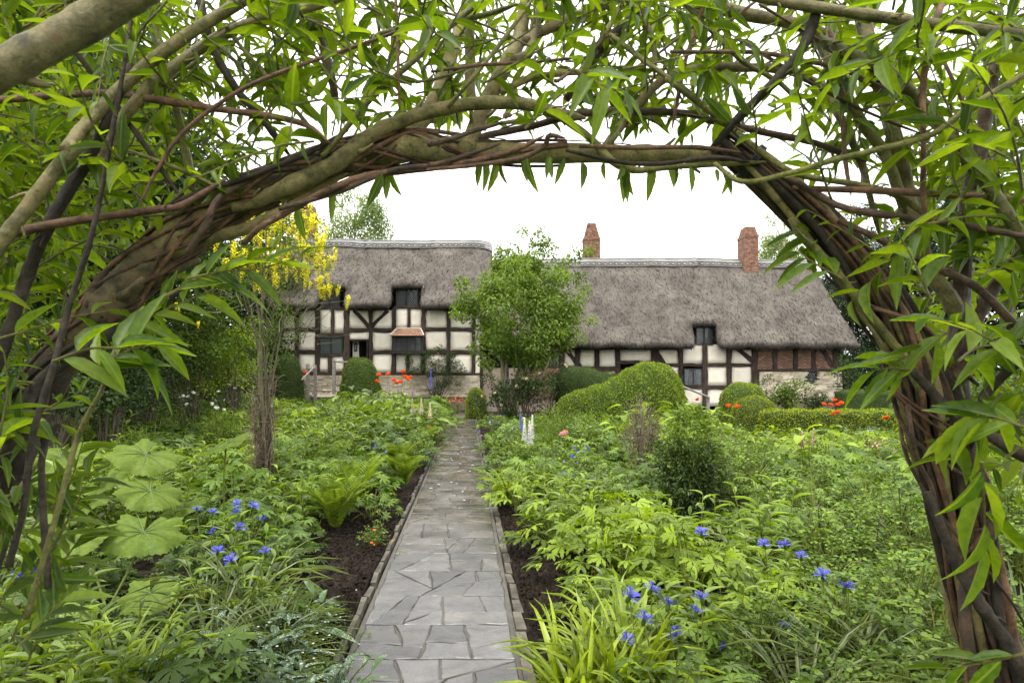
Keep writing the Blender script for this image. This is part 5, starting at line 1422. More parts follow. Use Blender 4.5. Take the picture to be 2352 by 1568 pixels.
cornflower('cornflower with violet tinged blooms in the rounded leaves on the right', 1850, 1520, [(1890, 1334), (1942, 1360), (1805, 1455), (1660, 1500)], .9)
cornflower('cornflower with two blue blooms behind the lime green leaves', 1760, 1390, [(1755, 1262), (1802, 1264), (1840, 1290), (1612, 1236)], .9)

def lungworts():
    for i, (px, py) in enumerate([(560, 1500), (500, 1560), (620, 1560), (440, 1590), (680, 1610), (560, 1640), (390, 1570), (640, 1480)]):
        X, Y = G(px, py + 60)
        o = plant('lungwort', X, Y, rng.uniform(.85, 1.15), label=['silver spotted lungwort with upright leaves left of the path', 'silver spotted lungwort low beside the grassy blades', 'silver spotted lungwort nearest the path edge', 'silver spotted lungwort near the bottom edge on the left', 'pale spotted lungwort under the flowering ground cover', 'spotted lungwort at the very bottom left of the path', 'spotted lungwort behind the tall grass blades', 'spotted lungwort farthest from the camera, under the cornflower'][i])
lungworts()
def blades_at(kind, px, py, s, label): 
    X, Y = G(px, py); return plant(kind, X, Y, s, label=label)
blades_at('strap', 1290, 1640, 1.05, 'bright lime daylily arching over the path at front right')
blades_at('strap', 1400, 1650, 1.1, 'lime daylily beside the front cornflowers')
blades_at('strap', 1340, 1700, 1.0, 'lowest lime daylily at the bottom edge right of the path')
blades_at('strap', 1168, 1165, 1.15, 'lime daylily leaning over the right path edge halfway')
blades_at('strap', 1210, 1150, 1.1, 'lime daylily next to the white flowers by the path')
blades_at('strap', 1140, 1052, 1.0, 'small clump of blades on the right path edge farther off')
blades_at('grey_strap', 1960, 1640, 1.2, 'grey green clump of long blades at the bottom right')
blades_at('grey_strap', 2080, 1660, 1.2, 'grey green blades beside the foot of the right willow')
blades_at('grey_strap', 1850, 1680, 1.1, 'grey green blades with dry flower buds bottom right')
blades_at('strap', 300, 1660, 1.15, 'tall green grass blades at the bottom left')
blades_at('strap', 230, 1690, 1.05, 'green grass blades near the left corner')
# soft ground cover spilling over the path's left edge in front
GC = p_small(900, .36, .2, .016, G_gerd, .009)
for i, (px, py, s) in enumerate([(700, 1560, 1.0), (745, 1610, .9), (720, 1480, .9), (690, 1660, 1.1), (650, 1520, 1.0)]):
    X, Y = G(px, py); o = link('speedwell_mat', GC, None, (min(X, path_x(Y) - .76), Y, .03)); o.scale = (s,) * 3; o.rotation_euler = (0, 0, i * 1.3)
    tag(o, ['small leaved speedwell with pale flowers beside the path kerb', 'small leaved speedwell spilling onto the path at the bottom', 'speedwell mat reaching back to the bare soil', 'speedwell mat in front of the spotted leaves', 'speedwell mat between spotted leaves and kerb'][i], 'speedwell', 'pale speedwell mats')
    bpy.context.view_layer.update()
    for _ in range(14): 
        f = link('bloom', F_white5 if rng.random() < .5 else F_vio5, o, (rng.normal() * .17, rng.normal() * .17, rng.uniform(.12, .24))); f.scale = (.55,) * 3

# flower spikes, poppies and other single blooms farther off
def flower_plant(name, label, cat, px, py, Y, me, blooms, kind='geranium', s=.8, bs=1.0, group=None, bname='bloom'):
    X = (px - CX) * Y / FPX; o = link(name, K[kind][2][int(rng.integers(len(K[kind][2])))], None, (X, Y, .03)); o.scale = (s,) * 3; o.rotation_euler = (0, 0, rng.uniform(0, 6.28)); tag(o, label, cat, group)
    bpy.context.view_layer.update()
    for (fx, fy) in blooms: bloom(o, me, fx, fy, Y + rng.normal() * .15, bs, bname)
    return o
red = 'scarlet poppies'
flower_plant('poppy_plant', 'scarlet poppies standing before the stone plinth of the tall wing', 'poppy', 905, 930, 14.0, F_red, [(870, 864), (893, 862), (865, 879), (905, 876), (926, 857), (930, 868), (942, 870), (914, 882), (922, 880), (936, 874)], s=1.5, bs=1.15, group=red)
flower_plant('poppy_plant', 'pair of scarlet poppies left of the yellow green dome', 'poppy', 1680, 960, 13.0, F_red, [(1673, 935), (1694, 937)], s=1.4, bs=1.15, group=red)
flower_plant('poppy_plant', 'single scarlet poppy before the white panel', 'poppy', 1604, 950, 16.0, F_red, [(1604, 919)], s=1.4, bs=1.1, group=red)
flower_plant('poppy_plant', 'cluster of scarlet poppies below the stone end wall', 'poppy', 1912, 960, 13.5, F_red, [(1891, 931), (1908, 933), (1918, 922), (1932, 928), (1924, 932), (1920, 950), (1914, 953), (1926, 949)], s=1.4, bs=1.0, group=red)
flower_plant('poppy_plant', 'lone scarlet poppy over the yellow green hedge at right', 'poppy', 2036, 990, 13.0, F_red, [(2036, 963)], s=1.3, bs=1.2, group=red)
flower_plant('poppy_plant', 'lone scarlet poppy beside the step rail', 'poppy', 703, 890, 20.0, F_red, [(703, 857)], s=1.4, bs=1.4, group=red)
flower_plant('poppy_plant', 'large pink poppy in the right border beside the twig cone', 'poppy', 1298, 1040, 9.5, F_pink, [(1298, 1001)], s=1.0, bs=1.3)
S_white, S_blue, S_cream, S_pink, S_dark = m_spike(R_white, .42, .045), m_spike(R_blue, .5, .04, 110, R_violet), m_spike(R_cream, .34, .045), m_spike(R_pink, .26, .035, 110, R_white), m_spike(R_violet, .3, .035, 110, R_pink)
def spike_plant(name, label, cat, px, Y, me, spikes, kind='leafy', s=1.0, bs=1.0):
    flower_plant(name, label, cat, px, 0, Y, me, [], kind, s); o = bpy.context.scene.objects[-1] if False else None
    t = [q for q in COL.objects if q.get('label') == label][-1]
    for (fx, fy) in spikes:
        f = bloom(t, me, fx, fy, Y + rng.normal() * .06, bs, 'flower_spike'); f.rotation_euler = (rng.normal() * .05, rng.normal() * .05, rng.random() * 6)
spike_plant('lupin_plant', 'cream lupin spikes near the far end of the path on the left', 'lupin', 968, 14.0, S_cream, [(950, 952), (969, 952), (988, 962)], s=1.2, bs=1.15)
spike_plant('lupin_plant', 'purple lupin spike behind the cream ones', 'lupin', 948, 15.0, S_dark, [(949, 914)], s=1.1, bs=.9)
spike_plant('delphinium_plant', 'tall blue delphinium spike in front of the climbing rose', 'delphinium', 990, 16.5, S_blue, [(990, 892)], s=1.2, bs=1.15)
spike_plant('delphinium_plant', 'white delphinium spikes right of the path', 'delphinium', 1212, 9.5, S_white, [(1205, 1014), (1218, 1022), (1221, 1008)], s=1.0, bs=.95)
spike_plant('delphinium_plant', 'deep blue delphinium spike beside the white ones', 'delphinium', 1198, 9.8, S_blue, [(1198, 990), (1213, 1024)], s=1.0, bs=.7)
spike_plant('delphinium_plant', 'blue delphinium under the bushy tree', 'delphinium', 1165, 19.0, S_blue, [(1164, 900)], s=1.2, bs=1.1)
spike_plant('lupin_plant', 'pink lupin spikes over the broad lime leaves', 'lupin', 1860, 8.5, S_pink, [(1843, 1028), (1869, 1022)], s=1.0, bs=.95)
spike_plant('delphinium_plant', 'blue flower spike beside the right willow stems', 'delphinium', 2098, 10.5, S_blue, [(2096, 1010), (2090, 1060)], s=1.0, bs=.9)
spike_plant('lupin_plant', 'fading mauve flower spike above the bare soil on the left', 'lupin', 790, 6.4, S_dark, [(795, 1140)], kind='grey_strap', s=.7, bs=.5)

def dots(label, name, cat, px, py, Y, me, n, wx, wy, s, kind='geranium', ps=1.2):
    flower_plant(name, label, cat, px, py, Y, me, [], kind, ps); t = [q for q in COL.objects if q.get('label') == label][-1]; inv = t.matrix_basis.inverted()
    for _ in range(n):
        yy = Y + rng.normal() * .4; f = link('bloom', me, t); f.matrix_parent_inverse = inv; f.location = Vector(W(px + rng.normal() * wx, py + rng.normal() * wy, yy)); f.scale = (s,) * 3; f.rotation_euler = (rng.normal() * .5 + .4, rng.normal() * .4, rng.random() * 6)
dots('violet cranesbill flowers sprinkled over a clump left of the path', 'cranesbill_clump', 'cranesbill', 880, 985, 12.0, F_vio5, 46, 40, 14, 1.7)
dots('blue flowers on leaves beside the path further down on the left', 'cranesbill_clump', 'cranesbill', 868, 1028, 9.5, F_blue5, 16, 8, 8, 1.7)
dots('blue and white bell flowers in the left border beyond the laburnum', 'columbine_clump', 'columbine', 790, 985, 13, F_blue5, 18, 45, 14, 1.7)
dots('pale pink flowers in the left border near the rail', 'columbine_clump', 'columbine', 760, 945, 15, F_pink5, 24, 50, 16, 1.6)
dots('small blue flowers below the scarlet poppies', 'forget_me_not_clump', 'forget-me-not', 880, 905, 17, F_blue5, 60, 50, 8, 1.4)
dots('white umbels above the herbs left of the laburnum', 'cow_parsley_clump', 'cow parsley', 505, 915, 11, F_umb, 26, 50, 24, 1.0, 'feather', 1.5)
dots('blue cornflowers scattered right of the pink poppy', 'cornflower_clump', 'cornflower', 1325, 1040, 8.6, F_corn, 9, 24, 18, 1.1, 'leafy', 1.1)
dots('white and pink flowers beside the lime daylily', 'columbine_clump', 'columbine', 1250, 1088, 7.8, F_white5, 22, 16, 10, 1.2, 'blue_geranium', .9)
dots('pink and white flower cushion at the right end of the border', 'phlox_clump', 'phlox', 2030, 1025, 9.5, F_pink5, 90, 24, 10, 1.3, 'small', 1.2)
dots('white flowers in the right border near the pink poppy', 'phlox_clump', 'phlox', 1180, 980, 12.5, F_white5, 30, 30, 14, 1.4, 'blue_geranium', 1.2)
dots('blue flowers under the lime daylily right of the path', 'columbine_clump', 'columbine', 1310, 1090, 7.2, F_blue5, 12, 40, 20, 1.3, 'blue_geranium', .9)
dots('blue globe flowers before the right end of the low hedge', 'allium_clump', 'allium', 2000, 985, 11.5, F_vio5, 30, 22, 5, 1.7, 'feather', 1.0)
dots('red geum flowers reaching over the left kerb', 'geum_clump', 'geum', 860, 1230, 5.3, F_red5, 7, 30, 14, .8, 'small', .55)
dots('red bedding flowers at the foot of the plinth where the path ends', 'geranium_bedding', 'bedding plant', 1050, 918, 25.6, F_red5, 46, 17, 4, 2.2, 'small', 1.2)
dots('orange flowers among the herbs beside the path on the left', 'geum_clump', 'geum', 1000, 1000, 13.5, F_red5, 14, 14, 14, 1.3, 'small', 1.0)

# tall dry seed stalks and one thick leafy stalk in the right border
for i, (px, y0, y1, Y) in enumerate([(1752, 1300, 1165, 5.0), (1775, 1290, 1180, 5.2), (1788, 1240, 1150, 5.6), (1888, 1330, 1160, 4.6), (2010, 1340, 1190, 4.6), (2032, 1260, 1150, 5.4), (2072, 1240, 1135, 5.4), (1935, 1250, 1130, 5.8), (1660, 1240, 1150, 5.9), (1975, 1420, 1290, 3.9)]):
    b = W(px, y0, Y); p = W(px + rng.normal() * 6, y1, Y); t = thing('seed_stalk', 'slender dark seed stalk rising among the small leaves on the right', 'stalk', (b[0], Y, .03), 'dark seed stalks in the right border'); a = Acc()
    e = p - np.array((b[0], Y, .03)); tube(a, [(0, 0, 0), e * .5 + rng.normal(0, .008, 3), e], [.0055, .004], 5, k=4); link('stalk', a.mesh('stalk', M_stalk, True), t)
    a = Acc(); n = 26; dv = rdir(n); a.batch(place(DIAMOND, e + dv * .004, dv, rdir(n), .022, .007), DIAMOND[1]); link('seed_head', a.mesh('seed_head', M_dry), t)
X, Y = G(1790, 1560); me, _ = p_leafy(1, .62, .13, .03, .02, 16, G_corn); o = link('leafy_stalk', me, None, (X, Y, .03)); tag(o, 'single thick leafy stalk standing up between the cornflowers and the small leaves', 'stalk')

dots('violet flowers dotted over a low clump by the left laburnum side', 'cranesbill_clump', 'cranesbill', 700, 1000, 9.5, F_vio5, 22, 45, 18, 1.3)
dots('deep blue flowers among green leaves before the wave shaped box', 'cornflower_clump', 'cornflower', 1400, 1010, 10.5, F_corn, 9, 40, 14, 1.0, 'leafy', 1.0)
dots('violet blue flowers along the right path side near the white spikes', 'columbine_clump', 'columbine', 1150, 965, 13, F_blue5, 24, 34, 14, 1.5, 'blue_geranium', 1.1)
dots('pale violet flowers far back on the left before the rail', 'columbine_clump', 'columbine', 830, 925, 18, F_vio5, 40, 60, 10, 1.7)

# petals fallen on the path
for i in range(34):
    y_ = rng.choice([10.5, 11.5, 13.5, 15.0, 9.0, 8.0]) + rng.normal() * .5; o = link('fallen_petal', F_white5, None, (path_x(y_) + rng.uniform(-.42, .36), y_, .026)); o.scale = (1.5, 1.5, .35); o.rotation_euler = (0, 0, rng.random() * 6)
    tag(o, 'white petal lying on the far part of the wet path', 'petal', 'white petals on the path')
for i, (px, py) in enumerate([(815, 1462), (925, 1270), (1000, 1087)]):
    X, Y = G(px, py); a = Acc(); n = 9; pos = np.array((0, 0, .0)) + rng.normal(0, .02, (n, 3)) * (1, 1, .1); a.batch(place(LEAF3, pos, rdir(n, -.1, .1), (0, 0, 1), .03, .010), LEAF3[1]); tube(a, [(0, 0, .002), (-.03, -.04, .004), (-.035, -.09, .002)], .0015, 3)
    tag(link('fallen_sprig', a.mesh('fallen_sprig', G_fern), None, (max(X, path_x(Y) - .44), Y, .022)), ['wilted green sprig lying on the path at the front left', 'green sprig lying on the path near the red geums', 'leafy sprig lying on the left edge of the path'][i], 'sprig')
# ---------------------------------------------------------------- the willow arch
def barkm(name, cols, rough=.5):
    m, t, out = newmat(name)
    b = t.nodes.new('ShaderNodeBsdfPrincipled'); n1 = noise(t, 22, 7, .7); n2 = noise(t, 120, 4, .7); oi = t.nodes.new('ShaderNodeObjectInfo')
    r = ramp(t, cols, [.34, .46, .55, .68]); t.links.new(n1.outputs['Fac'], r.inputs[0])
    sp = ramp(t, [(.45, .4, .35), (1, 1, 1)], [.34, .44]); t.links.new(n2.outputs['Fac'], sp.inputs[0])
    hs = t.nodes.new('ShaderNodeHueSaturation'); t.links.new(math_n(t, 'ADD', math_n(t, 'MULTIPLY', oi.outputs['Random'], .5), .75), hs.inputs['Value']); t.links.new(r.outputs[0], hs.inputs['Color'])
    t.links.new(mixc(t, hs.outputs[0], sp.outputs[0], .8, 'MULTIPLY'), b.inputs['Base Color']); b.inputs['Roughness'].default_value = rough; b.inputs['Specular IOR Level'].default_value = .45
    n3 = noise(t, 70, 8, .75, dist=1.5); bp = t.nodes.new('ShaderNodeBump'); bp.inputs['Strength'].default_value = 1.0; bp.inputs['Distance'].default_value = .008; t.links.new(n3.outputs['Fac'], bp.inputs['Height']); t.links.new(bp.outputs[0], b.inputs['Normal'])
    t.links.new(b.outputs[0], out.inputs[0]); return m
B_olive = barkm('olive_willow_bark', [(.075, .062, .022), (.175, .15, .05), (.26, .215, .088), (.26, .15, .075)])
B_green = barkm('green_willow_shoot', [(.06, .062, .012), (.125, .125, .026), (.19, .175, .042), (.24, .19, .068)], .35)
B_brown = barkm('brown_willow_stem', [(.024, .014, .009), (.06, .034, .02), (.10, .057, .033), (.15, .09, .052)])
B_red = barkm('red_willow_stem', [(.05, .024, .013), (.125, .06, .032), (.20, .10, .053), (.28, .16, .088)], .4)
B_dbrown = barkm('rough_brown_bark', [(.012, .009, .006), (.03, .021, .014), (.055, .038, .025), (.08, .06, .04)], .75)
B_mid = barkm('brown_olive_bark', [(.035, .026, .012), (.085, .066, .028), (.14, .105, .048), (.15, .085, .042)], .6)
B_dark = barkm('dark_willow_stem', [(.012, .009, .007), (.028, .021, .015), (.05, .037, .026), (.075, .058, .04)], .85)
G_willow = leafmat('willow_leaf', [(.04, .082, .016), (.08, .142, .022), (.135, .212, .028), (.21, .29, .045)], .58, .42, .35, (1.95, 1.85, .25), vein=.6, objvar=.2)

arch = thing('willow_arch', 'living willow arch of twisted stems and leaves framing the garden path', 'willow arch', (0, 1.5, 0))
AI = Matrix.Translation((0, -1.5, 0))
def apart(name, me, lab=None):
    o = bpy.data.objects.new(name, me); COL.objects.link(o); o.parent = arch; o.matrix_parent_inverse = AI
    if lab: o['label'] = lab
    return o
ALLPTS = []                                              # where shoots may spring from
def limb(pts, mat, Y0, Y1=None, name='branch', n=10, knots=.10, seg=6):
    """pts: (px, py, radius in px); depth runs from Y0 to Y1 along the limb"""
    Y1 = Y0 if Y1 is None else Y1; m = len(pts); ys = np.linspace(Y0, Y1, m) + rng.normal(0, .015, m)
    C = np.array([W(p[0], p[1], y_) for p, y_ in zip(pts, ys)]); R = np.array([p[2] * y_ / FPX for p, y_ in zip(pts, ys)])
    PR = smooth_path(np.hstack([C, R[:, None]]), seg)
    q_ = np.arange(len(PR)); PR[:, 3] *= 1 + knots * .35 * np.sin(q_ * .9 + rng.random() * 6) + (rng.random(len(PR)) < .06) * knots * 1.2
    PR[:, :3] += rng.normal(0, .03, (len(PR), 3)) * PR[:, 3:4]
    PR[-3:, 3] *= np.array((.85, .65, .35))
    a = Acc(); tube(a, PR[:, :3], PR[:, 3], n, smooth=False, rough=.07)
    for _ in range(int(len(PR) * .10) + 1):               # stubs and buds where side shoots were cut
        j = int(rng.integers(1, len(PR) - 1)); tg = norm(PR[j + 1, :3] - PR[j - 1, :3]); o = norm(np.cross(tg, rdir(1)[0])); r_ = PR[j, 3]; q_ = PR[j, :3] + o * r_ * .7
        tube(a, [q_, q_ + o * r_ * .6 + tg * r_ * .5, q_ + o * r_ * rng.uniform(.8, 1.6) + tg * r_ * rng.uniform(.8, 2.2)], [r_ * .36, r_ * .24, r_ * .16], 6, k=2)
    ALLPTS.extend(PR[:, :3]); return apart(name, a.mesh(name, mat, True))
O, Gn, Br, Rd, Dk = B_olive, B_green, B_brown, B_red, B_dark
main_l = [(-230, 2264, 46), (-170, 1800, 44), (-80, 1420, 42), (-20, 1200, 42), (25, 1060, 42), (75, 930, 42), (150, 812, 42), (235, 715, 42), (320, 625, 41), (420, 540, 40), (560, 452, 36), (690, 400, 34), (790, 362, 33), (880, 345, 34), (960, 338, 32), (1060, 346, 28), (1160, 352, 24), (1300, 352, 22), (1450, 354, 20), (1560, 354, 19), (1700, 366, 16)]
limb(main_l[:7], B_dbrown, 1.42, 1.462, 'main_limb', 16, .1); limb(main_l[5:10], B_mid, 1.455, 1.483, 'main_limb', 16, .1); limb(main_l[8:], O, 1.476, 1.56, 'main_limb', 16, .1)
limb([(530, 478, 10), (590, 462, 15), (660, 430, 19), (770, 375, 19), (850, 312, 17), (950, 268, 15), (1060, 242, 15), (1150, 236, 14), (1230, 243, 13), (1300, 264, 11), (1345, 272, 7)], O, 1.44, 1.5, 'main_limb', 12)
limb([(640, 455, 18), (764, 398, 21), (852, 335, 21), (940, 303, 20), (992, 245, 18), (1027, 158, 16), (1055, 70, 14), (1078, -10, 13), (1110, -160, 10)], O, 1.46, 1.75, 'main_limb', 12)
limb([(1070, 345, 22), (1080, 322, 19), (1115, 238, 18), (1160, 152, 18), (1192, 92, 17), (1207, 0, 14), (1225, -180, 10)], O, 1.5, 1.62, 'main_limb', 12)
limb([(1180, 140, 12), (1216, 120, 11), (1227, 63, 10), (1250, -5, 10), (1290, -140, 7)], O, 1.52, 1.62)
limb([(1080, 240, 13), (1080, 140, 12), (1078, 45, 12), (1084, -80, 10)], O, 1.75, 1.8)
limb([(1150, 212, 8), (1220, 179, 8), (1300, 168, 7), (1367, 165, 7)], O, 1.56, 1.5)
limb([(1380, 352, 10), (1405, 318, 10), (1447, 263, 10), (1517, 188, 10), (1587, 161, 10), (1651, 154, 10), (1720, 156, 10), (1791, 158, 10), (1844, 175, 9), (1897, 210, 9), (1928, 266, 9), (1960, 333, 8), (1981, 385, 8), (1995, 438, 7), (2020, 540, 6)], O, 1.5, 1.62)
limb([(1230, 240, 9), (1307, 282, 9), (1360, 322, 9), (1412, 375, 9), (1465, 391, 8), (1530, 385, 7), (1640, 378, 6), (1760, 372, 6)], Gn, 1.48, 1.45)
limb([(1080, 330, 7), (1115, 312, 8), (1220, 291, 8), (1325, 263, 9), (1447, 256, 9), (1588, 262, 8), (1634, 277, 8), (1774, 308, 8), (1872, 329, 7), (1990, 372, 5)], Br, 1.5, 1.55)
limb([(1890, -40, 12), (1865, 60, 12), (1823, 140, 12), (1739, 228, 11), (1686, 282, 10), (1640, 335, 8)], Dk, 1.3, 1.45)
limb([(1540, -20, 15), (1588, 0, 15), (1721, 35, 14), (1844, 60, 12), (1980, 120, 9)], O, 1.6, 1.6)
limb([(1700, -20, 12), (1774, 0, 12), (1879, 18, 12), (2019, 39, 12), (2177, 60, 12), (2352, 82, 12), (2480, 100, 11)], O, 1.35, 1.25)
limb([(1960, -60, 15), (1977, 21, 16), (2002, 123, 16), (2030, 228, 15), (2054, 315, 16), (2079, 420, 16), (2103, 525, 16), (2136, 621, 17), (2178, 680, 18), (2202, 735, 20)], O, 1.55, 1.5, n=12)
limb([(2285, 150, 12), (2264, 263, 14), (2250, 350, 15), (2222, 455, 15), (2214, 560, 17), (2208, 660, 19), (2204, 760, 22), (2198, 880, 24), (2215, 1050, 24), (2250, 1220, 25), (2290, 1400, 26), (2335, 1600, 28), (2390, 2264, 30)], Br, 1.5, 1.5, 'main_limb', 12)
limb([(1850, 40, 10), (1879, 88, 12), (1914, 158, 12), (1949, 228, 12), (1991, 298, 12), (2030, 350, 12), (2061, 431, 11), (2085, 520, 8)], Gn, 1.45, 1.5)
limb([(1890, 95, 12), (1932, 116, 13), (2037, 168, 14), (2124, 245, 14), (2194, 333, 14), (2264, 420, 14), (2335, 525, 13), (2430, 690, 12)], Gn, 1.4, 1.35)
limb([(2180, -40, 7), (2145, 70, 7), (2121, 193, 7), (2121, 315, 6), (2121, 455, 6), (2128, 560, 5)], Rd, 1.3, 1.4)
limb([(1905, 70, 5), (1928, 175, 5), (1935, 280, 5), (1942, 371, 5), (1955, 450, 4)], Rd, 1.4, 1.42)
limb([(1640, 375, 5), (1704, 417, 6), (1809, 399, 6), (1914, 368, 7), (2019, 343, 7), (2142, 308, 7), (2229, 245, 7), (2352, 172, 7), (2460, 110, 6)], Gn, 1.38, 1.2)
limb([(1820, 432, 6), (1879, 434, 7), (2019, 438, 8), (2194, 448, 8), (2352, 459, 8), (2480, 466, 8)], Rd, 1.45, 1.4)
limb([(1780, 400, 6), (1826, 417, 7), (1879, 448, 8), (1949, 480, 8), (2089, 501, 8), (2194, 515, 8), (2317, 536, 7), (2450, 566, 6)], Br, 1.42, 1.35)
limb([(1530, 180, 6), (1546, 193, 6), (1644, 266, 7), (1774, 368, 7), (1844, 403, 7), (1984, 427, 7), (2072, 455, 7), (2160, 520, 6)], Gn, 1.42, 1.45)
limb([(1555, -10, 6), (1634, 70, 6), (1711, 144, 6), (1790, 190, 5), (1860, 260, 5)], Gn, 1.5, 1.5)
limb([(1625, -10, 4.5), (1581, 116, 4.5), (1560, 210, 4.5), (1543, 298, 4)], Rd, 1.42, 1.46)
limb([(1540, 119, 4), (1739, 121, 5), (1827, 137, 5), (1914, 154, 5), (2030, 200, 4)], Rd, 1.4, 1.4)
limb([(1815, 500, 7), (1842, 540, 9), (1909, 610, 9), (1979, 698, 9), (2049, 785, 9), (2077, 820, 9), (2110, 900, 8)], Gn, 1.44, 1.44)
limb([(2352, 575, 13), (2294, 645, 13), (2241, 743, 13), (2215, 830, 13), (2190, 930, 11)], Br, 1.4, 1.46)
limb([(1926, 505, 7), (2031, 554, 8), (2101, 589, 8), (2136, 610, 8), (2241, 659, 9), (2352, 768, 9), (2460, 880, 9)], Br, 1.42, 1.35)
limb([(2400, 790, 10), (2352, 820, 10), (2276, 890, 10), (2248, 943, 9), (2230, 1030, 8)], Dk, 1.3, 1.42)
limb([(2095, 850, 10), (2200, 960, 12), (2290, 1010, 13), (2400, 1080, 14)], Dk, 1.4, 1.3)
limb([(2300, 1180, 14), (2240, 1290, 12), (2215, 1360, 12), (2225, 1480, 12), (2250, 1640, 12)], Br, 1.38, 1.38)
limb([(2130, 1130, 9), (2200, 1300, 12), (2260, 1400, 14), (2310, 1470, 14), (2400, 1620, 14)], Dk, 1.4, 1.36)
limb([(2085, 930, 5), (2095, 1000, 5), (2110, 1060, 5), (2140, 1120, 5), (2150, 1180, 4)], Br, 1.4, 1.4)
# left side
limb([(-90, 210, 40), (-20, 172, 39), (120, 95, 38), (260, 15, 37), (330, -30, 36), (480, -130, 34)], O, .78, .86, 'main_limb', 14, .04)
limb([(150, 345, 13), (210, 273, 14), (315, 168, 13), (420, 88, 13), (560, 0, 12), (680, -80, 10)], O, 1.25, 1.4, n=12)
limb([(215, 400, 10), (262, 305, 12), (333, 210, 13), (420, 140, 12), (525, 74, 12), (648, 35, 11), (760, 0, 11), (900, -50, 9)], O, 1.35, 1.5, n=12)
limb([(180, 330, 14), (123, 396, 15), (60, 480, 15), (10, 545, 15), (-60, 660, 14)], O, 1.25, 1.2)
limb([(300, 150, 8), (250, 270, 10), (200, 370, 12), (168, 420, 13), (110, 520, 13), (60, 640, 13), (20, 760, 13), (-30, 900, 14)], Dk, 1.35, 1.3)
limb([(-40, 235, 8), (70, 224, 8), (245, 214, 8), (350, 228, 9), (490, 249, 8), (683, 280, 7), (760, 330, 5)], Rd, 1.35, 1.42)
limb([(-60, 560, 10), (0, 545, 10), (105, 518, 10), (245, 497, 9), (368, 480, 8), (420, 470, 7), (520, 410, 6)], Rd, 1.25, 1.36)
limb([(455, -20, 9), (473, 60, 9), (490, 116, 9), (546, 210, 9), (595, 263, 9), (665, 357, 8)], Dk, 1.5, 1.5)
limb([(330, -30, 8), (343, 21, 8), (378, 140, 8), (403, 245, 8), (420, 315, 9), (445, 440, 11)], Gn, 1.45, 1.42)
limb([(140, 60, 6), (175, 119, 6), (245, 217, 6), (330, 330, 6), (420, 460, 6)], Dk, 1.4, 1.4)
limb([(690, -20, 10), (704, 28, 10), (735, 88, 10), (760, 170, 9), (775, 260, 8)], Br, 1.6, 1.6)
limb([(950, 60, 4), (823, 105, 4), (630, 172, 4.5), (525, 224, 4.5), (420, 305, 4.5), (368, 378, 4), (322, 466, 4)], Rd, 1.38, 1.35)
limb([(520, 60, 4), (543, 95, 4.5), (630, 196, 4.5), (711, 291, 4.5), (760, 350, 4)], Gn, 1.4, 1.44)
limb([(200, 300, 4), (263, 333, 4), (420, 392, 5), (520, 440, 4)], Gn, 1.36, 1.38)
limb([(740, 360, 6), (764, 333, 6), (835, 245, 7), (870, 210, 7), (960, 130, 7), (1044, 52, 7), (1115, -5, 6)], Gn, 1.4, 1.45)
limb([(908, -20, 4), (911, 60, 4), (915, 160, 4), (918, 255, 4)], Rd, 1.4, 1.42)
limb([(1030, 245, 5), (1048, 224, 5), (1110, 150, 5), (1185, 52, 5), (1230, -10, 4)], Gn, 1.42, 1.46)
limb([(1335, 160, 6), (1342, 150, 6), (1385, 85, 6), (1423, 21, 6), (1450, -30, 6)], Gn, 1.5, 1.5)
limb([(1300, 230, 8), (1377, 119, 9), (1430, 62, 9), (1465, 28, 9), (1485, -30, 9)], Br, 1.55, 1.55)
limb([(1400, 80, 5), (1416, 91, 6), (1500, 155, 6), (1588, 217, 6), (1660, 290, 5)], Gn, 1.48, 1.46)
limb([(1210, 95, 11), (1227, 80, 12), (1325, 38, 12), (1412, 0, 12), (1540, -60, 10)], O, 1.56, 1.7)
limb([(1440, 0, 6), (1468, 31, 6), (1495, 75, 6), (1503, 120, 6), (1503, 180, 5)], Gn, 1.45, 1.45)
limb([(855, 95, 4), (880, 75, 5), (990, 60, 6), (1110, 35, 6), (1190, 10, 6)], Gn, 1.42, 1.46)
limb([(990, 165, 3), (1100, 150, 4), (1230, 142, 4), (1360, 130, 3)], Rd, 1.42, 1.42)
limb([(300, 650, 15), (380, 590, 16), (473, 550, 15), (560, 526, 14), (648, 487, 13), (720, 440, 11), (800, 395, 8)], O, 1.5, 1.46, n=12)
limb([(-30, 1150, 14), (45, 960, 14), (100, 870, 14), (200, 800, 13), (340, 720, 12), (420, 660, 9)], Dk, 1.36, 1.42)
limb([(110, 1350, 7), (95, 1090, 7), (102, 1020, 7), (88, 960, 7), (40, 930, 6)], Dk, 1.3, 1.34)
limb([(20, 1300, 7), (55, 1160, 7), (75, 1000, 7), (120, 850, 7), (160, 700, 6), (205, 560, 6), (235, 430, 5), (262, 280, 5), (290, 120, 4), (310, -20, 5)], Dk, 1.2, 1.3)
limb([(60, 1420, 7), (130, 1180, 6), (180, 1000, 6), (235, 890, 5), (270, 780, 5)], Gn, 1.2, 1.25)

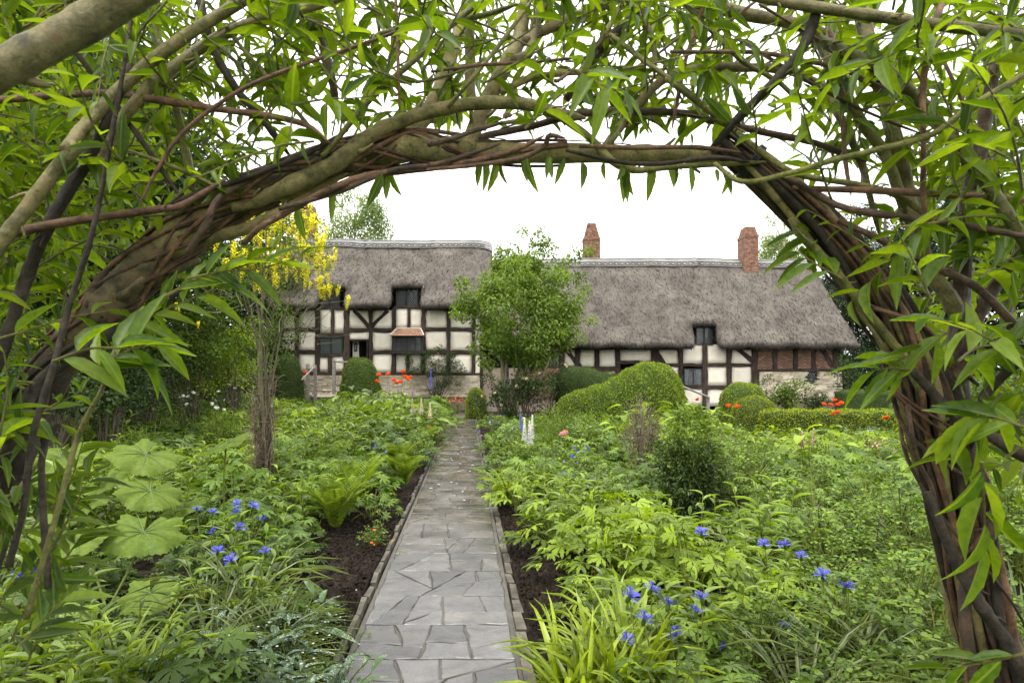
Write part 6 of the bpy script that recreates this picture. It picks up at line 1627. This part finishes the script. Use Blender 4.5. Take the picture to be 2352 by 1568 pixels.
# thin stems twined round the main limb
for i in range(44):
    i0 = rng.integers(5, 12); i1 = min(len(main_l) - 1, i0 + rng.integers(4, 8)); seg_ = main_l[i0:i1 + 1]; ys = np.linspace(1.42, 1.56, len(main_l))[i0:i1 + 1]
    C = smooth_path(np.array([np.append(W(p[0], p[1], y_), p[2] * y_ / FPX) for p, y_ in zip(seg_, ys)]), 6); ph, tw = rng.random() * 6.28, rng.choice([-1, 1]) * rng.uniform(.08, .2)
    T = norm(np.gradient(C[:, :3], axis=0)); u = norm(np.cross(T, (0, 1, 0))); v = np.cross(T, u); th = ph + np.arange(len(C)) * tw
    rr = C[:, 3] * 1.08 + .004
    P_ = C[:, :3] + (np.cos(th) * rr)[:, None] * u + (np.sin(th) * rr)[:, None] * v
    a = Acc(); r = rng.uniform(.0028, .0085); tube(a, P_, np.linspace(r, r * .6, len(P_)), 7, smooth=False, rough=.1); apart('twining_stem', a.mesh('twining_stem', [Rd, Br, Rd, Rd, Br, Dk][i % 6], True))
for pts, mt in [([(560, 560, 6), (600, 520, 7), (690, 470, 8), (764, 432, 8), (850, 402, 8), (980, 388, 7), (1080, 372, 7), (1180, 346, 6), (1250, 312, 5)], Rd), ([(640, 480, 5), (764, 445, 6), (900, 392, 6), (1000, 378, 6), (1090, 350, 5), (1150, 330, 4)], Br), ([(980, 390, 4), (1090, 380, 5), (1200, 362, 6), (1250, 335, 6), (1262, 312, 6), (1300, 318, 4)], Rd), ([(1300, 345, 4), (1420, 372, 5), (1520, 376, 5), (1640, 362, 5), (1720, 372, 5)], Dk), ([(1330, 335, 5), (1460, 340, 5), (1590, 338, 5), (1700, 350, 5)], Rd), ([(430, 580, 6), (470, 520, 8), (500, 460, 8), (560, 420, 6), (680, 360, 5)], Br), ([(370, 480, 5), (460, 440, 6), (560, 410, 6), (700, 355, 6), (800, 300, 5)], Dk), ([(985, 330, 8), (1040, 318, 6), (1090, 300, 5), (1180, 275, 4)], Br)]:
    limb(pts, mt, 1.38, 1.44, 'twining_stem', 8, .1)

# right foot: a bundle of many stems
spine = [(1648, 315, 26), (1700, 355, 34), (1780, 420, 42), (1880, 515, 46), (1965, 612, 48), (2030, 705, 48), (2080, 795, 46), (2118, 885, 50), (2146, 980, 55), (2174, 1080, 58), (2204, 1200, 60), (2230, 1320, 62), (2260, 1450, 64), (2300, 1600, 66), (2360, 2264, 60)]
SP = smooth_path(np.array([np.append(W(p[0], p[1], 1.5), p[2] * 1.5 / FPX) for p in spine]), 5)
T = norm(np.gradient(SP[:, :3], axis=0)); su = norm(np.cross(T, (0, 1, 0))); sv = np.cross(T, su)
for i in range(40):
    ph = i * 2.4; q = math.sqrt((i + .5) / 40) * .88; tw = .035; j0 = int(rng.integers(0, 8)) if i % 3 else 0; j1 = len(SP) if i % 4 else len(SP) - int(rng.integers(10, 30))
    th = ph + np.arange(len(SP)) * tw + .25 * np.sin(np.arange(len(SP)) * .22 + i); P_ = SP[:, :3] + (np.cos(th) * q * 1.12 * SP[:, 3])[:, None] * su + (np.sin(th) * q * 1.12 * SP[:, 3])[:, None] * sv
    r = rng.uniform(.004, .0115); a = Acc(); tube(a, P_[j0:j1], np.linspace(r * .75, r * 1.2, j1 - j0), 7, smooth=False, rough=.12); apart('bundled_stem', a.mesh('bundled_stem', [Br, Rd, Br, Dk, Br, B_olive][i % 6], True)); ALLPTS.extend(P_[j0:j1:6])

for i in range(9):                                        # wraps round the bundle
    j0 = int(rng.integers(4, 40)); j1 = min(len(SP), j0 + int(rng.integers(12, 26))); th = rng.random() * 6.28 + np.arange(j1 - j0) * rng.choice([-1, 1]) * rng.uniform(.16, .32); q = 1.2
    P_ = SP[j0:j1, :3] + (np.cos(th) * q * SP[j0:j1, 3])[:, None] * su[j0:j1] + (np.sin(th) * q * SP[j0:j1, 3])[:, None] * sv[j0:j1]
    a = Acc(); r = rng.uniform(.0035, .008); tube(a, smooth_path(P_, 3), np.linspace(r, r * .6, (len(P_) - 1) * 3 + 1), 7, smooth=False, rough=.1); apart('twining_stem', a.mesh('twining_stem', [Rd, Br][i % 2], True))
# thin bare rods crossing through the crown of the arch
for _ in range(46):
    x, y_ = rng.uniform(0, 2352), rng.uniform(-60, 330)
    if y_ > np.interp(x, [0, 420, 800, 1700, 2000, 2352], [700, 480, 300, 290, 500, 700]): continue
    an = rng.choice([-1, 1]) * rng.uniform(.25, 1.3); L_ = rng.uniform(220, 520); r_ = rng.uniform(2.2, 4.2); bend = rng.normal() * 40
    pts = [(x + L_ * (t_ - .5) * math.cos(an) + bend * math.sin(math.pi * t_) * math.sin(an), y_ + L_ * (t_ - .5) * math.sin(an) + bend * math.sin(math.pi * t_) * math.cos(an), r_ * (1.15 - .5 * t_)) for t_ in (0, .25, .5, .75, 1)]
    if max(p[1] - np.interp(p[0], [0, 420, 800, 1700, 2000, 2352], [760, 530, 345, 345, 560, 760]) for p in pts) > 0: continue
    limb(pts, [Gn, Rd, Gn, Br, O][int(rng.integers(5))], rng.uniform(1.4, 1.6), rng.uniform(1.4, 1.7), 'rod', 6)
# shoots with leaves
WL = [lance(8, .40, f, c, .10, .95) for f, c in ((.25, .10), (.4, .25), (.15, .45), (.3, -.08))]
ax, ay = [p[0] for p in main_l[3:]] + [1780, 1880, 1965, 2030, 2112, 2190, 2250, 2400], [p[1] for p in main_l[3:]] + [420, 515, 612, 705, 885, 1200, 1450, 1568]
o_ = np.argsort(ax); ax, ay = np.array(ax)[o_], np.array(ay)[o_]
def arch_y(px): return np.interp(px, ax, ay)
LV = []                                                  # (pos, dir, normal, length, width, kind)
tw_acc = Acc()
def shoot(p, d, n, L0, step, droop=.3, hang=0.):
    """a leafy shoot from p along d"""
    p = np.array(p, float); d = norm(d); e_ = p + d * n * step; ex = CX + e_[0] * FPX / max(e_[1], .1)
    if e_[1] > .4 and 620 < ex < 1900 and HZ - (e_[2] - CH) * FPX / e_[1] > arch_y(ex) - 60: d = norm(np.array((d[0], d[1], abs(d[2]) + .6)))
    pts = [p.copy()]; side = norm(np.cross(d, rdir(1)[0]))
    ph = rng.random() * 6
    for i in range(n):
        d = norm(d + rng.normal(0, .06, 3) + (0, 0, -.02 * droop)); p = p + d * step; pts.append(p.copy())
        b = norm(np.cross(d, side)); al = ph + i * 2.4; o = side * math.cos(al) + b * math.sin(al)
        D = norm(d * .75 + o * .8 + np.array((0, 0, -droop)) + rng.normal(0, .15, 3)); N = norm(np.array((0, 0, 1)) + d * .4 + rng.normal(0, .35, 3))
        qx, qy = CX + p[0] * FPX / max(p[1], .1), HZ - (p[2] - CH) * FPX / max(p[1], .1)
        if p[1] > .3 and 600 < qx < 1850 and qy > arch_y(qx) - 18: continue
        f = i / max(1, n - 1); s = L0 * (1.0 - .45 * f ** 2) * rng.uniform(.75, 1.2)
        LV.append((p.copy(), D, N, s, s * rng.uniform(.21, .29), rng.integers(4)))
    tube(tw_acc, pts, [.0032, .0012], 5, 0, rng.random(), k=2)
def visible_region(px, py): return True
cnt = 0
while cnt < 720:
    px, py = rng.uniform(-150, 2500), rng.uniform(-160, 1150); ya = arch_y(px)
    if px < 420:
        lim = ya + 20; dens = .95 if py < 800 else .10
        if px < 150 and py > 800: dens *= .5
    elif px < 800: lim = ya - 55; dens = .95
    elif px < 1700: lim = ya - 45; dens = .78
    else: lim = ya - 40; dens = .42 if py < 500 else .22
    if py > lim or rng.random() > dens: continue
    Yd = rng.uniform(1.3, 2.1) if px < 1900 else rng.uniform(1.15, 1.9)
    if px < 380 and py > 420: Yd = rng.uniform(1.35, 2.0)
    d = np.array((rng.normal() * .8, rng.normal() * .5, rng.normal() * .6 + .35))
    shoot(W(px, py, Yd), d, int(rng.integers(6, 12)), rng.uniform(.055, .118) * (1.0 if px < 1800 else 1.08), rng.uniform(.022, .040), .35)
    cnt += 1
# leafy walls beside the arch, their unseen shoots added to darken it
for _ in range(330):
    sd = -1 if rng.random() < .68 else 1
    p = np.array((sd * rng.uniform(1.5, 2.1), rng.uniform(-.3, 1.25), rng.uniform(.1, 3.0)))
    if p[1] > .2 and abs(p[0]) * FPX / p[1] < 1260: continue
    shoot(p, np.array((rng.normal() * .4, rng.normal() * .6, rng.normal() * .5 + .3)), 10, .115, .028)
for _ in range(560):  # more unseen shoots, added to block light from the side and behind
    p = np.array((-rng.uniform(1.45, 2.7), rng.uniform(-.8, 2.0), rng.uniform(.05, 3.4)))
    if rng.random() < .33: p[0] = -p[0]
    if p[1] > .2 and abs(p[0]) * FPX / p[1] < 1250: continue
    shoot(p, np.array((rng.normal() * .4, rng.normal() * .6, rng.normal() * .5 + .3)), 10, .115, .028)
for k_, (x0, x1, y0, y1, d0, d1) in enumerate([(-120, 340, -60, 820, 1.9, 2.8)] * 170 + [(2130, 2440, 40, 1050, 1.7, 2.5)] * 80):
    x, y_ = rng.uniform(x0, x1), rng.uniform(y0, y1)
    if k_ < 170 and y_ > arch_y(x) - 20: continue
    shoot(W(x, y_, rng.uniform(d0, d1)), np.array((rng.normal() * .6, rng.normal() * .5, rng.normal() * .5 + .3)), 9, .095, .032)
for _ in range(16):                                       # leaves in front of the left foot
    shoot(W(rng.uniform(-90, 100), rng.uniform(760, 1180), rng.uniform(1.12, 1.36)), np.array((rng.normal() * .5 + .15, rng.normal() * .3 - .1, rng.normal() * .5 + .2)), 8, rng.uniform(.07, .11), .03, .4)
# the canopy goes on overhead and beside the viewer
for _ in range(700):
    a_ = rng.uniform(-.35, math.pi + .35); r = rng.uniform(1.35, 1.9); y_ = rng.uniform(-.7, 1.15)
    p = np.array((r * 1.05 * math.cos(a_), y_, 1.15 + r * math.sin(a_)))
    py = HZ - (p[2] - CH) * FPX / max(y_, .05); px = CX + p[0] * FPX / max(y_, .05)
    if y_ > .15 and -60 < px < 2420 and py > -60: continue
    if p[2] < .5: continue
    if .55 < a_ < 2.6 and rng.random() < .85: continue
    shoot(p, np.array((-math.cos(a_) * .2 + rng.normal() * .5, rng.normal() * .8, rng.normal() * .5)), 9, .10, .028)
# leaves hanging below the arch and shoots that stand out
for px, py, n in [(1100, 372, 2), (1125, 376, 2), (1148, 378, 1), (1205, 370, 2), (1265, 368, 2), (1290, 372, 1), (1345, 380, 1), (1388, 378, 1), (1420, 388, 2), (1440, 392, 2), (1498, 386, 2), (1522, 386, 1), (1545, 388, 1), (1590, 390, 1), (1650, 396, 2), (1690, 400, 1), (765, 430, 2), (745, 450, 1), (885, 405, 2), (900, 402, 1), (690, 480, 1), (1560, 380, 1)]:
    for _ in range(n):
        s = rng.uniform(.045, .10); LV.append((W(px + rng.normal() * 8, py - 8, 1.46 + rng.normal() * .05), norm(np.array((rng.normal() * .25, rng.normal() * .3, -1))), norm(np.array((rng.normal() * .5, -1, .2))), s, s * .27, rng.integers(4)))
def lead(pts, Y, n, L0, hang=.25):
    """shoot through given points, leaves along it"""
    C = smooth_path(np.array([W(*p, Y + .03 * i) for i, p in enumerate(pts)]), 8); tube(tw_acc, C, [.0035, .0012], 5, 0, rng.random(), smooth=False)
    T = norm(np.gradient(C, axis=0)); idx = np.linspace(2, len(C) - 1, n).astype(int)
    for k_, i in enumerate(idx):
        o = rdir(1)[0]; sg = 1 if k_ % 2 else -1; sd = norm(np.cross(T[i], (0, 1, 0))) * sg
        s = L0 * rng.uniform(.8, 1.2); LV.append((C[i], norm(T[i] * .8 + sd * .6 + o * .25 + np.array((0, 0, -hang))), norm(np.array((0, -.45, .8)) + rng.normal(0, .3, 3)), s, s * rng.uniform(.22, .28), rng.integers(4)))
lead([(300, 745), (360, 720), (430, 690), (520, 655)], 1.35, 9, .11); lead([(430, 640), (500, 625), (560, 610), (620, 585)], 1.3, 8, .09, .1); lead([(380, 680), (480, 630), (590, 618), (690, 590)], 1.3, 8, .10, .05)
lead([(200, 860), (260, 820), (330, 790)], 1.2, 7, .13, .35); lead([(120, 830), (210, 800), (300, 800), (360, 790)], 1.15, 7, .12, .5)
lead([(1935, 640), (1880, 610), (1850, 590), (1835, 575)], 1.36, 9, .10, .75); lead([(1870, 560), (1850, 545), (1825, 520)], 1.38, 5, .08, .5)
lead([(2090, 850), (2050, 845), (2010, 850)], 1.28, 6, .11, .3); lead([(2180, 760), (2120, 800), (2060, 830)], 1.25, 6, .10, .4)
lead([(2255, 1060), (2258, 1130), (2262, 1200), (2258, 1250)], 1.02, 7, .14, .7); lead([(2300, 900), (2260, 960), (2200, 1010)], 1.15, 6, .12, .4); lead([(2200, 830), (2240, 800), (2300, 790), (2352, 790)], 1.25, 8, .13, .1)
lead([(2352, 980), (2290, 960), (2230, 960)], 1.1, 6, .12, .4); lead([(2150, 620), (2190, 560), (2240, 520)], 1.4, 7, .11, .1); lead([(2250, 640), (2300, 600), (2352, 590)], 1.3, 7, .12, .2); lead([(2352, 1500), (2270, 1520), (2180, 1535)], 1.2, 5, .11, .1)
for q in range(9):
    x = rng.uniform(-60, 130); y_ = rng.uniform(1000, 1560); lead([(x, y_), (x + rng.uniform(30, 70), y_ - rng.uniform(40, 110)), (x + rng.uniform(80, 150), y_ - rng.uniform(80, 200))], rng.uniform(1.15, 1.6), 8, .10, .3)
apart('shoots', tw_acc.mesh('shoots', B_green)); COL.objects[-1]['kind'] = 'stuff'
# the 300 leaves that show largest are leaves of their own, the others one mass
proj = []
for i, (p, D, N, s, w, k_) in enumerate(LV):
    px, py = CX + p[0] * FPX / max(p[1], .05), HZ - (p[2] - CH) * FPX / max(p[1], .05)
    proj.append(s / p[1] if p[1] > .3 and -20 < px < 2372 and -20 < py < 1588 else 0)
big = set(np.argsort(proj)[::-1][:300]); lm = []
for T_ in WL:
    a = Acc(); P_ = T_[0].copy(); a.add(P_ * (1, .26, 1), T_[1], 0, .5); lm.append(a)
lmesh = []
for q, T_ in enumerate(WL):
    for rv in (.15, .45, .7, .95):
        a = Acc(); a.batch((T_[0] * (1, .26, 1))[None], T_[1], 0, np.array([rv]), np.abs(T_[0][:, 1]) * 2); lmesh.append(a.mesh('leaf', G_willow, True))
la = Acc(); by = {0: [], 1: [], 2: [], 3: []}
for i, (p, D, N, s, w, k_) in enumerate(LV):
    if i in big:
        S = norm(np.cross(N, D)); N2 = np.cross(D, S); m = Matrix(((D[0] * s, S[0] * w / .26, N2[0] * s, p[0]), (D[1] * s, S[1] * w / .26, N2[1] * s, p[1]), (D[2] * s, S[2] * w / .26, N2[2] * s, p[2]), (0, 0, 0, 1)))
        o = bpy.data.objects.new('leaf', lmesh[int(k_) * 4 + int(rng.integers(4))]); COL.objects.link(o); o.parent = arch; o.matrix_parent_inverse = AI; o.matrix_basis = m
    else: by[int(k_)].append(i)
for k_, ids in by.items():
    if ids: la.batch(place(WL[k_], np.array([LV[i][0] for i in ids]), np.array([LV[i][1] for i in ids]), np.array([LV[i][2] for i in ids]), np.array([LV[i][3] for i in ids]), np.array([LV[i][4] for i in ids])), WL[k_][1], 0, None, np.abs(WL[k_][0][:, 1]) * 2)
tag(apart('leaves', la.mesh('leaves', G_willow, True)), kind='stuff')

# black ties on the stems, and the striped snail
M_tie = surf('black_rubber', [(.008, .008, .009), (.02, .02, .022)], 20, .5, .2)
def tie(label, px, py, Y, r, ax_):
    c = W(px, py, Y); t = thing('rubber_tie', label, 'tie', tuple(c)); a = Acc(); ax_ = norm(np.array(ax_, float)); u = norm(np.cross(ax_, (0, 1, .1))); v = np.cross(ax_, u)
    for o in (-.006, .0, .006): tube(a, [u * r * math.cos(i / 12 * 6.6) + v * r * math.sin(i / 12 * 6.6) + ax_ * o for i in range(13)], .0042, 5, k=2)
    link('band', a.mesh('band', M_tie, True), t); a = Acc(); tube(a, [v * -r + u * .01, v * -r * 1.1 + u * .03 + ax_ * .012, v * -r + u * .042 + ax_ * .03], [.004, .003], 5); link('loose_end', a.mesh('loose_end', M_tie, True), t)
tie('black tie holding the pale upright branch at upper right', 2016, 176, 1.52, .021, (.25, 0, -1)); tie('black tie round the top of the bundled stems', 1726, 372, 1.5, .044, (.8, 0, -.6))
M_shell = barkm('snail_shell', [(.30, .20, .12), (.42, .31, .20), (.18, .10, .06), (.5, .4, .28)], .25); M_body = surf('snail_body', [(.10, .085, .06), (.18, .15, .11)], 40, .35, .4)
sp_ = W(1163, 268, 1.44); sn = thing('garden_snail', 'small striped snail clinging to the twigs above the arch', 'snail', tuple(sp_)); a = Acc(); m = 46; th = np.linspace(0, 5.2 * math.pi, m); R = .0095 * np.exp(-th * .16)
tube(a, np.stack([R * np.cos(th), -.010 * (th / th[-1]) ** 1.2, R * np.sin(th)], 1), np.maximum(.0062 * np.exp(-th * .15), .0006), 8, k=2); link('shell', a.mesh('shell', M_shell, True), sn)
a = Acc(); tube(a, [(-.016, .004, -.011), (0, .004, -.013), (.016, .002, -.012), (.024, .0, -.008)], [.002, .005, .0045, .003], 8); link('body', a.mesh('body', M_body, True), sn)
print('leaves', len(LV), 'plants', nplants, sum(nplants.values()))
